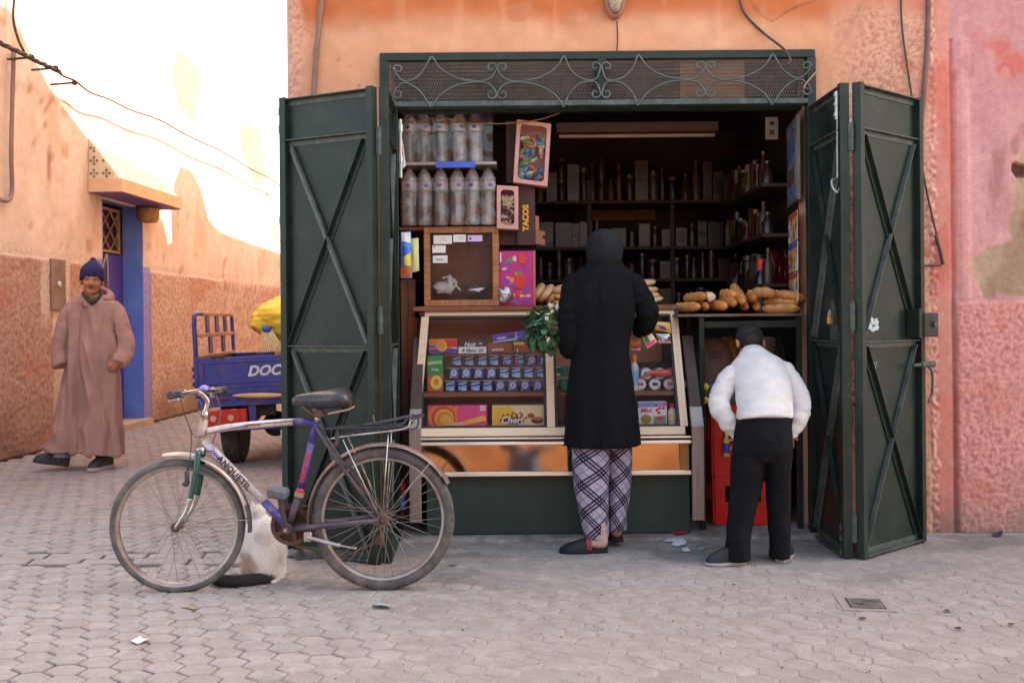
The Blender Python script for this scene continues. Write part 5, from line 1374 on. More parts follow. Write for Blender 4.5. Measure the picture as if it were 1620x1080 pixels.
g = crumple(G(), P(800, 466, 5.66), (.04, .02, .045), 8, 14, .5); g.build('clear_bag', thin_glass('crumpled_film', ), smooth=True, label='small crumpled clear bag at the foot of the purple carton', cat='bag')
cable([P(735, 195, 5.6), P(790, 196, 5.6), P(850, 190, 5.6), P(888, 178, 5.58)], .003, 'pale string tied across above the candy box', M('pale_string', S(150, 120, 90), rough=.9), 'string', cat='string')

# ---------------------------------------------------------------- back of the shop
LM = thing('strip_lamp', 'unlit fluorescent strip lamp across the dark ceiling of the shop', 'lamp', (0.9, 6.2, 2.35))
a, b = P(880, 196, 6.6), P(1136, 208, 6.6)
G().box((a.x, 6.58, b.z), (b.x, 6.66, a.z + .005), bev=.003).build('housing', M('lamp_enamel', S(104, 76, 64), S(118, 88, 74), rough=.5), LM)
G().tube([(a.x + .02, 6.62, b.z - .02), (b.x - .02, 6.62, b.z - .02)], .013, 10).build('lamp_tube', M('unlit_tube', S(200, 180, 165), rough=.3), LM, smooth=40)
SHELF = M('shelf_wood', S(48, 28, 22), S(62, 38, 28), scale=4, rough=.7)
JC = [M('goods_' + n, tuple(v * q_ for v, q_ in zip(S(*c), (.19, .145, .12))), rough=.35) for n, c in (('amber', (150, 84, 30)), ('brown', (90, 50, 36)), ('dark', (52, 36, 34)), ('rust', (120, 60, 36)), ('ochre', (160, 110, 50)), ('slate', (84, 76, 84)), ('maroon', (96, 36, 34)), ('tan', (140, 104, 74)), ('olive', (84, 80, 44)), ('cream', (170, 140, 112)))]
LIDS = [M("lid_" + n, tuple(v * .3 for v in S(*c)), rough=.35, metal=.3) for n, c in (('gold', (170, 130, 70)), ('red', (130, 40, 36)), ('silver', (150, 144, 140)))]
rq = random.Random(21)
def jar(kind, p, h, r, m1, m2):
    g = G(); g.cur = 0
    if kind == 0: g.lathe([(r * .95, 0), (r, .006), (r, h * .8), (r * .85, h * .86)], 10, p); g.cur = 1; g.lathe([(r * .9, h * .861), (r * .9, h)], 10, p)
    elif kind == 1: g.lathe([(r, 0), (r, h * .55), (r * .4, h * .75), (r * .35, h * .9)], 10, p); g.cur = 1; g.lathe([(r * .4, h * .9), (r * .4, h)], 8, p)
    elif kind == 2: g.lathe([(r, 0), (r, h)], 12, p); g.cur = 1; g.lathe([(r * 1.01, h * .25), (r * 1.01, h * .75)], 12, p, cap=False)
    else: g.box(p + Vector((-r, -r * .6, 0)), p + Vector((r, r * .6, h)), bev=.002); g.cur = 1; g.box(p + Vector((-r * .8, -r * .6 - .001, h * .2)), p + Vector((r * .8, -r * .6 - .0002, h * .8)))
    return g
shelves = [(320, 860, 1150, 'top back shelf'), (392, 866, 1150, 'second back shelf'), (442, 870, 1150, 'third back shelf'), (484, 870, 1150, 'lowest back shelf')]
YSh = 7.3
kn = {0: ('jar', 'jar'), 1: ('bottle', 'bottle'), 2: ('tin_can', 'tin'), 3: ('carton', 'packet')}
cn = ['amber', 'brown', 'dark', 'rust', 'ochre', 'slate', 'maroon', 'tan', 'olive', 'cream']
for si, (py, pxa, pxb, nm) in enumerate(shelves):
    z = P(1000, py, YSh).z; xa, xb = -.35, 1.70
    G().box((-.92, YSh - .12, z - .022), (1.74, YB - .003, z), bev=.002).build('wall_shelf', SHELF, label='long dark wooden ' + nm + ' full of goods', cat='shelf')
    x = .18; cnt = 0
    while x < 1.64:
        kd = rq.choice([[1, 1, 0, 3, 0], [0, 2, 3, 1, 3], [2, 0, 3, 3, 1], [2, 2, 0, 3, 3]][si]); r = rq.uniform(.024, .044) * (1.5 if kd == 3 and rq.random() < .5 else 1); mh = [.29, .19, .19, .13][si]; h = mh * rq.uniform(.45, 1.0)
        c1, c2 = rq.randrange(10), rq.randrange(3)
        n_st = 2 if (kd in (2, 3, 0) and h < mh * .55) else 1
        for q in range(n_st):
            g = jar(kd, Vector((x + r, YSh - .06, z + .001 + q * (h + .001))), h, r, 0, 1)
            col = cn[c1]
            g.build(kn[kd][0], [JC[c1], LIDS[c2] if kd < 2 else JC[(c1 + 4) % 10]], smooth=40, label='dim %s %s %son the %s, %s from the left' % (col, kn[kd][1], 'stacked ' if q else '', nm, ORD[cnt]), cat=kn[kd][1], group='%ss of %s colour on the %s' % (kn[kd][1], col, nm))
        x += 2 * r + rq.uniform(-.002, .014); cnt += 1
for x in (.55, 1.15): G().box((x, YSh - .1, 1.1), (x + .03, YSh - .07, 2.2)).build('shelf_upright', SHELF, label=('left' if x < 1 else 'right') + ' dark upright of the shelves at the back of the shop', cat='upright')
G().box((.62, YB - .05, 1.95), (1.1, YB - .01, 2.2)).build('picture_board', M('tan_board', S(120, 84, 54), rough=.8), label='dim tan board on the back wall above the top shelf', cat='board')
# display rack columns on the right wall with hanging goods
rr_ = random.Random(8)
for j, (z, nm) in enumerate(((1.98, 'upper'), (1.68, 'middle'), (1.38, 'lower'))):
    G().box((1.50, 5.95, z), (1.745, 7.1, z + .02)).build('side_wall_shelf', SHELF, label=nm + ' dark shelf on the right side wall of the shop', cat='shelf')
    y = 6.0; cnt = 0
    while y < 7.0:
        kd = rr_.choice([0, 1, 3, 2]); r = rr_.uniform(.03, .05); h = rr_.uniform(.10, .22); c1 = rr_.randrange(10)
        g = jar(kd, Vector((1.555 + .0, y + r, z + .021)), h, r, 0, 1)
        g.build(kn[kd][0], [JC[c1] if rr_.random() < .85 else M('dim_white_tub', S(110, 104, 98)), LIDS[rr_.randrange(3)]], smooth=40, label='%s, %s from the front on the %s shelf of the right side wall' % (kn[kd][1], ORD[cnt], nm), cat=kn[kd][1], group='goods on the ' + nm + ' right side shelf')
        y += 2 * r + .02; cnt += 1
a = P(1220, 203, 6.2); t, at, _ = pbox('calendar_card', 'small white card with a dark figure high on the right in the shop', 'card', a + Vector((-.035, 0, -.07)), .08, .14, .006, flatmat('dim_white', (170, 158, 146)))
pr_poly(t, at, circ(.04, .1, .014, .012, 8), INK); pr_poly(t, at, [(.025, .03), (.055, .03), (.055, .06), (.025, .06)], M('print_greybrown', S(110, 90, 80)))
# blue framed poster and magazine rack on the right jamb
pos = thing('framed_poster', 'tall blue picture in a dark frame on the right wall just inside the opening', 'poster', (1.60, 5.7, 1.5))
yA, yB = 5.56, 5.80
def rp(y, z, o=0.0): return Vector((1.735 - o - (5.8 - y) * .16, y, z))
def rquad(g, y0, y1, z0, z1, o, th=.004):
    a = [rp(y0, z0, o), rp(y1, z0, o), rp(y1, z1, o), rp(y0, z1, o)]; b = [v + Vector((th, 0, 0)) for v in a]
    return g.add(a + b, [(0, 1, 2, 3), (7, 6, 5, 4), (0, 4, 5, 1), (1, 5, 6, 2), (2, 6, 7, 3), (3, 7, 4, 0)])
zt_, zb_ = P(1262, 186, 5.65).z, P(1262, 318, 5.65).z
g = G(); rquad(g, 5.55, 6.02, zb_, zt_, .10, .02); g.build('frame', M('poster_frame', S(120, 110, 104), rough=.4), pos)
g = G(); rquad(g, 5.575, 5.995, zb_ + .02, zt_ - .02, .103, .002); g.build('picture', M('poster_print', S(50, 86, 150), S(150, 160, 190), scale=5, rough=.3, stretch=(1, 1, 2)), pos)
g = G()
for k in range(9): rquad(g, 5.62 + .04 * k, 5.645 + .04 * k, zb_ + .10 + .05 * n3(k, 1), zb_ + .2 + .06 * n3(k, 3), .1045, .001)
g.build('picture_figures', M('poster_figures', S(110, 70, 60), rough=.3), pos)
mags = [(WHITE, 0.00), (RED_, .0), (GOLD, .0)]
zz0 = P(1262, 478, 5.6).z; zz1 = P(1262, 332, 5.6).z
for j in range(3):
    h = (zz1 - zz0) / 3
    for i in range(4):
        y0 = 5.55 + i * .11
        t = thing('magazine', '%s comic magazine on the right jamb, %s row, %s from the front' % (['cream', 'white', 'pale pink', 'yellow'][(i + j) % 4], ['bottom', 'middle', 'top'][j], ordn[i]), 'magazine', rp(y0, zz0 + j * h, .1))
        g = G(); rquad(g, y0, y0 + .104, zz0 + j * h + .004, zz0 + (j + 1) * h - .004, .10, .003); g.build('cover', [CREAM, WHITE, LPINK, GOLD][(i + j) % 4], t)
        g = G(); rquad(g, y0 + .004, y0 + .1, zz0 + (j + 1) * h - .035, zz0 + (j + 1) * h - .008, .1012, .001); g.build('title_band', [RED_, BLU, RED_][j], t)
        for q in range(4):
            g = G(); yy, zz_ = y0 + .01 + .06 * RND.random(), zz0 + j * h + .01 + (h - .07) * RND.random(); rquad(g, yy, yy + .03, zz_, zz_ + .035, .1014 + .0006 * q, .0005); g.build('print', RND.choice([GRN, BLU, ORA, RED_, PUR, YEL]), t)
cola = drink_bottle(P(1204, 450, 6.1).x, 6.1, P(1204, 482, 6.1).z - .06, .34, .04, RED_, M('dark_drink', (.02, .012, .01), rough=.15), INK, 'tall dark soft drink bottle with a red and white cap behind the baguettes')
for k in range(5):
    a = P(1225 + 9 * k, 430 + 12 * (k % 3), 6.2); packet('crisp_bag', ['deep red', 'dark red', 'crimson', 'brown red', 'wine red'][k] + ' crisp bag hanging in the dark behind the baguettes', ((1214 + 9 * k, 395 + 10 * (k % 3)), (1232 + 9 * k, 397 + 10 * (k % 3)), (1232 + 9 * k, 455), (1214 + 9 * k, 455)), M('crisp_red_' + str(k), S(120 + 10 * k, 24, 26), rough=.3), 6.25 + .03 * k, puff=.02)
# the dark interior below the shelves
G().box((1.0, 6.9, .03), (1.7, 7.2, .9)).build('storage_chest', M('dark_chest', S(50, 40, 36), rough=.8), label='dark chest in the gloom at the back right of the shop', cat='chest')

# ---------------------------------------------------------------- green metal table with baguettes, crates, sacks, water
tb_ = thing('metal_table', 'dark green iron table carrying the baguettes at the right of the shop', 'table', (1.3, 5.7, .03))
ya, yb = 5.50, 5.95
zt1 = P(1180, 496, ya).z
xl_, xr_ = P(1106, 520, ya).x, P(1270, 520, ya).x
TBT = M('table_top_sheet', S(96, 78, 70), S(130, 110, 98), scale=6, rough=.45, metal=.3)
G().box((P(1070, 495, ya).x, ya - .015, zt1 - .016), (xr_ + .008, yb, zt1), bev=.003).build('table_top', TBT, tb_)
for x in (xl_, xr_ - .034):
    for y in (ya, yb - .03): G().box((x, y, .031), (x + .030, y + .030, zt1 - .017), bev=.002).build('leg', GREEN, tb_)
zr = P(1180, 512, ya).z
G().box((xl_ + .031, ya + .002, zr - .022), (xr_ - .035, ya + .026, zr + .01), bev=.002).build('front_rail', GREEN, tb_)
G().box((xl_ + .031, ya + .0, zr + .011), (xr_ - .035, ya + .012, zr + .014)).build('rail_edge', GREENEDGE, tb_)
g = G().box((xl_ - .006, ya - .006, P(1106, 676, ya).z), (xl_ + .036, ya + .036, P(1106, 662, ya).z), bev=.003); g.build('leg_clamp', GREEN, tb_)
CRUST = M('baguette_crust', S(208, 124, 56), S(242, 178, 104), scale=12, rough=.45, bump=.002, bscale=30, dirt=S(176, 94, 42), dscale=9, damt=.6, rnd=.2)
SLASH = M('pale_slash', S(226, 168, 104), S(244, 200, 146), scale=20, rough=.7)
CRUMB = M('bread_crumb', S(226, 206, 176), S(240, 226, 204), scale=30, rough=.9, bump=.003, bscale=120)
def baguette(a, b, r, label, bend=0.0, tipn=True, slash=3):
    a, b = Vector(a), Vector(b); n = 15; L = (b - a).length
    pts = [a.lerp(b, i / n) + Vector((0, 0, bend * sin(pi * i / n))) for i in range(n + 1)]
    rad = [r * (max(0.0, 1 - abs(2 * i / n - 1) ** 3.2) ** .5 * .9 + .1) * (1 + .07 * sin(i * 1.6 + a.x * 50)) for i in range(n + 1)]
    g = G().tube(pts, rad, 12, flat=.86)
    t = thing('baguette', label, 'baguette', (a + b) / 2, 'baguettes piled on the green metal table')
    g.build('crust', CRUST, t, smooth=True); d = (b - a).normalized()
    for k in range(slash):
        q = pts[3 + k * (n - 6) // max(1, slash - 1)]; u = Vector((0, -.75, .75)); u = (u - d * u.dot(d)).normalized(); w = d.cross(u)
        ax = (d * .8 + w * .6).normalized(); sd = u.cross(ax); c = q + u * r * .80
        gg = G().ell((0, 0, 0), 1.0, 10, 6); gg.v = [c + ax * v.x * r * .8 + sd * v.y * r * .2 + u * v.z * r * .10 for v in gg.v]; gg.build('slash', SLASH, t, smooth=True)
    return t
zb1 = zt1
def bag(px0, py0, Y0_, px1, py1, Y1_, r, label, bend=0): return baguette(P(px0, py0, Y0_), P(px1, py1, Y1_), r, label, bend)
bag(1066, 487, 5.75, 1108, 485, 5.56, .030, 'baguette at the far left of the bottom row on the green table')
bag(1108, 482, 5.80, 1119, 486, 5.53, .026, 'short baguette end pointing forward, second in the bottom row')
bag(1118, 481, 5.78, 1150, 485, 5.56, .031, 'fat baguette third from the left in the bottom row', 0)
bag(1140, 472, 5.80, 1164, 480, 5.53, .030, 'baguette with a pale broken tip pointing at the street, middle of the pile')
bag(1168, 480, 5.78, 1182, 486, 5.56, .028, 'round baguette end right of the pale tipped one, bottom row')
bag(1192, 478, 5.82, 1199, 488, 5.53, .028, 'baguette with a white floury nose at the bottom centre of the pile')
bag(1204, 489, 5.62, 1266, 488, 5.60, .029, 'long dusty baguette lying sideways at the bottom right')
bag(1206, 478, 5.70, 1264, 480, 5.64, .026, 'long baguette lying sideways, second layer at the right', .006)
bag(1220, 465, 5.68, 1274, 472, 5.62, .027, 'long golden baguette topmost at the right end of the pile', .006)
bag(1180, 470, 5.72, 1228, 466, 5.60, .032, 'curved pale golden baguette arching over the right middle of the pile', .02)
bag(1186, 472, 5.75, 1194, 471, 5.52, .029, 'baguette end seen head on below the arching one')
bag(1158, 452, 5.74, 1178, 479, 5.50, .032, 'thick baguette slanting down to the front, topmost in the middle')
bag(1140, 464, 5.76, 1164, 466, 5.58, .028, 'short baguette in the upper layer left of the slanting one')
bag(1082, 472, 5.74, 1117, 468, 5.58, .029, 'upper left baguette lying on the bottom row')
t = thing('broken_baguette', 'baguette broken open to its white crumb, second in the upper layer', 'baguette', P(1125, 475, 5.6)); t['group'] = 'baguettes piled on the green metal table'
baguette_ = G().tube([P(1116, 468, 5.78), P(1120, 468, 5.7), P(1124, 469, 5.62)], [.02, .027, .026], 12); baguette_.build('crust', CRUST, t, smooth=True)
g = crumple(G(), P(1124.5, 469.5, 5.605), (.026, .014, .024), 3, 16, .35); g.build('crumb', CRUMB, t, smooth=True)
# red crates
REDP = M('red_crate_plastic', S(232, 36, 28), S(244, 54, 42), scale=5, rough=.38, dirt=S(150, 26, 22), dscale=6, damt=.35)
def crate(x0, Y, z, W, D, H, label, text=True):
    t = thing('bottle_crate', label, 'crate', (x0 + W / 2, Y, z), 'red bottle crates stacked under the metal table')
    def wall(nm, o, u, w, hnd):
        g = G(); u = Vector(u); n = Vector((0, 0, 1)).cross(u); o = Vector(o)
        th = n * -.012
        def pc(a, b, c, d): g.prism([(a, c), (b, c), (b, d), (a, d)], o, u, (0, 0, 1), th)
        hh0, hh1 = H * .46, H * .80
        pc(0, w, 0, hh0); pc(0, w, hh1, H)
        pc(0, w * .14, hh0, hh1); pc(w * .86, w, hh0, hh1)
        for k in range(hnd): 
            c = w * (.14 + .72 * (k + 1) / (hnd + 1)); pc(c - .012, c + .012, hh0, hh1)
        g.prism([(-.004, H - .02), (w + .004, H - .02), (w + .004, H), (-.004, H)], o + n * .004, u, (0, 0, 1), n * -.004)
        g.prism([(-.004, 0), (w + .004, 0), (w + .004, .018), (-.004, .018)], o + n * .004, u, (0, 0, 1), n * -.004)
        for c in (.012, w - .012): g.prism([(c - .010, .019), (c + .010, .019), (c + .010, H - .021), (c - .010, H - .021)], o + n * .003, u, (0, 0, 1), n * -.0029)
        return g.build(nm, REDP, t)
    wall('front_side', (x0, Y, z), (1, 0, 0), W, 3); wall('left_side', (x0, Y + D, z), (0, -1, 0), D, 2); wall('right_side', (x0 + W, Y, z), (0, 1, 0), D, 1); wall('back_side', (x0 + W, Y + D, z), (-1, 0, 0), W, 1)
    G().box((x0 + .013, Y + .013, z), (x0 + W - .013, Y + D - .013, z + .012)).build('floor', REDP, t)
    for i in range(4):
        for j in range(3):
            c = (x0 + .055 + i * (W - .11) / 3, Y + .055 + j * (D - .11) / 2, z + .013)
            G().lathe([(.03, 0), (.03, H * .55), (.013, H * .8), (.012, H * .98)], 10, c).build('bottle', M('brown_bottle_glass', (.03, .015, .008), rough=.12), t, smooth=40)
    fc = G().box((x0 + W * .36, Y - .006, z + H * .44), (x0 + W * .52, Y - .0003, z + H * .74)).build('badge', M('badge_dark', (.03, .02, .02), rough=.5), t) if False else None
    return t
Yc = 5.62
xc = P(1131, 800, Yc).x; 
za, zb_c = .035, P(1150, 752, Yc).z
H1 = zb_c - za - .001
H2 = P(1150, 640, Yc).z - zb_c
def turn(t, a):
    t.rotation_euler = (0, 0, a)
c1 = crate(xc, Yc, za, .40, .30, H1, 'lower red plastic bottle crate on the floor under the table')
c2 = crate(xc - .004, Yc + .004, zb_c, .40, .30, H2, 'upper red plastic bottle crate stacked on the other')
for t, z, H in ((c1, za, H1), (c2, zb_c, H2)):
    lettering('33 cl', .045, (xc + .33, Yc - .0045, z + H * .2), (1, 0, 0), (0, 0, 1), WHITE, t, 0, .001)
# water bottles lying on the crates with yellow caps
for k, (py, nm) in enumerate(((612, 'upper'), (633, 'lower'))):
    c = P(1116, py, 5.52); t = thing('lying_bottle', nm + ' of the two clear blue bottles with yellow caps lying on the crates', 'bottle', c, 'bottles with yellow caps on the crates')
    ax = Vector((.85, .5, 0)).normalized()
    G().lathe([(.012, 0), (.016, .03), (.032, .07), (.036, .10), (.036, .28), (.03, .29)], 14, c, ax).build('bottle', M('blue_water_bottle', S(84, 92, 104), S(120, 128, 140), scale=8, rough=.12), t, smooth=40)
    G().lathe([(.020, -.008), (.021, .018)], 12, c - ax * .012, ax).build('cap', YEL, t, smooth=40); G().lathe([(.0225, .0), (.0225, .006)], 12, c - ax * .02, ax).build('cap_ring', M('cap_ring', S(200, 150, 40)), t, smooth=40)
yb_ = drink_bottle(P(1150, 700, 5.58).x, 5.585, P(1150, 722, 5.58).z, .14, .018, YEL, YEL, BLU, 'slim yellow and blue bottle in the opening of the upper crate')
# sacks behind
SACK = M('woven_sack', S(150, 116, 96), S(176, 142, 120), scale=20, rough=.9, stretch=(1, 1, 12), bump=.001)
SACK2 = M('orange_sack', S(176, 120, 66), S(196, 140, 84), scale=20, rough=.9, stretch=(12, 1, 1), bump=.001)
for k, (px, Y, w, m_, lab) in enumerate(((1128, 6.0, .11, SACK, 'bulging beige woven sack with dark letters standing under the table'), (1152, 6.08, .07, SACK2, 'narrow orange brown sack beside the beige one'), (1205, 6.15, .14, SACK, 'pale brown sack in the shadow behind the boy'))):
    t = thing('sack', lab, 'sack', (P(px, 600, Y).x, Y, .04)); cx = t.location.x
    g = G(); g.rings([[Vector((cx + w * q * cos(a) * (1 + .06 * sin(3 * a + z * 9)), Y + .11 * q * sin(a), z)) for a in [i * 2 * pi / 20 for i in range(20)]] for z, q in ((.04, .7), (.10, 1), (.4, 1.05), (.8, 1.08), (.98, 1.0), (1.05, .8), (1.08, .4))]); g.build('bag', m_, t, smooth=True)
    if k == 0: lettering('BY', .07, (cx + .0, Y - .125, .98), (1, 0, 0), (0, .1, 1), BRN, t, 0, .003)
# counter side panel area and litter under the trim
G().box((.90, 5.65, .04), (.945, 6.0, ZT)).build('side_partition', M('dark_partition', S(34, 30, 28), S(50, 44, 40), scale=12, rough=.9), label='dark cobwebbed partition between the counter and the metal table', cat='partition')
# ---------------------------------------------------------------- bicycle
YB_ = 4.44
def bp(px, py, o=0.0):
    """point of the bicycle seen at this place, in its own plane; o = metres towards the street"""
    p = P(px, py, YB_); return Vector((p.x, YB_ - o, p.z))
RUBBER = M('tyre_rubber', (0.055, 0.05, 0.048), (0.10, 0.09, 0.085), scale=30, rough=.85, dirt=(.20, .16, .13), dscale=14, damt=.6)
RUBBERG = M('worn_grey_tyre', (0.07, 0.065, 0.063), (0.12, 0.11, 0.105), scale=30, rough=.8, dirt=(.24, .2, .17), dscale=14, damt=.5)
RIMA = M('dull_rim', S(150, 140, 134), S(186, 178, 172), scale=12, rough=.4, metal=.75, dirt=S(128, 94, 74), dscale=9, damt=.5)
SPOKE = M('spoke_steel', S(120, 112, 106), S(160, 152, 146), scale=20, rough=.4, metal=.7)
CHROME = M('worn_chrome', S(170, 160, 154), S(214, 208, 202), scale=14, rough=.25, metal=.9, dirt=S(130, 84, 58), dscale=12, damt=.55)
RUSTM = M('rusty_hub', S(84, 62, 54), S(124, 92, 76), scale=40, rough=.7, metal=.3)
MUD = M('mudguard_metal', S(132, 112, 106), S(170, 152, 146), scale=6, rough=.4, metal=.55, dirt=S(112, 76, 62), dscale=7, damt=.6)
FPAINT = M('frame_white_worn', S(196, 186, 182), S(220, 212, 206), scale=10, rough=.4, dirt=S(120, 78, 92), dscale=22, damt=.7)
FBLUE = M('frame_blue_paint', S(50, 40, 110), S(78, 62, 150), scale=10, rough=.35, dirt=S(150, 140, 160), dscale=16, damt=.4)
FDARK = M('frame_dark_paint', S(62, 52, 66), S(92, 80, 90), scale=14, rough=.5, dirt=S(122, 98, 86), dscale=16, damt=.5)
FGREEN = M('fork_green_paint', S(10, 62, 60), S(18, 92, 84), scale=10, rough=.25, coat=.4, dirt=S(20, 50, 50), dscale=14, damt=.4)
bk = thing('bicycle', 'old silver and purple bicycle with rear rack and flat front tyre before the green door', 'bicycle', (P(445, 900, YB_).x, YB_, 0.0))
def torus_tyre(c, R, r, n=72, m=10, flat=0.0, tread=False):
    g = G(); rings = []
    for i in range(n):
        a = 2 * pi * i / n; rad = R
        ring = []
        for k in range(m):
            b = 2 * pi * k / m; q = R + r * cos(b) * 1.05
            w = r * sin(b)
            x, z = c.x + q * cos(a), c.z + q * sin(a)
            if z < .002 + flat * 0: w *= 1 + min(.7, (.002 - z) * 30); z = .0015 + (z - .002) * .05
            ring.append(Vector((x, c.y + w, z)))
        rings.append(ring)
    vs = [p for r_ in rings for p in r_]; fs = []
    for i in range(n):
        for k in range(m): fs.append((i * m + k, i * m + (k + 1) % m, ((i + 1) % n) * m + (k + 1) % m, ((i + 1) % n) * m + k))
    g.add(vs, fs); return g
def wheel(name, c, R, rt, tyre_mat, knobs, yaw=0.0, nsp=32, lab=None):
    w = bpy.data.objects.new(name, None); w.empty_display_size = .1
    link(w, bk, c - ORIG[bk.name], c)
    if lab: w['label'] = lab
    if yaw: w.rotation_euler = (0, 0, yaw)
    torus_tyre(c, R - rt, rt).build('tyre', tyre_mat, w, smooth=True)
    if knobs:
        g = G()
        for i in range(96):
            a = 2 * pi * i / 96
            for s_, da in ((-1, 0), (1, .5), (0, .25)):
                aa = a + da * 2 * pi / 96; q = R - .004 if s_ == 0 else R - .010
                p = c + Vector((q * cos(aa), s_ * rt * .62, q * sin(aa)))
                if p.z < .006: continue
                rad = Vector((cos(aa), s_ * .55, sin(aa))).normalized(); tan = Vector((-sin(aa), 0, cos(aa))); sd = rad.cross(tan)
                q_ = G().box((-.0045, -.006, -.003), (.0045, .006, .0045)); m_ = Matrix((tan, sd, rad)).transposed()
                g.add([m_ @ v + p for v in q_.v], q_.f)
        g.build('tread_knobs', tyre_mat, w, kind='stuff')
    Rr = R - 2 * rt + .004
    rings = []
    for i in range(72):
        a = 2 * pi * i / 72; rr2 = [(Rr, -.012), (Rr + .004, -.014), (Rr + .006, .014), (Rr, .012), (Rr - .012, .008), (Rr - .014, -.0), (Rr - .012, -.008)]
        rings.append([c + Vector((q * cos(a), y, q * sin(a))) for q, y in rr2])
    g = G(); m = 7; vs = [p for r_ in rings for p in r_]
    g.add(vs, [(i * m + k, i * m + (k + 1) % m, ((i + 1) % 72) * m + (k + 1) % m, ((i + 1) % 72) * m + k) for i in range(72) for k in range(m)]); g.build('rim', RIMA, w, smooth=50)
    G().lathe([(.007, -.052), (.007, -.04), (.022, -.036), (.022, -.031), (.013, -.027), (.013, .027), (.022, .031), (.022, .036), (.007, .04), (.007, .052)], 12, c, (0, 1, 0)).build('hub', RUSTM, w, smooth=40)
    me = None
    for side in (-1, 1):
        for k in range(nsp // 2):
            a = 2 * pi * k / (nsp // 2) + (pi / nsp * 2 if side > 0 else 0); cr = 1 if k % 2 else -1
            if me is None or True:
                pass
            key = (side, cr)
            if key not in SPM:
                h = Vector((.020 * cos(cr * 1.25), side * .033, .020 * sin(cr * 1.25))); e = Vector((Rr - .008, side * .003, 0))
                gg = G().tube([h, e], .0013, 5); SPM[key] = gg.mesh('spoke', SPOKE)
            o = bpy.data.objects.new('spoke', SPM[key]); link(o, w, Vector((0, 0, 0)), Vector((0, 0, 0))); o.rotation_euler = (0, -a, 0)
    return w
SPM = {}
cr_ = bp(606, 817); cr_.z = .318
cf_ = bp(281, 834); cf_.z = .292
SPM = {}; RW_ = wheel('rear_wheel', cr_, .318, .024, RUBBER, True, 0, 36)
SPM = {}; FW_ = wheel('front_wheel', cf_, .298, .018, RUBBERG, False, radians(3), 32, 'front wheel with a flat worn grey tyre')
def bpart(name, pts, r, mat, seg=10, smooth=True, flat=1.0): return G().tube([Vector(p) for p in pts], r, seg, flat=flat).build(name, mat, bk, smooth=smooth)
sc, bb, ht, hb = bp(498, 671), bp(456, 834), bp(323, 664), bp(316, 708)
bpart('top_tube', curve_pts([bp(328, 682), bp(360, 676), bp(420, 670), bp(465, 667)]), .0155, FPAINT); bpart('top_tube', curve_pts([bp(464, 667), bp(482, 667), bp(499, 672)]), .0156, FBLUE)
bpart('down_tube', [bp(322, 697), bp(418, 793)], .019, FPAINT); bpart('down_tube', [bp(417.5, 792.5), bb], .0191, FBLUE)
bpart('seat_tube', [bp(500, 668), bp(493, 700)], .0162, FBLUE); bpart('seat_tube', [bp(493, 700), bp(474, 780)], .0165, FBLUE); bpart('seat_tube', [bp(474.3, 779), bb], .0163, FDARK)
bpart('head_tube', [ht, hb], .019, M('head_tube_worn', S(176, 150, 130), S(200, 176, 158), scale=12, rough=.45, dirt=S(110, 74, 56), dscale=12))
bpart('headset', [bp(324, 660), bp(325, 650)], [.021, .017], CHROME)
for s_ in (-1, 1):
    o = .045 * s_
    bpart('seat_stay', [bp(499, 672, .015 * s_), bp(540, 732, .035 * s_), bp(601, 812, .058 * s_)], [.0085, .009, .0075], FDARK, 8)
    bpart('chain_stay', [bp(458, 836, .02 * s_), bp(500, 830, .038 * s_), bp(602, 818, .058 * s_)], [.0135, .012, .009], FDARK, 8)
    bpart('fork_blade', curve_pts([bp(317, 712, .03 * s_), bp(314, 748, .042 * s_), bp(307, 785, .046 * s_)]), [.0145 - .0001 * i for i in range(17)], FGREEN)
    bpart('fork_tip', curve_pts([bp(307, 784, .046 * s_), bp(300, 805, .046 * s_), bp(282, 833, .046 * s_)]), [.0125 - .0003 * i for i in range(17)], CHROME)
bpart('fork_crown', [bp(320, 706), bp(317, 716)], [.021, .024], CHROME)
g = G().lathe([(.021, -.036), (.023, -.034), (.023, .034), (.021, .036)], 14, bb, (0, 1, 0)); g.build('bottom_bracket', FDARK, bk, smooth=40)
g = G().lathe([(.009, -.012), (.009, .0)], 8, bb + Vector((0, -.046, 0)), (0, 1, 0)); g.build('axle_bolt', CHROME, bk)
# crank, pedals, chainring, chain
cA = P(440, 779, YB_ - .115)
g = G().bar(bb + Vector((0, -.05, 0)), P(442, 782, YB_ - .062), .022, .013, (1, 0, 0), .002); g.build('crank_arm', M('crank_black', S(62, 56, 56), S(92, 84, 82), scale=10, rough=.4, metal=.5), bk)
pd = G().box(bp(421, 789, .15), bp(452, 771, .075), bev=.006); pd = G().box(cA + Vector((-.042, -.045, -.022)), cA + Vector((.042, .045, .022)), bev=.010); pd.xf(Matrix.Translation(cA) @ Matrix.Rotation(.18, 4, 'Y') @ Matrix.Translation(-cA)); pdo = pd.build('pedal', M('pedal_grey', S(66, 70, 78), S(96, 100, 108), scale=10, rough=.5), bk)
G().lathe([(.008, -.094), (.010, -.0925)], 10, cA, (0, 1, 0)).build('pedal_cap', RUSTM, pdo)
g = G().bar(bb + Vector((0, .05, 0)), bp(474, 884, -.062), .022, .013, (1, 0, 0), .002); g.build('crank_arm', M('crank_black', ()), bk) if False else g.build('crank_arm', MATS['crank_black'], bk)
pd2 = G().box((bp(460, 886).x, YB_ + .07, bp(474, 892).z), (bp(490, 886).x, YB_ + .15, bp(474, 879).z), bev=.005); pd2.build('pedal', MATS['pedal_grey'], bk)
RC = .088; cc = bb + Vector((0, .045, 0))
g = G(); pr_ = []
for k in range(88): pr_.append(((RC + (.004 if k % 2 else 0)) * cos(2 * pi * k / 88), (RC + (.004 if k % 2 else 0)) * sin(2 * pi * k / 88)))
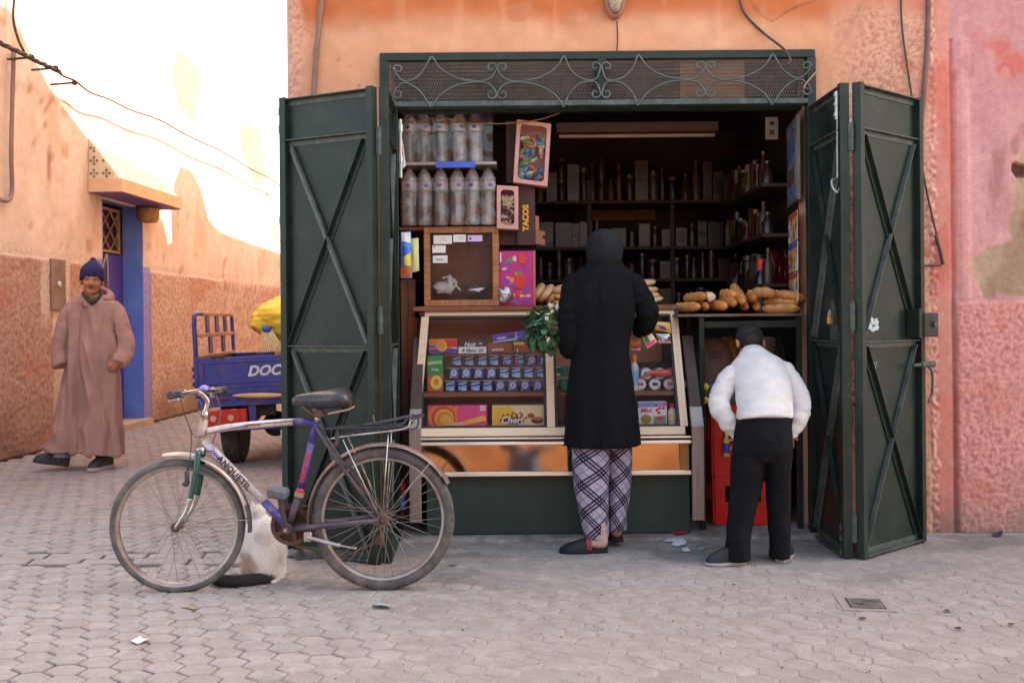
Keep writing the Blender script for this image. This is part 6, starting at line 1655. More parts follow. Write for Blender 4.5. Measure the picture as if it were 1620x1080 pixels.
n = 88; a = [cc + Vector((x, 0, z)) for x, z in pr_]; b = [cc + Vector((x * .8, 0, z * .8)) for x, z in pr_]
for d in (0, .003):
    g.add([v + Vector((0, d, 0)) for v in a + b], [(i, (i + 1) % n, n + (i + 1) % n, n + i) for i in range(n)])
for k in range(5): g.bar(cc, cc + Vector((RC * .84 * cos(k * 2 * pi / 5), 0, RC * .84 * sin(k * 2 * pi / 5))), .018, .004, (0, 0, 1) if abs(cos(k * 2 * pi / 5)) > .3 else (1, 0, 0))
g.build('chainring', RUSTM, bk)
g = G().lathe([(.09, 0), (.092, .004), (.085, .006)], 30, bp(456, 833, -.055), (0, 1, 0)); g.build('chain_guard', M('guard_rust', S(58, 42, 36), S(84, 60, 50), scale=9, rough=.7), bk)
g = G(); top = [cc + Vector((0, .006, RC)), cr_ + Vector((0, .05, .035))]; bot = [cc + Vector((0, .006, -RC)), cr_ + Vector((0, .05, -.03 + .0))]
for a_, b_ in ((top[0], top[1]), (bot[0], bp(540, 884, -.05)), (bp(540, 884, -.05), bp(596, 860, -.05))): g.bar(a_, b_, .008, .005, (0, 0, 1))
g.build('chain', RUSTM, bk)
G().lathe([(.036, 0), (.036, .004), (.028, .006), (.028, .012), (.02, .016)], 20, cr_ + Vector((0, .044, 0)), (0, 1, 0)).build('sprocket', RUSTM, bk, smooth=30)
g = G().tube([cr_ + Vector((0, .05, -.02)), bp(598, 858, -.05)], .008, 6); g.lathe([(.02, 0), (.02, .01)], 12, bp(598, 858, -.045), (0, 1, 0)); g.build('derailleur', RUSTM, bk)
# kickstand, folded back
g = G(); g.box(bp(484, 853, .05), bp(496, 838, .02), bev=.003); g.tube([bp(490, 846, .045), bp(540, 856, .075)], [.0095, .0075], 8); g.tube([bp(540, 856, .075), bp(566, 860, .085)], .004, 6); g.ell(bp(567, 860, .085), .006, 8, 6); g.ell(bp(540, 856, .075), .0098, 8, 6)
g.build('kickstand', M('stand_alloy', S(160, 146, 146), S(190, 178, 178), scale=8, rough=.35, metal=.5), bk, smooth=40)
# saddle
g = G(); rings = []
Ls = (bp(462, 640), bp(557, 640)); zt_s = [(0.0, 629, 10, 13), (.1, 624, 17, 18), (.3, 621, 27, 26), (.5, 618, 48, 31), (.68, 615, 74, 33), (.85, 614, 88, 33), (.95, 617, 84, 29), (1.0, 624, 66, 20)]
for t_, ytop, half_mm, th_px in zt_s:
    c = Ls[0].lerp(Ls[1], t_); zt_ = P(510, ytop, YB_).z; th = th_px / 355; hw = half_mm / 1000
    zc = zt_ - th / 2
    rings.append([Vector((c.x, YB_ + hw * cos(a), zc + (th / 2) * (sin(a) if sin(a) > 0 else sin(a) * .9) * (1 + .06 * sin(a * 5)))) for a in [i * 2 * pi / 18 for i in range(18)]])
g.rings(rings)
sad = g.build('saddle', M('cracked_black_vinyl', S(36, 34, 38), S(60, 58, 64), scale=7, rough=.28, rvar=.12, bump=.003, bscale=18, dirt=S(120, 104, 92), dscale=11, damt=.35), bk, smooth=True)
for s_ in (-1, 1):
    G().tube(curve_pts([bp(478, 642, .02 * s_), bp(500, 656, .022 * s_), bp(530, 653, .03 * s_), bp(556, 646, .055 * s_)]), .0038, 6).build('saddle_rail', RUSTM, sad, smooth=True)
g = G().tube([bp(524, 652, .07), bp(556, 645, .075)], .004, 6); g.tube([bp(556, 645, .075), bp(556, 645, -.075)], .004, 6); g.build('saddle_base_edge', M('pale_rust', S(150, 110, 90), S(180, 150, 130), scale=30, rough=.6), sad)
bpart('seat_post', [bp(500, 670), bp(505, 652)], .0125, CHROME); g = G().lathe([(.02, -.02), (.02, .02)], 10, bp(505, 654), (0, 1, 0)); g.build('saddle_clamp', RUSTM, bk)
# stem, bars, grips, bell, levers, cables
g = G().tube(curve_pts([bp(325, 652), bp(329, 636), bp(324, 628), bp(312, 618)], 5), .0115, 10); g.build('stem', CHROME, bk, smooth=True)
hbL, hbR = P(270, 625, 4.14), P(356, 617, 4.74)
ctr = bp(311, 619)
g = G().tube(curve_pts([hbL, hbL.lerp(ctr, .5) + Vector((.012, 0, 0)), ctr, hbR.lerp(ctr, .5) + Vector((.012, 0, 0)), hbR], 6), .011, 10); g.build('handlebar', CHROME, bk, smooth=True)
for a_, b_ in ((hbL, ctr), (hbR, ctr)):
    d = (b_ - a_).normalized()
    g = G().tube([a_ - d * .004, a_, a_ + d * .10, a_ + d * .115], [.014, .0175, .0168, .0185], 12); g.build('grip', M('grip_rubber', S(46, 42, 44), S(70, 66, 66), scale=30, rough=.6), bk, smooth=40)
    q = a_ + d * .135
    g = G().lathe([(.017, 0), (.017, .022)], 10, q, d); g.tube(curve_pts([q + Vector((-.0, 0, -.01)), q + Vector((-.02, 0, -.028)) - d * .02, q + Vector((-.028, 0, -.03)) - d * .08]), .0055, 6, flat=.6); g.build('brake_lever', STEEL, bk, smooth=40)
g = G().lathe([(.024, 0), (.026, .008), (.02, .018), (.006, .023)], 16, P(327, 613, 4.4) + Vector((-.01, 0, -.012)), (0, 0, 1)); g.build('bell', M('violet_bell', S(110, 92, 170), S(150, 132, 206), rough=.2, metal=.4), bk, smooth=True)
CB = M('brake_cable', S(70, 64, 64), S(100, 92, 92), rough=.5)
for pts in ([P(285, 628, 4.28), P(292, 655, 4.30), P(300, 676, 4.36), P(303, 700, 4.40), bp(301, 745, .03)], [P(298, 628, 4.36), P(316, 634, 4.37), bp(322, 652, .03), bp(324, 665, .02)], [P(341, 622, 4.6), P(349, 648, 4.55), bp(346, 672), bp(336, 700, 0), bp(330, 714, .02)], [bp(302, 672, .03), bp(314, 690, .03), bp(340, 683, .02), bp(400, 671, .018), bp(470, 664, .018)]):
    G().tube(curve_pts(pts), .0024, 5).build('cable', CB, bk, smooth=True)
# mudguards
def guard(name, c, R, a0, a1, w, mat, th=.0012, n=30, depth=.012):
    g = G(); m = 7
    def ring(a, o): return [c + Vector(((R - depth * (abs(k - 3) / 3) ** 2 + o) * cos(a), w * (k - 3) / 3, (R - depth * (abs(k - 3) / 3) ** 2 + o) * sin(a))) for k in range(m)]
    rings = []
    for i in range(n + 1):
        a = radians(lerp(a0, a1, i / n)); rings.append(ring(a, 0) + ring(a, -th)[::-1])
    g.rings(rings); return g.build(name, mat, bk, smooth=40)
guard('rear_mudguard', cr_ + Vector((.0, 0, .0)), .340, 184, 28, .030, MUD)
guard('front_mudguard', cf_, .330, 101, 17, .024, M('front_guard_metal', S(176, 160, 150), S(214, 200, 190), scale=7, rough=.3, metal=.6, dirt=S(130, 96, 80), dscale=8, damt=.5))
guard('front_mudguard', cf_, .332, 17, -5, .024, M('guard_black', S(60, 56, 58), S(90, 84, 84), rough=.5))
for s_ in (-1, 1):
    bpart('mudguard_stay', [cf_ + Vector((0, -.05 * s_, 0)), cf_ + Vector((.04, -.045 * s_, .016)), cf_ + Vector((.12, -.04 * s_, .0)), cf_ + Vector((.14, -.04 * s_, .02)), cf_ + Vector((.326, -.022 * s_, .03))], .0022, SPOKE, 5)
    bpart('mudguard_stay', [cr_ + Vector((0, -.055 * s_, .0)), cr_ + Vector((.22, -.04 * s_, .258))], .0022, SPOKE, 5)
    bpart('rack_strut', [cr_ + Vector((0, -.062 * s_, .0)), bp(546, 692, .06 * s_)], .0035, CHROME, 6); bpart('rack_strut', [cr_ + Vector((.004, -.064 * s_, .0)), bp(617, 683, .06 * s_)], .0035, CHROME, 6)
# rack
RK = M('rack_black', S(44, 42, 48), S(80, 78, 84), scale=20, rough=.4, metal=.3)
for s_ in (-1, 1):
    bpart('rack_rail', curve_pts([bp(524, 693, .03 * s_), bp(560, 686, .06 * s_), bp(640, 676, .062 * s_), bp(652, 664, .06 * s_), bp(664, 657, .05 * s_)]), .0045, RK if s_ < 0 else CHROME, 7)
    bpart('rack_rail', curve_pts([bp(508, 678, .02 * s_), bp(560, 675, .045 * s_), bp(630, 672, .05 * s_), bp(646, 661, .05 * s_)]), .0045, RK, 7)
bpart('rack_spring', curve_pts([bp(574, 672, .035), bp(610, 666, .035), bp(648, 658, .03), bp(650, 658, -.03), bp(610, 666, -.035), bp(574, 672, -.035)]), .0055, RK, 7)
bpart('rack_end', curve_pts([bp(652, 660, .062), bp(667, 657, .05), bp(668, 657, -.05), bp(652, 660, -.062)]), .005, RK, 7)
bpart('rack_end', curve_pts([bp(664, 657, .04), bp(660, 675, .04), bp(640, 677, .045)]), .004, RK, 6)
bpart('rack_bar', [bp(600, 679, .06), bp(600, 679, -.06)], .004, RK, 6); bpart('rack_bar', [bp(560, 684, .06), bp(560, 684, -.06)], .004, RK, 6)
bpart('rack_pin', [bp(594, 667, .03), bp(592, 656, .03)], .002, M('brass_pin', S(170, 120, 60)), 5)
# brakes
for px, py, m_ in ((301, 752, STEEL), (536, 690, STEEL)):
    g = G(); q = bp(px, py, .045); g.box(q + Vector((-.008, -.01, -.035)), q + Vector((.008, .008, .03)), bev=.003); g.ell(q + Vector((-.006, 0, .0 - .03)), (.016, .012, .012), 8, 6); g.tube([q + Vector((.0, 0, .03)), q + Vector((.006, 0, .055))], .003, 6); g.build('brake', M('brake_dark', S(52, 50, 54), S(90, 84, 84), scale=30, rough=.5, metal=.4), bk, smooth=40)
g = G(); 
g.tube(curve_pts([bp(520, 690, .05), bp(532, 706, .055), bp(545, 728, .055), bp(562, 740, .05)]), .006, 6)
g.build('brake', MATS['brake_dark'], bk)
G().lathe([(.022, -.01), (.022, .012)], 10, bp(474, 781), (bp(474, 781) - bp(475, 777)).normalized()).build('cable_clip', M('rag_band', S(150, 120, 100), S(176, 150, 130), scale=50, rough=.9), bk)
# lettering on the tubes
dt = (bb - bp(322, 697)).normalized(); upv = Vector((dt.z * -1, 0, dt.x)).normalized()
if upv.z < 0: upv = -upv
lettering('ANQUETIL', .038, bp(372, 747, .0195), dt, upv, INK, bk, 0, .0012, space=1.1)
lettering('ZANO', .022, bp(343, 718, .0195), dt, upv, PUR, bk, .4, .001)
lettering('METEOR', .020, bp(400, 672, .016), bp(465, 667) - bp(360, 676), (0, 0, 1), M('faded_red', S(150, 90, 110)), bk, .3, .0006)
st_ = (bp(493, 700) - bp(474, 780)).normalized(); su = Vector((-st_.z, 0, st_.x))
lettering('MONTAGNE', .022, bp(484.5, 738, .0168), st_, su, RED_, bk, 0, .001, space=1.1)
bpart('red_band', [bp(476, 772), bp(474.6, 778)], .0168, RED_)

# ---------------------------------------------------------------- cargo tricycle in the lane
TB = M('tricycle_blue', S(36, 46, 126), S(48, 60, 148), scale=4, rough=.4, dirt=S(110, 84, 84), dscale=11, damt=.55, bump=.0008, bscale=9, grain=.15, gscale=80)
tk = thing('cargo_tricycle', 'blue cargo tricycle with a slatted side rack, half hidden behind the left green door', 'tricycle', (0, 0, 0), local=True)
def tbx(name, lo, hi, mat=TB, par=None, bev=.004): return G().box(lo, hi, bev=bev).build(name, mat, par or tk)
# local axes: x right along the tail from its left corner, y forward, z up
BW, BL_, z0_, z1_ = 1.12, 1.5, .60, .90
tg = tbx('tailgate', (.035, -.02, z0_), (BW - .035, .0, z1_))
for (xa, xb, za, zb) in ((.07, BW - .07, z0_ + .05, z0_ + .065), (.07, BW - .07, z0_ + .085, z0_ + .095), (.07, BW - .07, z1_ - .045, z1_ - .035)): G().box((xa, -.03, za), (xb, -.0202, zb), bev=.003).build('rib', TB, tg)
for xa in (.07, BW - .085): G().box((xa, -.03, z0_ + .1), (xa + .015, -.0202, z1_ - .046), bev=.003).build('rib', TB, tg)
lettering('DOCKER', .115, (.66, -.0225, .775), (1, 0, 0), (0, 0, 1), M('tailgate_lettering', S(206, 206, 220), rough=.5), tg, .3, .004)
for nm, lo, hi in (('corner_post', (0, -.02, z0_ - .02), (.034, .03, z1_ + .02)), ('corner_post', (BW - .034, -.02, z0_ - .02), (BW, .03, z1_ + .02)), ('side_panel', (0, .031, z0_), (.015, BL_, z1_)), ('side_panel', (BW - .015, .031, z0_), (BW, BL_, z1_)), ('front_panel', (0.016, BL_ - .02, z0_), (BW - .016, BL_, z1_)), ('bed_floor', (.016, .001, z0_ - .03), (BW - .016, BL_ - .021, z0_ - .001)), ('rear_beam', (.02, -.03, z0_ - .10), (BW - .02, .02, z0_ - .022))): tbx(nm, lo, hi)
tbx('light_bracket', (.30 + .12, -.02, z0_ - .27), (.30 + .18, .0, z0_ - .101)); tbx('lower_rail', (.06, -.035, z0_ - .30), (BW - .06, -.0, z0_ - .265))
RLENS = M('red_lens', S(170, 30, 26), S(206, 52, 40), scale=30, rough=.2)
for x0 in (.09, BW - .41):
    l_ = G().box((x0, -.045, z0_ - .255), (x0 + .32, -.021, z0_ - .12), bev=.008).build('tail_lamp', RLENS, tk)
    for cx in (.05, .19): G().lathe([(.026, 0), (.024, .004)], 14, (x0 + cx, -.0451, z0_ - .19), (0, -1, 0)).build('lamp_eye', M('lamp_eye', S(170, 140, 110), S(206, 176, 140), rough=.3), l_)
for x in (.13, .2): tbx('hinge', (x, -.032, z1_ - .03 + .03), (x + .05, .0, z1_ + .018), RUST)
tbx('latch', (.15, -.055, z0_ - .045), (.27, -.031, z0_ - .025), RUST)
for z in (z0_ + .08, z0_ + .14, z0_ + .2): tbx('side_catch', (-.02, .0, z), (-.001, .02, z + .03), M('dark_catch', (.02, .02, .025), rough=.5))
# slatted rack on the left side: posts and rails of flat iron
TAN = M('rack_tan_worn', S(176, 130, 90), S(206, 164, 120), scale=20, rough=.5)
zr0, zr1 = z1_ + .03, z1_ + .37
g = G().tube(curve_pts([(.014, .02, z1_ - .02), (.014, .02, zr1 - .07), (.014, .055, zr1 - .012), (.014, .12, zr1), (.014, .3, zr1)], 5), .020, 8); g.build('rack_post', TB, tk, smooth=True)
for z, m_ in ((zr1, TAN), (z1_ + .19, TAN), (z1_ + .012, TAN)): tbx('rack_rail', (.0, .12 if z == zr1 else .045, z - .016), (.028, BL_, z + .016), m_)
tbx('rack_post', (.0, BL_ - .035, z1_ + .03), (.03, BL_ + .001, zr1 - .017))
for y in (.42, .78, 1.12): tbx('rack_slat', (.005, y, z1_ + .207), (.02, y + .12, zr1 - .0165))
for y in (.5, 1.0): tbx('rack_slat', (.005, y, z1_ + .029), (.02, y + .12, z1_ + .173))
# wheels, axle, chassis
def twheel(x, nm='wheel'):
    w = bpy.data.objects.new(nm, None); link(w, tk, Vector((x, .42, .30)), Vector((0, 0, 0)))
    G().lathe([(.19, -.07), (.25, -.078), (.285, -.07), (.30, -.045), (.302, 0), (.30, .045), (.285, .07), (.25, .078), (.19, .07)], 28, (0, 0, 0), (1, 0, 0)).build('tyre', M('truck_tyre', (.028, .026, .026), (.05, .046, .044), scale=30, rough=.85, dirt=(.12, .09, .07), dscale=10), w, smooth=40)
    G().lathe([(.19, -.05), (.16, -.045), (.15, -.02), (.04, -.03), (.04, .03), (.15, .02), (.16, .045), (.19, .05)], 20, (0, 0, 0), (1, 0, 0)).build('rim', TB, w, smooth=30)
    g = G()
    for k in range(30):
        a = 2 * pi * k / 30
        for x_ in (-.045, 0, .045): 
            q = G().box((-.015, -.012, -.004), (.015, .012, .006)); m_ = Matrix.Translation((x_, 0, 0)) @ Matrix.Rotation(a + (x_ and .1), 4, 'X') @ Matrix.Translation((0, 0, .300)); g.add([m_ @ v for v in q.v], q.f)
    g.build('tread', MATS['truck_tyre'], w)
twheel(.22); twheel(BW - .22)
DK = M('chassis_black', (.02, .018, .018), (.04, .034, .03), scale=9, rough=.7, dirt=(.12, .08, .06), dscale=8)
g = G().tube([(.15, .42, .30), (BW - .15, .42, .30)], .035, 10); g.ell((BW / 2, .42, .30), (.11, .12, .11), 14, 8); g.build('axle', DK, tk, smooth=40)
for x in (.38, BW - .42): tbx('chassis_rail', (x, .05, z0_ - .15), (x + .05, BL_ + .6, z0_ - .09), DK); 
for x in (.40, BW - .42):
    g = G()
    for k in range(3): g.tube(curve_pts([(x, .02 + .08 * k, .40 + .02 * k), (x, .42, .34 + .016 * k), (x, .82 - .08 * k, .40 + .02 * k)]), .012, 5, flat=.5)
    g.build('leaf_spring', DK, tk)
tbx('cross_bar', (.43, .10, .40), (.62, .13, .50), DK); tbx('cross_bar', (.3, .04, .335), (.9, .07, .36), DK); tbx('mud_flap', (.10, .05, .33), (.30, .06, .37), DK)
# rider's end: tank, seat, forks, front wheel
g = G().tube([(BW / 2, BL_, .45), (BW / 2, BL_ + .5, .42), (BW / 2, BL_ + .95, .75)], .04, 8); g.build('front_frame', TB, tk)
g = G().ell((BW / 2, BL_ + .35, .68), (.13, .25, .10), 14, 8); g.build('seat', BLACKPL, tk, smooth=True)
g = G().tube([(BW / 2 - .06, BL_ + .95, .85), (BW / 2 - .06, BL_ + 1.15, .28)], .022, 8); g.tube([(BW / 2 + .06, BL_ + .95, .85), (BW / 2 + .06, BL_ + 1.15, .28)], .022, 8); g.tube([(BW / 2 - .35, BL_ + .8, 1.0), (BW / 2, BL_ + .92, .95), (BW / 2 + .35, BL_ + .8, 1.0)], .014, 8); g.build('fork', DK, tk)
w3 = bpy.data.objects.new('wheel', None); link(w3, tk, Vector((BW / 2, BL_ + 1.16, .28)), Vector((0, 0, 0)))
G().lathe([(.2, -.04), (.26, -.045), (.28, 0), (.26, .045), (.2, .04)], 26, (0, 0, 0), (1, 0, 0)).build('tyre', MATS['truck_tyre'], w3, smooth=40)
tpos = P(317, 742, 8.12); tk.location = (tpos.x + .0, 8.10, 0.0)
tk.rotation_euler = (0, radians(-2.5), radians(4))
tkm = Matrix.Translation(tk.location) @ Matrix.Rotation(radians(4), 4, 'Z') @ Matrix.Rotation(radians(-2.5), 4, 'Y')
def TK(x, y, z): return tkm @ Vector((x, y, z))
# yellow sack on the bed, tied with straw-coloured rope; a flat stick on the beam
YS = M('yellow_tarp', S(236, 186, 30), S(250, 214, 80), scale=4, rough=.6, bump=.004, bscale=14)
sk = thing('yellow_sack', 'big bulging yellow plastic sack tied up on the bed of the cargo tricycle', 'sack', TK(.75, .9, z0_))
g = G(); c = TK(.84, .95, 1.18); q = G().ell(c, 1.0, 90, 54)
def sackp(v):
    d = (v - c); dn = d.normalized()
    return c + Vector((d.x * .54, d.y * .36, d.z * .25)) * (1 + .10 * noise.noise(dn * 2.2) + .06 * (.4 - abs(noise.noise(Vector((dn.x * 4 + dn.z * 2, dn.y * 4, dn.z * 5)))) * 1.6) + .03 * (.4 - abs(noise.noise(Vector((dn.x * 11, dn.y * 11 + dn.x * 5, dn.z * 9)))) * 1.6))
g.add([sackp(v) for v in q.v], q.f)
g.tube([TK(.46, .80, 1.14), TK(.60, .85, 1.06), TK(.70, .9, 1.0), TK(.75, .9, .7)], [.05, .11, .2, .26], 16, mod=lambda t, a: 1 + .10 * sin(a * 6))
g.build('bag', YS, sk, smooth=True)
g = G()
for k in range(14): g.tube(curve_pts([TK(.44 + .006 * k, .70, 1.12), TK(.43 + .012 * k, .64, 1.0), TK(.40 + .022 * k, .60, .91)]), .006, 4)
g.build('tie_fringe', M('sack_fringe', S(200, 170, 120), S(226, 200, 150), scale=30, rough=.9), sk)
g = G().lathe([(.04, 0), (.045, .03), (.04, .05)], 10, TK(.47, .70, 1.09), (.3, 0, 1)); g.build('blue_tie', BLU, sk, smooth=True)
sp_ = TK(.52, -.07, z0_ - .02); g = G().ell(sp_, 1.0, 16, 8); g.v = [sp_ + Vector(((v - sp_).x * .22, (v - sp_).y * .05, (v - sp_).z * .022)) for v in g.v]
g.build('cardboard_piece', M('buff_card', S(190, 156, 110), S(206, 176, 130), rough=.8), smooth=True, label='flat buff piece resting on the tail beam of the blue tricycle', cat='cardboard')
# ---------------------------------------------------------------- people
SKIN = M('skin_brown', S(168, 110, 78), S(188, 130, 96), scale=20, rough=.5, sss=.08)
SKIN2 = M('skin_tan', S(176, 118, 86), S(196, 138, 104), scale=20, rough=.5, sss=.08)
EYEW, EYED, LIP = M('eye_white', (.38, .33, .29), rough=.2), M('eye_dark', (.02, .012, .01), rough=.15), M('lips', S(130, 70, 60), rough=.5)
def head(par, c, yaw, pitch, skin, k=1.0, roll=0, neck=.09, ears=True, smile=True, voxel=.004):
    """a head with brow, nose, cheeks, lips, chin and ears; looks along -Y before turning; c = centre of the skull"""
    R_ = Matrix.Rotation(yaw, 3, 'Z') @ Matrix.Rotation(pitch, 3, 'X') @ Matrix.Rotation(roll, 3, 'Y')
    mt = Matrix.Translation(Vector(c)) @ R_.to_4x4() @ Matrix.Scale(k, 4)
    g = G()
    g.ell((0, .012, .035), (.074, .092, .088), 20, 14); g.ell((0, -.028, -.015), (.062, .058, .075), 18, 12)
    g.ell((0, -.052, -.078), (.034, .030, .026), 12, 8); g.ell((0, -.02, -.062), (.056, .055, .038), 14, 8)
    g.ell((0, -.082, .022), (.045, .012, .010), 12, 8)
    for s in (-1, 1):
        g.ell((.036 * s, -.064, -.022), (.022, .020, .020), 12, 8)
        g.ell((.030 * s, -.080, .024), (.020, .010, .008), 10, 6)
        g.ell((.011 * s, -.094, -.030), (.009, .010, .008), 8, 6)
        if ears: g.ell((.076 * s, .012, -.004), (.009, .019, .031), 10, 8); g.ell((.080 * s, .018, .01), (.007, .014, .018), 10, 8)
    g.tube([(0, -.080, .018), (0, -.092, -.006), (0, -.101, -.024), (0, -.092, -.034)], [.008, .010, .013, .010], 10)
    g.ell((0, -.084, -.052), (.024, .009, .0055), 12, 6); g.ell((0, -.082, -.062), (.020, .009, .006), 12, 6)
    g.tube([(0, .012, -.04), (0, .018, -.04 - neck)], [.050, .054], 16)
    g.xf(mt); h = fuse(g, 'head', skin, par, voxel * k, 3)
    for s in (-1, 1):
        e = G().ell(mt @ Vector((.030 * s, -.0755, .008)), (.0125 * k, .0085 * k, .0055 * k), 10, 6); e.build('eye', EYEW, h, smooth=True)
        e = G().ell(mt @ Vector((.030 * s, -.0835, .008)), (.0052 * k, .003 * k, .0050 * k), 8, 6); e.build('pupil', EYED, h, smooth=True)
        b = G().tube([mt @ Vector((.014 * s, -.092, .026)), mt @ Vector((.032 * s, -.091, .033)), mt @ Vector((.050 * s, -.078, .028))], [.003 * k, .004 * k, .002 * k], 6); b.build('eyebrow', EYED, h, smooth=True)
    q = .006 if smile else 0
    l = G().tube([mt @ Vector((-.026, -.082, -.054 + q)), mt @ Vector((-.012, -.092, -.057)), mt @ Vector((.012, -.092, -.057)), mt @ Vector((.026, -.082, -.054 + q))], [.002 * k, .0042 * k, .0042 * k, .002 * k], 6); l.build('lips', LIP, h, smooth=True)
    return h, mt
def hand(par, m, skin, side=1, curl=.5, spread=.12, name='hand', k=1.0):
    """palm, four unequal bent fingers and a thumb; wrist at the origin, fingers along +X, palm facing -Z"""
    g = G()
    g.rings([[Vector((x, w * cos(a), t * sin(a))) for a in [i * 2 * pi / 14 for i in range(14)]] for x, w, t in ((-.03, .026, .020), (0, .028, .019), (.03, .038, .016), (.065, .042, .014), (.088, .040, .012))])
    for i, (y, L, r) in enumerate(((.031, .068, .0088), (.011, .078, .0092), (-.010, .072, .0088), (-.030, .056, .0078))):
        p = Vector((.075, y * side, 0)); a = -spread * (i - 1.5) * side * -1; seg = (L * .5, L * .3, L * .24); pitch = 0; pts = [Vector((.05, y * side * .9, 0)), p]
        for q, s_ in enumerate(seg):
            pitch += curl * (.7 if q == 0 else 1.0)
            p = p + Vector((cos(pitch) * cos(a), cos(pitch) * sin(a), -sin(pitch))) * s_; pts.append(p)
        g.tube(pts, [r * .9, r, r * .95, r * .88, r * .7], 10)
    pts = [Vector((.012, .022 * side, -.004)), Vector((.038, .046 * side, -.012)), Vector((.062, .056 * side, -.024)), Vector((.082, .052 * side, -.034 - .01 * curl))]
    g.tube(pts, [.013, .0125, .0105, .008], 10)
    g.v = [v * k for v in g.v]; g.xf(m)
    return fuse(g, name, skin, par, .0035, 2)
def aim(p, x, z):
    """matrix at p whose X runs along x and whose Z leans to z"""
    x = Vector(x).normalized(); z = Vector(z); z = (z - x * z.dot(x)).normalized(); y = z.cross(x)
    return Matrix.Translation(Vector(p)) @ Matrix((x, y, z)).transposed().to_4x4()
def edges_rings(rows, Y, dfun, n=40, fold=None, power=2.0):
    """rings of a garment whose left and right edges are known at heights; rows: (py, pxl, pxr, depth radius, forward shift)"""
    out = []
    for i, (py, xl, xr, dy, sh) in enumerate(rows):
        a, b = P(xl, py, Y), P(xr, py, Y); cx = (a.x + b.x) / 2; rx = (b.x - a.x) / 2; z = (a.z + b.z) / 2; ring = []
        for k in range(n):
            t = 2 * pi * k / n; f = fold(t, i / (len(rows) - 1)) if fold else 1
            c_, s_ = cos(t), sin(t)
            cc = abs(c_) ** (2 / power) * (1 if c_ >= 0 else -1); ss = abs(s_) ** (2 / power) * (1 if s_ >= 0 else -1)
            ring.append(Vector((cx + rx * cc * (1 + (f - 1) * .5), Y + sh + dy * ss * f, z + (dfun(t, i) if dfun else 0))))
        out.append(ring)
    return out
def resample(rows, m):
    out = []
    for i in range(len(rows) - 1):
        a, b = rows[i], rows[i + 1]
        for k in range(m): out.append(tuple(lerp(a[j], b[j], k / m) for j in range(len(a))))
    return out + [rows[-1]]

# ---- the woman in the black coat
COAT = M('black_wool', (0.0042, 0.0044, 0.0055), (0.0075, 0.0078, 0.0098), scale=30, rough=.95, bump=.0004, bscale=400, spec=.12, grain=.08, gscale=300)
SCARF = M('black_scarf', (0.009, 0.009, 0.0115), (0.015, 0.015, 0.019), scale=30, rough=.8, spec=.2, bump=.0008, bscale=60)
WY = 5.17
wo = thing('person', 'woman at the counter in a long black coat, black headscarf and plaid trousers', 'person', (P(950, 870, WY).x, WY, 0))
g = G()
cf = lambda t, v: 1 + .020 * sin(t * 9 + 2 * v) * v + .012 * sin(t * 5 + 1)
rows = [(419, 930, 984, .07, .0), (428, 914, 996, .085, 0), (438, 902, 1006, .095, 0), (455, 898, 1008, .11, 0), (480, 897, 1008, .125, 0), (520, 904, 1000, .120, 0), (555, 905, 995, .112, 0), (590, 900, 999, .128, 0), (630, 896, 1005, .145, 0), (670, 894, 1010, .155, 0), (702, 892, 1014, .16, 0), (704, 893, 1013, .158, 0)]
g.rings(edges_rings(resample(rows, 3)[::-1], WY, None, 56, lambda t, v: cf(t, 1 - v), 2.25))
sl, el, hl = P(909, 452, WY + .0), P(903, 545, WY - .02), P(893, 520, WY + .20)
ws_ = [G(), G()]
ws_[0].tube(curve_pts([P(917, 445, WY), sl, P(901, 500, WY - .03), el, P(900, 548, WY + .06), P(896, 532, WY + .15)], 6), [.062] * 7 + [.066, .066, .064, .062, .06, .058] * 1 + [.056] * 6 + [.058] * 6 + [.056, .054, .052, .05, .048, .047], 18)
sr, er = P(999, 450, WY), P(1024, 494, WY + .02)
ws_[1].tube(curve_pts([P(990, 445, WY), sr, P(1015, 474, WY + .0), er, P(1021, 512, WY + .08), P(1012, 524, WY + .17)], 6), [.062] * 7 + [.064] * 6 + [.062] * 6 + [.058] * 6 + [.055, .052, .050, .048, .046, .045], 18)
def coat_disp(p, n):
    w = .007 * noise.noise(Vector((p.x * 7 + p.z * 2, p.y * 7, p.z * 5))) + .0022 * noise.noise(Vector((p.x * 22, p.y * 20, p.z * 34)))
    if p.z < 1.2: w += .004 * noise.noise(Vector((p.x * 30, p.y * 20, p.z * 3)))
    return n * w
coat = fuse(g, 'coat', COAT, wo, .009, 3, coat_disp)
for q_ in ws_: fuse(q_, 'sleeve', COAT, coat, .008, 2, lambda p, n: n * (.008 * noise.noise(Vector((p.x * 14, p.y * 14, p.z * 26))) + .005 * noise.noise(Vector((p.x * 28, p.y * 26, p.z * 60)))))
# centre seam and half belt
g = G(); g.tube([Vector((P(947, y_, WY).x, WY - d_, P(947, y_, WY).z)) for y_, d_ in ((445, .103), (480, .127), (520, .128), (560, .124), (600, .135), (650, .152), (698, .162))], .0022, 5); g.build('back_seam', COAT, coat, smooth=True)
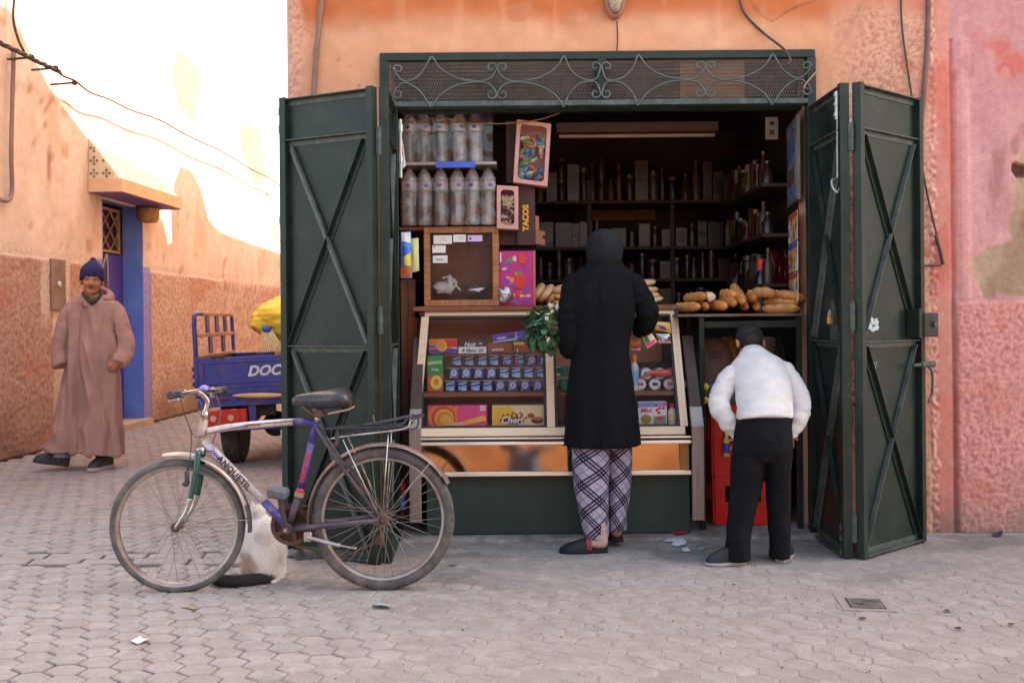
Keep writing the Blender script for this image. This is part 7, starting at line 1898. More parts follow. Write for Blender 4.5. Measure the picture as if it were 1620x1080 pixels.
# collar
g = G(); 
def col(t, i): return 0
pc = P(956, 424, WY)
rings = []
for r_, z_, dr in ((.083, -.028, 0), (.094, -.012, 0), (.090, .012, 0), (.080, .026, 0), (.072, .024, 0), (.070, -.0, 0)):
    rings.append([Vector((pc.x + r_ * 1.12 * cos(a), WY + .0 + r_ * .82 * sin(a), pc.z + z_ + .008 * sin(a) + (.012 if sin(a) < 0 else 0))) for a in [i * 2 * pi / 30 for i in range(30)]])
g.rings(rings, cap=False); g.build('collar', COAT, coat, smooth=True)
hc = P(956, 397, WY + .01)
hd, hm = head(wo, hc + Vector((0, .012, -.01)), pi, 0.05, SKIN2, .94, ears=False)
g = G()
rows = [(362.5, 950, 962, .02, .0), (364, 943, 969, .045, .0), (368, 936, 976, .07, .0), (376, 930, 982, .09, .0), (388, 927, 985.5, .102, .002), (400, 927, 986, .102, .0), (410, 929, 984, .09, .0), (420, 932, 981, .075, 0), (430, 930, 984, .065, .0)]
rg = edges_rings(resample(rows, 2)[::-1], WY + .012, None, 44, lambda t, v: 1 + (.030 * sin(t * 7 + 3 * v) + .02 * sin(t * 13)) * (1 - v) * (1 if sin(t) < 0 else .4))
# the face shows through an opening at the front
vs = [p for r in rg for p in r]; n = 44; fs = []
for k in range(len(rg) - 1):
    for i in range(n):
        t = 2 * pi * (i + .5) / n; fr_ = sin(t) > .72 and 4 < k < 12
        if not fr_: fs.append((k * n + i, k * n + (i + 1) % n, (k + 1) * n + (i + 1) % n, (k + 1) * n + i))
fs.append(tuple((len(rg) - 1) * n + i for i in range(n)))
g.add(vs, fs); g.build('headscarf', SCARF, wo, smooth=True, fix=False)
hand(wo, aim(P(1013, 525, WY + .19), Vector((-.15, .9, -.25)), (0, .2, 1)), SKIN2, 1, .45)
hand(wo, aim(P(893, 524, WY + .18), Vector((-.5, .8, .1)), (.4, 0, 1)), SKIN2, -1, .95)
# plaid trousers: pattern laid out around each leg
def plaid():
    m, nt, b, out = _mat('plaid_flannel'); L_ = nt.links.new
    uv = nt.nodes.new('ShaderNodeUVMap'); uv.uv_map = 'wrap'; sp = nt.nodes.new('ShaderNodeSeparateXYZ'); L_(uv.outputs[0], sp.inputs[0])
    def mth(op, a, b_=None, c_=None):
        n_ = nt.nodes.new('ShaderNodeMath'); n_.operation = op
        for i, v in enumerate((a, b_, c_)):
            if v is None: continue
            if isinstance(v, (int, float)): n_.inputs[i].default_value = v
            else: L_(v, n_.inputs[i])
        return n_.outputs[0]
    u, v = sp.outputs[0], sp.outputs[1]
    def lines(d, per, offs, w):
        acc = None
        f = mth('FRACT', mth('DIVIDE', d, per))
        for o in offs:
            x = mth('LESS_THAN', mth('ABSOLUTE', mth('SUBTRACT', f, o)), w)
            acc = x if acc is None else mth('MAXIMUM', acc, x)
        return acc
    d1 = mth('ADD', u, mth('MULTIPLY', v, .95)); d2 = mth('SUBTRACT', mth('MULTIPLY', u, .75), mth('MULTIPLY', v, 1.0))
    dark1 = lines(d1, .150, (.36, .5, .64), .045); dark2 = lines(d2, .135, (.36, .5, .64), .045)
    thin1 = lines(d1, .150, (.03,), .024); thin2 = lines(d2, .135, (.03,), .024)
    n = _noise(nt, 40); base = _ramp(nt, .3, .7, n.outputs[0], S(150, 140, 160), S(180, 170, 188)).outputs[0]
    c = _mix(nt, mth('MULTIPLY', mth('MAXIMUM', thin1, thin2), .65), base, S(84, 92, 112))
    c = _mix(nt, mth('MULTIPLY', dark1, .93), c, S(40, 22, 46)); c = _mix(nt, mth('MULTIPLY', dark2, .93), c, S(30, 17, 36))
    c = _mix(nt, mth('MULTIPLY', mth('MULTIPLY', dark1, dark2), .9), c, S(30, 18, 36))
    L_(c, b.inputs['Base Color']); b.inputs['Roughness'].default_value = .95
    return m
PLAID = plaid()
def uvtube(name, rings, mat, par):
    n = len(rings[0]); vs, uvs, fs = [], [], []
    acc = 0.0; prev = None
    for r in rings:
        c = sum(r, Vector()) / n
        if prev is not None: acc += (c - prev).length
        prev = c; rad = sum((p - c).length for p in r) / n
        for k in range(n + 1):
            vs.append(r[k % n]); uvs.append((k / n * 2 * pi * .075, -acc))
    for j in range(len(rings) - 1):
        for k in range(n): a = j * (n + 1) + k; fs.append((a, a + 1, a + n + 2, a + n + 1))
    g = G().add(vs, fs); off = ORIG.get(par.name); me = g.mesh(name, mat, True, off, False)
    uvl = me.uv_layers.new(name='wrap')
    for poly in me.polygons:
        for li in poly.loop_indices: uvl.data[li].uv = uvs[me.loops[li].vertex_index]
    return link(bpy.data.objects.new(name, me), par)
def legrows(rows, Y, seed):
    rr_ = resample(rows, 5)
    return edges_rings(rr_, Y, None, 32, lambda t, v: 1 + .035 * sin(t * 4 + 9 * v + seed) + .05 * noise.noise(Vector((cos(t) * 2, v * 9 + seed, sin(t) * 2))))
pl1 = uvtube('trouser_leg', legrows([(690, 905, 964, .085, .0), (740, 905, 964, .085, .0), (780, 909, 963, .078, 0), (820, 918, 963, .07, 0), (842, 923, 963, .066, 0), (849, 925, 962, .064, 0)], WY - .03, 1), PLAID, wo)
pl2 = uvtube('trouser_leg', legrows([(690, 953, 1001, .085, .0), (740, 958, 1000, .08, .0), (780, 960, 997, .075, 0), (815, 961, 992, .068, 0), (836, 961, 991, .066, 0)], WY + .05, 5), PLAID, wo)
SOCK = M('beige_sock', S(176, 148, 136), S(196, 168, 154), scale=40, rough=.9, bump=.0006, bscale=200)
CLOG = M('clog_black', (.008, .009, .011), (.015, .016, .019), scale=30, rough=.6, spec=.3)
def clog(c, ang, par, side):
    """foot in a strapped clog; c = middle of the heel on the ground, ang = where the toe points"""
    mt = Matrix.Translation(c) @ Matrix.Rotation(ang, 4, 'Z')
    g = G(); out = [(-.03, 0), (-.025, .032), (.02, .036), (.08, .038), (.14, .048), (.19, .046), (.215, .028), (.222, 0)]
    o2 = out + [(x, -y) for x, y in out[-2:0:-1]]
    g.rings([[mt @ Vector((x * q, y * q, z)) for x, y in o2] for z, q in ((.002, .97), (.005, 1.0), (.022, 1.0), (.026, .97))]); sh = g.build('clog_sole', CLOG, par, smooth=35)
    g = G(); rr_ = []
    for x, w, h in ((.065, .040, .075), (.09, .042, .078), (.12, .046, .070), (.15, .048, .060), (.18, .045, .048), (.205, .034, .036), (.219, .014, .028)):
        rr_.append([mt @ Vector((x, w * cos(a), .0262 + (h - .026) * sin(a))) for a in [i * pi / 12 for i in range(13)]])
    g.rings(rr_, cap=False, close=False); g.build('clog_upper', CLOG, sh, smooth=True, fix=False)
    g = G(); g.grid(1, 12, lambda u, v: mt @ Vector((.060 + .026 * u, .0465 * cos(pi * v), .024 + .060 * sin(pi * v)))); 
    g.tube([mt @ Vector((.075, .042, .04)), mt @ Vector((.045, .040, .036))], .006, 5); g.build('strap', M('red_strap', S(110, 16, 28), S(140, 26, 38), rough=.5), sh, smooth=True, fix=False)
    G().box((-.010, -.003, -.012), (.010, .003, .012)).xf(mt @ Matrix.Translation((.074, -.0455, .045))).build('buckle', CHROME, sh)
    g = G(); g.ell(mt @ Vector((.0, 0, .055)), (.030, .030, .034), 14, 10); g.tube([mt @ Vector((.0, 0, .05)), mt @ Vector((.015, 0, .16))], [.032, .036], 14); g.tube([mt @ Vector((.0, 0, .05)), mt @ Vector((.10, 0, .048))], [.030, .026], 12)
    fuse(g, 'foot', SOCK, par, .006, 2)
clog(Vector((P(953, 868, 5.10).x, 5.11, .0)), radians(184), wo, 1)
clog(Vector((P(975, 860, 5.24).x, 5.235, .028)), radians(97), wo, -1)

# ---- bunch of turnips with leaves
bq = thing('turnip_bunch', 'bunch of white turnips with dark green leaves held at the woman\'s left side', 'vegetables', P(866, 550, 5.25))
LEAFM = M('turnip_leaf', (.022, .085, .030), (.060, .16, .060), scale=14, rough=.55, dirt=(.10, .20, .13), dscale=6, damt=.25, rnd=.35)
LEAFP = M('leaf_underside', (.09, .19, .13), (.14, .27, .19), scale=14, rough=.6, rnd=.2)
rq = random.Random(17)
lm = []
for k in range(8):
    g = G(); L, W = .052, .040; nu, nv = 6, 4; sd = rq.random() * 20
    def fn(u, v):
        x = u * L; w = W * .5 * (sin(pi * min(1, u * 1.02 + .02)) ** .7 + .12 * sin(u * 26 + k)) * (1 - .25 * u); y = (v * 2 - 1) * w
        z = -.35 * abs(y) * (1 if k % 2 else -.6) + .012 * noise.noise(Vector((x * 60, y * 60, sd))) - .25 * x * x / L * (1 + k % 3)
        return Vector((x, y, z))
    g.grid(nu, nv, fn); lm.append(g.mesh('leaf', LEAFP if k == 7 else LEAFM, True, None, False))
cb_ = P(866, 518, 5.24)
for k in range(190):
    th, ph = rq.uniform(0, 2 * pi), math.acos(rq.uniform(-1, 1)); r = .42 + .58 * rq.random() ** .5
    d = Vector((sin(ph) * cos(th), sin(ph) * sin(th), cos(ph)))
    p = cb_ + Vector((d.x * .100 * r, d.y * .07 * r, d.z * .108 * r))
    q = (d + Vector((rq.uniform(-.6, .6), rq.uniform(-.8, .2), rq.uniform(-.7, .3)))).to_track_quat('X', 'Z')
    o = bpy.data.objects.new('leaf', lm[7] if k % 17 == 3 else lm[rq.randrange(7)]); link(o, bq, p - ORIG[bq.name], Vector((0, 0, 0)))
    o.rotation_mode = 'QUATERNION'; o.rotation_quaternion = q; s_ = rq.uniform(.65, 1.25); o.scale = (s_, s_, s_)
g = G()
for k in range(14):
    a = cb_ + Vector((rq.uniform(-.06, .06), rq.uniform(-.04, .0), rq.uniform(-.09, .04))); g.tube(curve_pts([a, a.lerp(P(884, 500, 5.24), .5) + Vector((0, -.01, .01)), P(880 + rq.uniform(-6, 6), 497, 5.24)], 4), .002, 5)
g.build('stems', M('pale_stem', S(130, 160, 100), S(160, 186, 120)), bq, smooth=True)
for px, py, r in ((872, 483, .019), (883, 486, .019), (874, 493, .013), (889, 480, .015)):
    c = P(px, py, 5.22); g = G().lathe([(.001, r * 1.0), (r * .5, r * .9), (r * .95, r * .35), (r, -.1 * r), (r * .7, -.7 * r), (r * .25, -1.05 * r), (.001, -1.5 * r)], 14, c, (.2, -.3, .8))
    g.build('turnip', M('turnip_white', S(206, 196, 160), S(232, 224, 200), scale=30, rough=.45), bq, smooth=True)

# ---- the boy bending forward
FLEECE = M('white_fleece', S(196, 190, 186), S(216, 210, 206), scale=9, rough=.95, bump=.0015, bscale=90, sheen=.15, grain=.08, gscale=240)
TROUS = M('black_trousers', (.0065, .0058, .0075), (.011, .010, .0125), scale=20, rough=.95, spec=.12, bump=.0008, bscale=120)
by = thing('person', 'boy in a white jacket and black trousers bending forward, hands on his thighs', 'person', (P(1200, 890, 4.85).x, 4.87, 0))
g = G()
hip, mid, chest, neck = P(1210, 655, 4.88), P(1209, 622, 4.95), P(1201, 590, 5.04), P(1191, 563, 5.12)
def ering(c, ax, rx, ry, n=36, f=None):
    ax = Vector(ax).normalized(); u = Vector((1, 0, 0)); u = (u - ax * u.dot(ax)).normalized(); w = ax.cross(u)
    return [c + u * rx * cos(t) * (f(t) if f else 1) + w * ry * sin(t) * (f(t) if f else 1) for t in [2 * pi * i / n for i in range(n)]]
ctl = [(P(1210, 664, 4.86), (0, .25, 1), .134, .105), (P(1210, 655, 4.88), (0, .5, 1), .138, .11), (P(1210, 640, 4.92), (0, .8, 1), .138, .108), (P(1208, 618, 4.98), (0, 1, 1), .142, .105), (P(1203, 596, 5.04), (0, 1, 1), .152, .10), (P(1199, 580, 5.08), (0, 1, .9), .145, .085), (P(1194, 568, 5.13), (0, 1, .9), .092, .075), (P(1191, 560, 5.17), (0, 1, .9), .066, .064), (P(1190, 556, 5.20), (0, 1, .9), .060, .058)]
g.rings([ering(c, a, rx, ry) for c, a, rx, ry in ctl])
SLV = []
for s_, pts in ((-1, [(1172, 588, 5.07), (1155, 598, 5.05), (1137, 636, 4.98), (1150, 664, 4.94), (1168, 686, 4.93)]), (1, [(1228, 584, 5.07), (1246, 594, 5.05), (1266, 636, 4.98), (1262, 664, 4.94), (1250, 684, 4.93)])):

    q_ = G(); SLV.append(q_); q_.tube(curve_pts([P(*p) for p in pts], 6), [.050] * 4 + [.055] * 4 + [.054] * 4 + [.052] * 4 + [.047] * 4 + [.042, .040, .038, .037, .036], 16)
def fl(p, n): return n * (.0045 * noise.noise(Vector((p.x * 9, p.y * 14, p.z * 26))) + .0035 * (.3 - abs(noise.noise(Vector((p.x * 10 + p.z * 8, p.y * 12, p.z * 22))))))
jk = fuse(g, 'jacket', FLEECE, by, .008, 4, fl)
for q_ in SLV: fuse(q_, 'sleeve', FLEECE, jk, .007, 3, lambda p, n: n * (.006 * noise.noise(Vector((p.x * 10, p.y * 14, p.z * 24))) + .008 * (.3 - abs(noise.noise(Vector((p.x * 9 + p.z * 6, p.y * 10, p.z * 30)))))))
for px, py in ((1168, 686), (1250, 684)):
    g = G().tube([P(px, py - 3, 4.93), P(px, py + 4, 4.935)], .039, 16); g.build('cuff', FLEECE, jk, smooth=40)
g = G()
def legr(rows, Y): return [ering(P((a + b) / 2, py, Y + sh), (0, 0, 1), (b - a) / 2 * (Y + sh) / F, ry, 28, lambda t: 1 + .03 * sin(3 * t + py * .12)) for py, a, b, ry, sh in rows][::-1]
g.rings(legr([(656, 1167, 1253, .105, .01), (670, 1165, 1253, .112, .0), (690, 1161, 1253, .115, -.01), (712, 1159, 1253, .11, -.01), (728, 1160, 1252, .10, 0)], 4.88))
g.rings(legr([(700, 1160, 1210, .095, .0), (735, 1157, 1212, .09, 0), (770, 1155, 1206, .078, .0), (810, 1152, 1195, .070, -.01), (834, 1150, 1190, .07, -.02), (850, 1148, 1187, .07, -.03), (876, 1146, 1187, .070, -.035), (886, 1146, 1187, .070, -.035)], 4.88))
g.rings(legr([(700, 1208, 1253, .095, .0), (735, 1210, 1252, .09, 0), (770, 1212, 1251, .078, .01), (810, 1214, 1250, .070, .01), (834, 1216, 1250, .07, .0), (850, 1217, 1250, .068, .0), (874, 1217, 1250, .068, .0), (882, 1218, 1250, .068, .0)], 4.88))
def tr(p, n): return n * (.005 * noise.noise(Vector((p.x * 12, p.y * 12, p.z * 8))) + .003 * noise.noise(Vector((p.x * 30, p.y * 30, p.z * 22))))
fuse(g, 'trousers', TROUS, by, .008, 2, tr)
def shoe(c, ang, par, L=.19, mat=M('sneaker_canvas', (.016, .017, .020), (.03, .031, .036), scale=30, rough=.8), sole=M('pale_sole', S(176, 170, 164), rough=.6)):
    mt = Matrix.Translation(c) @ Matrix.Rotation(ang, 4, 'Z'); k = L / .25
    out = [(-.03, 0), (-.024, .028), (.02, .033), (.09, .035), (.15, .043), (.195, .037), (.216, .02), (.222, 0)]; o2 = [(x * k, y * k) for x, y in out + [(x, -y) for x, y in out[-2:0:-1]]]
    g = G().rings([[mt @ Vector((x * q, y * q, z)) for x, y in o2] for z, q in ((.001, .98), (.004, 1.02), (.014, 1.02), (.016, 1.0))]); s_ = g.build('shoe_sole', sole, par, smooth=35)
    g = G(); g.rings([[mt @ Vector((lerp(-.026 * k, .0, q) + (x + .026 * k) * (1 - q * .55), y * (1 - .25 * q), .0161 + z)) for x, y in o2] for z, q in ((0, 0), (.018, .02), (.035, .25), (.05, .6), (.065, .95))]); g.build('shoe_upper', mat, s_, smooth=50)
shoe(Vector((P(1172, 888, 4.85).x, 4.845, .001)), radians(188), by, .20)
shoe(Vector((P(1236, 884, 4.87).x, 4.88, .001)), radians(60), by, .19)
hcb = P(1187, 546, 5.27)
hb_, hmb = head(by, hcb, pi, radians(52), SKIN2, .90, voxel=.0045, smile=False, neck=.1)
HAIR = M('short_black_hair', (.012, .009, .009), (.030, .024, .022), scale=90, rough=.75, bump=.002, bscale=220)
g = G().ell((0, .016, .040), (.0785, .0955, .0905), 26, 18); g.ell((0, .055, -.015), (.058, .050, .055), 18, 12)
g.v = [v for v in g.v]; g.xf(hmb)
hr = fuse(g, 'hair', HAIR, by, .005, 2, lambda p, n: n * .002 * noise.noise(p * 60))
rq = random.Random(6); g = G(); ho = ORIG[by.name]; hv = hr.data.vertices
for k in range(7000):
    v = hv[rq.randrange(len(hv))]; p = v.co + ho; n = v.normal; d = (n + Vector((rq.uniform(-.8, .8), rq.uniform(-.8, .8), rq.uniform(-.9, .3)))).normalized(); s_ = n.cross(d).normalized() * .0006
    g.add([p - s_, p + s_, p + d * rq.uniform(.004, .010)], [(0, 1, 2)])
g.build('hair_strands', HAIR, hr, kind='stuff', fix=False)
for s_, pp in ((-1, (1176, 690, 5.0)), (1, (1243, 688, 5.0))):
    hand(by, aim(P(*pp), Vector((-.3 * -s_, .45, -.75)), Vector((-s_ * .3, -.9, -.3))), SKIN2, s_, .35, k=.8)

# ---- the man in the djellaba
ROBE = M('pink_brown_robe', S(162, 120, 108), S(182, 140, 126), scale=5, rough=.92, bump=.0016, bscale=40, sheen=.12, grain=.10, gscale=300)
MY = 8.2
mn = thing('person', 'smiling man in a navy beanie and long pinkish brown robe walking in the lane', 'person', (P(135, 742, MY).x, MY, 0))
g = G()
rows = [(464, 128, 164, .075, .0), (470, 120, 172, .09, .0), (478, 111, 182, .105, 0), (492, 106, 188, .12, .0), (515, 104, 187, .135, 0), (550, 104, 187, .15, -.01), (590, 100, 190, .15, -.01), (630, 95, 191, .15, -.005), (670, 87, 192, .165, 0), (700, 76, 193, .185, .0), (712, 69, 194, .19, .0), (719, 72, 194, .19, .0)]
def robefold(t, v):
    k = smooth01(.35, 1, v)
    return 1 + k * (.11 * sin(t * 6 + 1.5 + 1.2 * v) + .09 * sin(t * 11 + 4 + v)) + .03 * sin(t * 5)
def hemdip(t, i): return 0
rr_ = resample(rows, 4)
rg = edges_rings(rr_[::-1], MY, None, 72, lambda t, v: robefold(t, 1 - v), 2.2)
nr = len(rg)
for k, r in enumerate(rg):
    f = max(0, 1 - k / 10)
    for p in r: p.z += f * .035 * smooth01(-3.25, -3.75, p.x) * 1.0 + f * -.012 * smooth01(-3.4, -3.1, p.x)
g.rings(rg)
gs_ = [G(), G()]
gs_[0].tube(curve_pts([P(120, 482, MY), P(110, 494, MY), P(100, 525, MY - .01), P(94, 556, MY - .03), P(98, 580, MY - .07)], 5), [.066] * 6 + [.070] * 5 + [.070] * 5 + [.072, .075, .078, .076, .07], 18)
gs_[1].tube(curve_pts([P(176, 484, MY), P(187, 496, MY), P(196, 528, MY - .01), P(199, 556, MY - .04), P(188, 577, MY - .12)], 5), [.066] * 6 + [.070] * 5 + [.074] * 5 + [.076, .078, .078, .074, .066], 18)
def rd(p, n):
    k = smooth01(1.45, .7, p.z)
    w = .030 * (.18 - abs(noise.noise(Vector((p.x * 10 + p.z * 1.8, p.y * 7, p.z * 1.6)))) * 2) + .010 * noise.noise(Vector((p.x * 16 - p.z * 5, p.y * 15, p.z * 6)))
    w += k * .010 * sin(p.x * 40 + 3 * noise.noise(Vector((p.x * 4, 0, p.z * 3)))) * (1 if n.y < 0 else .5)
    w += (1 - k) * .005 * noise.noise(Vector((p.x * 24, p.y * 20, p.z * 26)))
    return n * w
rb = fuse(g, 'robe', ROBE, mn, .009, 2, rd)
for q_ in gs_: fuse(q_, 'sleeve', ROBE, rb, .009, 2, lambda p, n: n * (.010 * noise.noise(Vector((p.x * 9, p.y * 9, p.z * 7))) - .006 + .010 * (.3 - abs(noise.noise(Vector((p.x * 8 + p.z * 7, p.y * 9, p.z * 12)))))))
# placket seam, pocket slits, hood lying on the shoulders
g = G(); g.tube([Vector((P(138, y_, MY).x + .003 * sin(y_), MY - d_, P(138, y_, MY).z)) for y_, d_ in ((474, .105), (492, .128), (520, .142), (550, .166), (590, .168), (640, .166), (690, .19), (712, .20))], .0045, 6); g.build('front_seam', M('robe_seam', S(150, 110, 100), S(166, 124, 112)), rb, smooth=True)
hp_ = []
g = G(); cn_ = P(147, 466, MY)
rings = []
for r_, z_ in ((.130, -.050), (.142, -.038), (.136, -.018), (.112, .004), (.094, .004), (.088, -.02)):
    rings.append([Vector((cn_.x + .006 + r_ * 1.08 * cos(a), MY + .01 + r_ * .8 * sin(a), cn_.z + z_ + (.055 * smooth01(-.2, 1, sin(a)) if True else 0) - .050 * smooth01(.5, 1, -sin(a)) + .010 * sin(5 * a))) for a in [i * 2 * pi / 40 for i in range(40)]])
g.rings(rings, cap=False); g.build('hood_roll', ROBE, rb, smooth=True, fix=False)
g = G(); q = G().ell(P(163, 474, MY + .16), 1.0, 20, 12); cc_ = P(163, 474, MY + .16)
g.add([cc_ + Vector(((v - cc_).x * .10, (v - cc_).y * .06, (v - cc_).z * .10)) for v in q.v], q.f); g.build('hood', ROBE, rb, smooth=True)
g = G()
for s_ in (-1, 1): g.tube(curve_pts([P(147 + s_ * 15, 464, MY - .03), P(147 + s_ * 9, 472, MY - .08), P(145, 479, MY - .115)]), .024, 8, flat=.5)
g.build('dark_undershirt', M('grey_undershirt', (.035, .04, .04), (.06, .065, .065), rough=.9), mn, smooth=True)
g = G().ell(P(144, 474, MY - .07), (.045, .03, .035), 12, 8); g.build('mustard_scarf', M('mustard_scarf', S(126, 92, 34), S(150, 112, 50), rough=.9), mn, smooth=True)
hdm, hmm = head(mn, P(145.5, 445, MY - .03), radians(20), radians(-2), SKIN, 1.08, roll=radians(3), neck=.10)
BEAN = M('navy_beanie', S(28, 24, 62), S(44, 38, 86), scale=30, rough=.95, bump=.002, bscale=90)
g = G(); rr_ = []
for z, rx, ry in ((.030, .086, .101), (.050, .088, .102), (.075, .086, .100), (.100, .076, .090), (.125, .058, .068), (.145, .036, .042), (.158, .022, .026), (.170, .020, .022), (.178, .008, .008)):
    rr_.append([Vector((rx * cos(a) * (1 + .012 * sin(22 * a)), .012 + ry * sin(a) * (1 + .012 * sin(22 * a)), z + (-.045 if z < .09 else 0) * (1 - (z - .03) / .06 if z < .09 else 0) * smooth01(-.3, .9, sin(a)) - (.022 * abs(cos(a)) ** 2 if z < .06 else 0))) for a in [i * 2 * pi / 44 for i in range(44)]])
g.rings(rr_); g.v = [v * 1.03 for v in g.v]; g.xf(hmm); g.build('beanie', BEAN, mn, smooth=True)
g = G()
for s_ in (-1, 1): g.tube([hmm @ Vector((.002 * s_, -.098, -.043)), hmm @ Vector((.028 * s_, -.084, -.049))], [.006, .003], 6)
g.build('grey_moustache', M('grey_hair', S(96, 84, 76), S(130, 118, 108), rough=.8), mn, smooth=True)
hand(mn, aim(P(186, 566, MY - .12), Vector((-.5, -.1, -.8)), Vector((.3, -1, 0))), SKIN, 1, .5)
hand(mn, aim(P(104, 566, MY - .02), Vector((.6, .1, -.7)), Vector((-.5, -.8, 0))), SKIN, -1, .5)
# legs and shoes
JN = M('pale_blue_trousers', S(130, 138, 156), S(160, 166, 180), scale=9, rough=.9)
g = G().tube([P(102, 690, MY - .02), P(97, 712, MY - .05), P(96, 724, MY - .06)], [.085, .080, .074], 18); g.build('trouser_leg', JN, mn, smooth=True)
g = G().tube([P(158, 690, MY + .02), P(164, 716, MY + .04), P(166, 730, MY + .05)], [.085, .07, .055], 18); g.build('trouser_leg', M('dark_trousers', (.02, .02, .025)), mn, smooth=True)
DSH = M('dark_sneaker', (.02, .02, .022), (.04, .04, .042), rough=.6); WSH = M('sneaker_flash', S(170, 150, 150), rough=.6)
def boot(c, yaw, pitch, L, par, sole):
    mt = Matrix.Translation(c) @ Matrix.Rotation(yaw, 4, 'Z') @ Matrix.Rotation(pitch, 4, 'Y')
    k = L / .28; out = [(-.04, 0), (-.03, .034), (.03, .037), (.11, .038), (.17, .048), (.21, .042), (.236, .022), (.24, 0)]; o2 = [(x * k, y * k) for x, y in out + [(x, -y) for x, y in out[-2:0:-1]]]
    s_ = G().rings([[mt @ Vector((x * q, y * q, z)) for x, y in o2] for z, q in ((.0, .97), (.006, 1.03), (.026, 1.03), (.030, 1.0))]).build('shoe_sole', sole, par, smooth=35)
    G().rings([[mt @ Vector((x * (1 - q * .5) - .02 * q, y * (1 - .2 * q), z)) for x, y in o2] for z, q in ((.031, 0), (.055, .06), (.08, .4), (.105, .85), (.125, 1.0))]).build('shoe_upper', DSH, s_, smooth=50)
    g = G()
    for u in (.06, .10): g.tube([mt @ Vector((u * k, -.036 * k, .045)), mt @ Vector((u * k * .9, 0, .098)), mt @ Vector((u * k, .036 * k, .045))], .007, 6)
    g.build('laces', WSH, s_)
boot(P(101, 733, MY - .05) + Vector((.0, 0, -.02)), radians(212), radians(-12), .27, mn, M('dark_sole', (.03, .03, .03), rough=.7))
boot(Vector((P(168, 740, MY).x, MY + .04, .001)), radians(255), 0, .27, mn, M('pale_sole', (0, 0, 0)))

# ---- the cat
CY = 4.64
FURW = M('cat_white_fur', S(222, 214, 206), S(242, 236, 230), scale=12, rough=.95, attr=True)
ctt = thing('cat', 'white cat with tan patches and a black tail sitting behind the front wheel', 'cat', (P(418, 915, CY).x, CY, 0))
def cp(px, py, d=0): p = P(px, py, CY); return Vector((p.x, CY + d, p.z))
g = G()
def crow(py, a, b, ry, d=0.0): c = cp((a + b) / 2, py, d); return ering(c, (0, .05, 1), (b - a) / 2 * CY / F, ry, 26)
g.rings([crow(914, 402, 434, .05), crow(905, 391, 445, .085), (crow(890, 386, 449, .098)), crow(872, 381, 453, .100), crow(854, 383, 450, .088, .01), crow(838, 386, 444, .070, .02), crow(829, 389, 436, .056, .03), crow(821, 394, 424, .042, .035), crow(815, 397, 416, .030, .035)])
g.ell(cp(405, 811, .03), (.036, .040, .034), 16, 12); g.ell(cp(394, 815, .02), (.018, .016, .014), 10, 8)
for px in (398, 412): g.tube([cp(px, 807, .03), cp(px + (-2 if px < 405 else 2), 793, .03)], [.015, .002], 8)
g.ell(cp(392, 902, -.0), (.035, .06, .04), 14, 10); g.ell(cp(440, 902, .0), (.030, .06, .04), 14, 10)
g.ell(cp(437, 914, -.03), (.022, .045, .014), 12, 8); g.ell(cp(400, 916, .05), (.02, .05, .014), 12, 8)
def catd(p, n): return n * (.004 * noise.noise(p * 24) + .002 * noise.noise(p * 60))
body = fuse(g, 'body', FURW, ctt, .005, 2, catd)
co = ORIG[ctt.name]
def catcol(w):
    n = fbm(w.x * 9, w.z * 9, 3, 3)
    c = (1, 1, 1)
    a, b_ = cp(393, 880), cp(403, 806); c2 = cp(440, 866); c3 = cp(424, 838)
    k = smooth01(.075, .035, (Vector((w.x - a.x, 0, w.z - a.z))).length + .03 * n); c = mixc(c, (.66, .42, .28), k * .75)
    k = smooth01(.03, .015, abs(w.x - b_.x) + abs(w.z - b_.z) * .6 + .02 * n); c = mixc(c, (.7, .55, .42), k * .5)
    k = smooth01(.06, .03, (Vector((w.x - c3.x, 0, w.z - c3.z))).length + .03 * n); c = mixc(c, (.80, .74, .70), k * .7)
    return c
me = body.data; ca = me.color_attributes.new('tint', 'FLOAT_COLOR', 'POINT')
cols = [catcol(v.co + co) for v in me.vertices]; ca.data.foreach_set('color', [x for c in cols for x in (*c, 1)])
rq = random.Random(4); g = G(); g.c = []
me.update(); vv = me.vertices; nvv = len(vv)
for k in range(14000):
    v = vv[rq.randrange(nvv)]; p = v.co + co; n = v.normal
    if p.z < .012: continue
    d = (n * .55 + Vector((0, 0, -.75)) + Vector((rq.uniform(-.3, .3), rq.uniform(-.3, .3), rq.uniform(-.2, .2)))).normalized(); L = rq.uniform(.012, .024) * (.5 if p.z > .27 else 1)
    s_ = n.cross(d).normalized() * .0007
    g.v += [p - s_, p + s_, p + d * L]; g.f.append((len(g.v) - 3, len(g.v) - 2, len(g.v) - 1)); g.mi.append(0); g.c += [cols[v.index]] * 3
g.build('fur', FURW, ctt, kind='stuff', fix=False)
BFUR = M('cat_black_fur', (.012, .01, .01), (.03, .026, .025), scale=30, rough=.8)
tp = curve_pts([cp(436, 912, -.04), cp(420, 916, -.09), cp(400, 914, -.12), cp(378, 916, -.13), cp(362, 921, -.12), cp(350, 929, -.10)], 6)
for p in tp: p.z = max(p.z, .026)
rad = [.016 + .012 * sin(pi * min(1, i / (len(tp) - 1) * .9 + .1)) for i in range(len(tp))]
tl = G().tube(tp, rad, 12).build('tail', BFUR, ctt, smooth=True)
g = G()
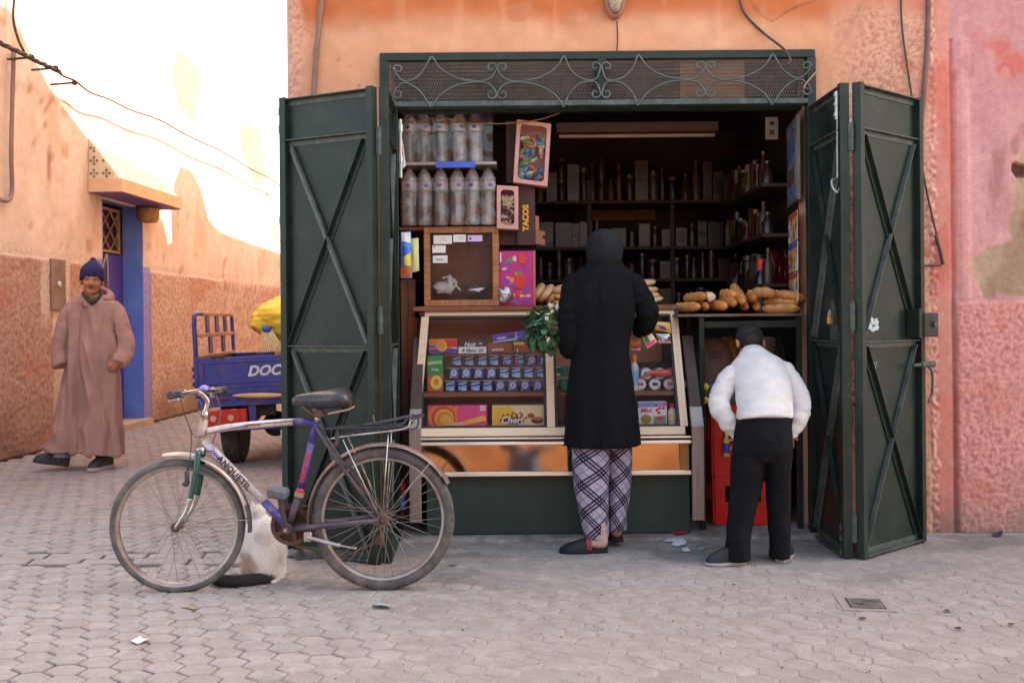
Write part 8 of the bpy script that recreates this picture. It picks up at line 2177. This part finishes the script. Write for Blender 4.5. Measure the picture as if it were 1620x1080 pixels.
for k in range(3500):
    i = rq.randrange(len(tp) - 1); p0 = tp[i].lerp(tp[i + 1], rq.random()); ax = (tp[i + 1] - tp[i]).normalized(); r0 = ax.orthogonal().normalized(); r0 = (Matrix.Rotation(rq.uniform(0, 6.28), 3, ax) @ r0)
    p = p0 + r0 * rad[i]; d = (r0 * .6 + ax).normalized(); s_ = r0.cross(ax) * .0008
    if p.z < .004: continue
    g.v += [p - s_, p + s_, p + d * rq.uniform(.008, .016)]; g.f.append((len(g.v) - 3, len(g.v) - 2, len(g.v) - 1)); g.mi.append(0)
g.build('tail_fur', BFUR, tl, kind='stuff', fix=False)

# ---------------------------------------------------------------- small things on the ground
PAPER = M('litter_paper', S(206, 204, 204), S(230, 228, 228), scale=12, rough=.7)
def scrap(pts, label, mat, cat='litter', z=.006, name='paper_scrap', curl=.012):
    w = [G0(*p) for p in pts]; c = sum(w, Vector()) / len(w); g = G(); n = len(w)
    ins = [c.lerp(p, .5) for p in w]
    vs = [Vector((c.x, c.y, z + .002))] + [Vector((p.x, p.y, z + .002 + curl * .4 * abs(n3(p.x * 50, p.y * 50)))) for p in ins] + [Vector((p.x, p.y, z + curl * abs(n3(p.x * 30, p.y * 30, 2)))) for p in w]
    fs = [(0, 1 + i, 1 + (i + 1) % n) for i in range(n)] + [(1 + i, 1 + n + i, 1 + n + (i + 1) % n, 1 + (i + 1) % n) for i in range(n)]
    vs2 = [v - Vector((0, 0, .0012)) for v in vs]; g.add(vs, fs); g.add(vs2, [f[::-1] for f in fs])
    return g.build(name, mat, smooth=False, label=label, cat=cat, fix=False)
scrap([(1050, 860), (1058, 855), (1068, 853), (1080, 855), (1087, 860), (1084, 865), (1072, 868), (1062, 866), (1066, 860)], 'white round paper plate with a slit lying beside the counter leg', M('paper_plate', S(222, 222, 232), S(238, 238, 246), scale=12, rough=.5), z=.012)
scrap([(1078, 870), (1088, 868), (1092, 873), (1082, 875)], 'small pale scrap in front of the white paper plate', PAPER)
scrap([(1064, 851), (1088, 850), (1088, 853), (1066, 855)], 'thin red wrapper strip behind the white paper plate', RED_, z=.034)
scrap([(1104, 868), (1112, 866), (1116, 870), (1108, 873)], 'small pale green scrap near the red crates', M('mint_scrap', S(130, 170, 150), rough=.7))
scrap([(207, 1017), (218, 1012), (222, 1009), (226, 1013), (236, 1012), (232, 1016), (218, 1021)], 'crumpled white paper scrap on the pavers at the lower left', PAPER, curl=.04)
scrap([(588, 960), (600, 957), (616, 959), (620, 963), (604, 965), (590, 963)], 'flattened silver white wrapper on the ground below the rear wheel', M('foil_scrap', S(186, 196, 210), S(226, 230, 238), scale=40, rough=.3, metal=.4), curl=.03)
scrap([(286, 962), (300, 960), (318, 962), (306, 966)], 'torn tan cardboard scrap under the front wheel', M('tan_scrap', S(150, 126, 104), rough=.9))
scrap([(1570, 848), (1578, 844), (1587, 847), (1585, 851), (1574, 852)], 'small dark blue bottle cap by the foot of the pink wall', M('blue_cap', S(40, 50, 90), rough=.4), curl=.04)
for k, (px, py) in enumerate(((1498, 968), (1364, 980), (1515, 997), (1600, 990), (716, 897))):
    scrap([(px - 6, py), (px, py - 1.5), (px + 6, py - .6), (px + 4, py + 1.2), (px - 3, py + 1.2)], ['curved black scrap right of the drain cover', 'brown smudge of leaf below the drain cover', 'brown leaf crumb in the right foreground', 'dark leaf near the right edge', 'small dark twig piece beside the rear wheel', 'rusty crumb between bicycle and counter', 'dark crumb left of the boy\'s shoe', 'pale crumb in front of the boy'][k], M('dark_scrap', (.06, .045, .036), (.12, .09, .07), scale=30, rough=.8), cat='litter', curl=.02, name='leaf_scrap')
# drain cover
dc = thing('drain_cover', 'small square metal inspection cover with rings set in the paving at the right', 'drain cover', G0(1375, 956))
q = [G0(1340, 951), G0(1387, 948.5), G0(1397, 961), G0(1352, 963.5)]
cR = Matrix.Rotation(radians(-8), 3, 'Z'); cc = sum(q, Vector()) / 4; hs = .068
for nm, (a, b), z, m_ in (('cement_surround', (hs * 1.55, hs * 1.45), .0045, M('surround_cement', (.27, .24, .21), (.34, .30, .26), scale=14, rough=.95, bump=.002)), ('cover_frame', (hs * 1.06, hs * 1.06), .007, M('cover_frame_iron', (.06, .05, .045), (.11, .09, .08), scale=20, rough=.6)), ('cover_plate', (hs * .95, hs * .95), .0085, M('cover_iron', (.12, .10, .09), (.2, .17, .15), scale=30, rough=.6))):
    g = G().box((-a, -b, -.01), (a, b, z), bev=.001); g.v = [cc + cR @ v for v in g.v]; g.build(nm, m_, dc)
for r in (.052, .036, .018):
    g = G().tube([cc + cR @ Vector((r * cos(a), r * .9 * sin(a), .009)) for a in [i * 2 * pi / 28 for i in range(29)]], .0022, 5); g.build('ring', M('cover_frame_iron', ()) if False else MATS['cover_frame_iron'], dc)
# crumbs, grit and rubble
rq = random.Random(99); g = G()
for k in range(600):
    y = rq.uniform(3.3, 5.4); x = rq.uniform(-.55, .55) * y; 
    if x < -1.3 and rq.random() < .5: continue
    r = rq.uniform(.0012, .0042) * (1.5 if rq.random() < .06 else 1); g.ell((x, y, bed(x, y) + .004 + (0.003 if True else 0)), (r * rq.uniform(.8, 1.8), r, r * .6), 5, 3, Matrix.Rotation(rq.uniform(0, 3), 3, 'Z'))
g.build('grit', M('grit_dark', (.10, .075, .055), (.24, .19, .15), scale=50, rough=.9), kind='stuff', label='scattered crumbs and grit on the paving', fix=False)
for k, (px, py, r) in enumerate(((500, 873, .055), (478, 884, .03), (462, 880, .035), (516, 880, .025), (545, 876, .02))):
    c = G0(px, py); q = crumple(G(), Vector((c.x, c.y, r * .45)), (r * 1.3, r, r * .6), k + 31, 12, .35)
    q.build('stone', M('rubble_stone', S(110, 100, 96), S(150, 138, 130), scale=14, rough=.95, bump=.002), smooth=True, label=['largest grey stone behind the bicycle pedals', 'small stone beside the cat at the foot of the green door', 'dark stone right behind the cat', 'small stone right of the large grey one', 'smallest stone under the bicycle crank'][k], cat='stone')
rag = thing('rag_bundle', 'red and blue rags bundled in the dark gap between the left door and the counter', 'rags', (P(628, 800, 5.45).x - .02, 5.5, .5))
for k, (px, py, m_) in enumerate(((632, 770, RED_), (634, 795, BLU), (630, 815, BRN))):
    c = P(px, py, 5.52); crumple(G(), c, (.03, .04, .045), k + 3, 12, .5).build('rag', m_, rag, smooth=True)
# the photographer, seen only as legs mirrored in the counter's gold strip
DEN = M('blue_denim', S(60, 66, 90), S(84, 92, 118), scale=20, rough=.9)
ph = thing('person', 'photographer in blue jeans whose legs show mirrored in the gold strip of the counter', 'person', (.13, -.35, 0))
g = G()
for s_ in (-1, 1):
    g.tube([Vector((.13 + .10 * s_, -.35, .06)), Vector((.13 + .10 * s_, -.35, .5)), Vector((.13 + .09 * s_, -.36, .92))], [.065, .075, .095], 14)
g.ell((.13, -.36, .98), (.18, .12, .13), 16, 10)
fuse(g, 'jeans', DEN, ph, .015, 2)
g = G(); g.rings([ering(Vector((.13, -.38, z)), (0, 0, 1), a, b, 24) for z, a, b in ((.98, .17, .12), (1.1, .16, .11), (1.3, .19, .12), (1.4, .17, .10), (1.46, .08, .07))])
for s_ in (-1, 1): g.tube(curve_pts([Vector((.13 + .17 * s_, -.38, 1.36)), Vector((.13 + .24 * s_, -.40, 1.12)), Vector((.13 + .12 * s_, -.20, 1.10))], 5), [.055] * 5 + [.045] * 6, 12)
fuse(g, 'pullover', M('grey_pullover', S(70, 70, 76), rough=.9), ph, .013, 2)
head(ph, Vector((.13, -.36, 1.60)), pi, 0, SKIN2, 1.0, voxel=.006)
g = G().ell((.13, -.375, 1.655), (.085, .10, .08), 18, 12); g.build('hair', HAIR, ph, smooth=True)
for s_ in (-1, 1):
    boot(Vector((.13 + .10 * s_, -.37, .002)), radians(90), 0, .27, ph, MATS['pale_sole'])
    hand(ph, aim(Vector((.13 + .11 * s_, -.19, 1.10)), Vector((-.6 * s_, .5, .1)), (0, 0, 1)), SKIN2, s_, .6)
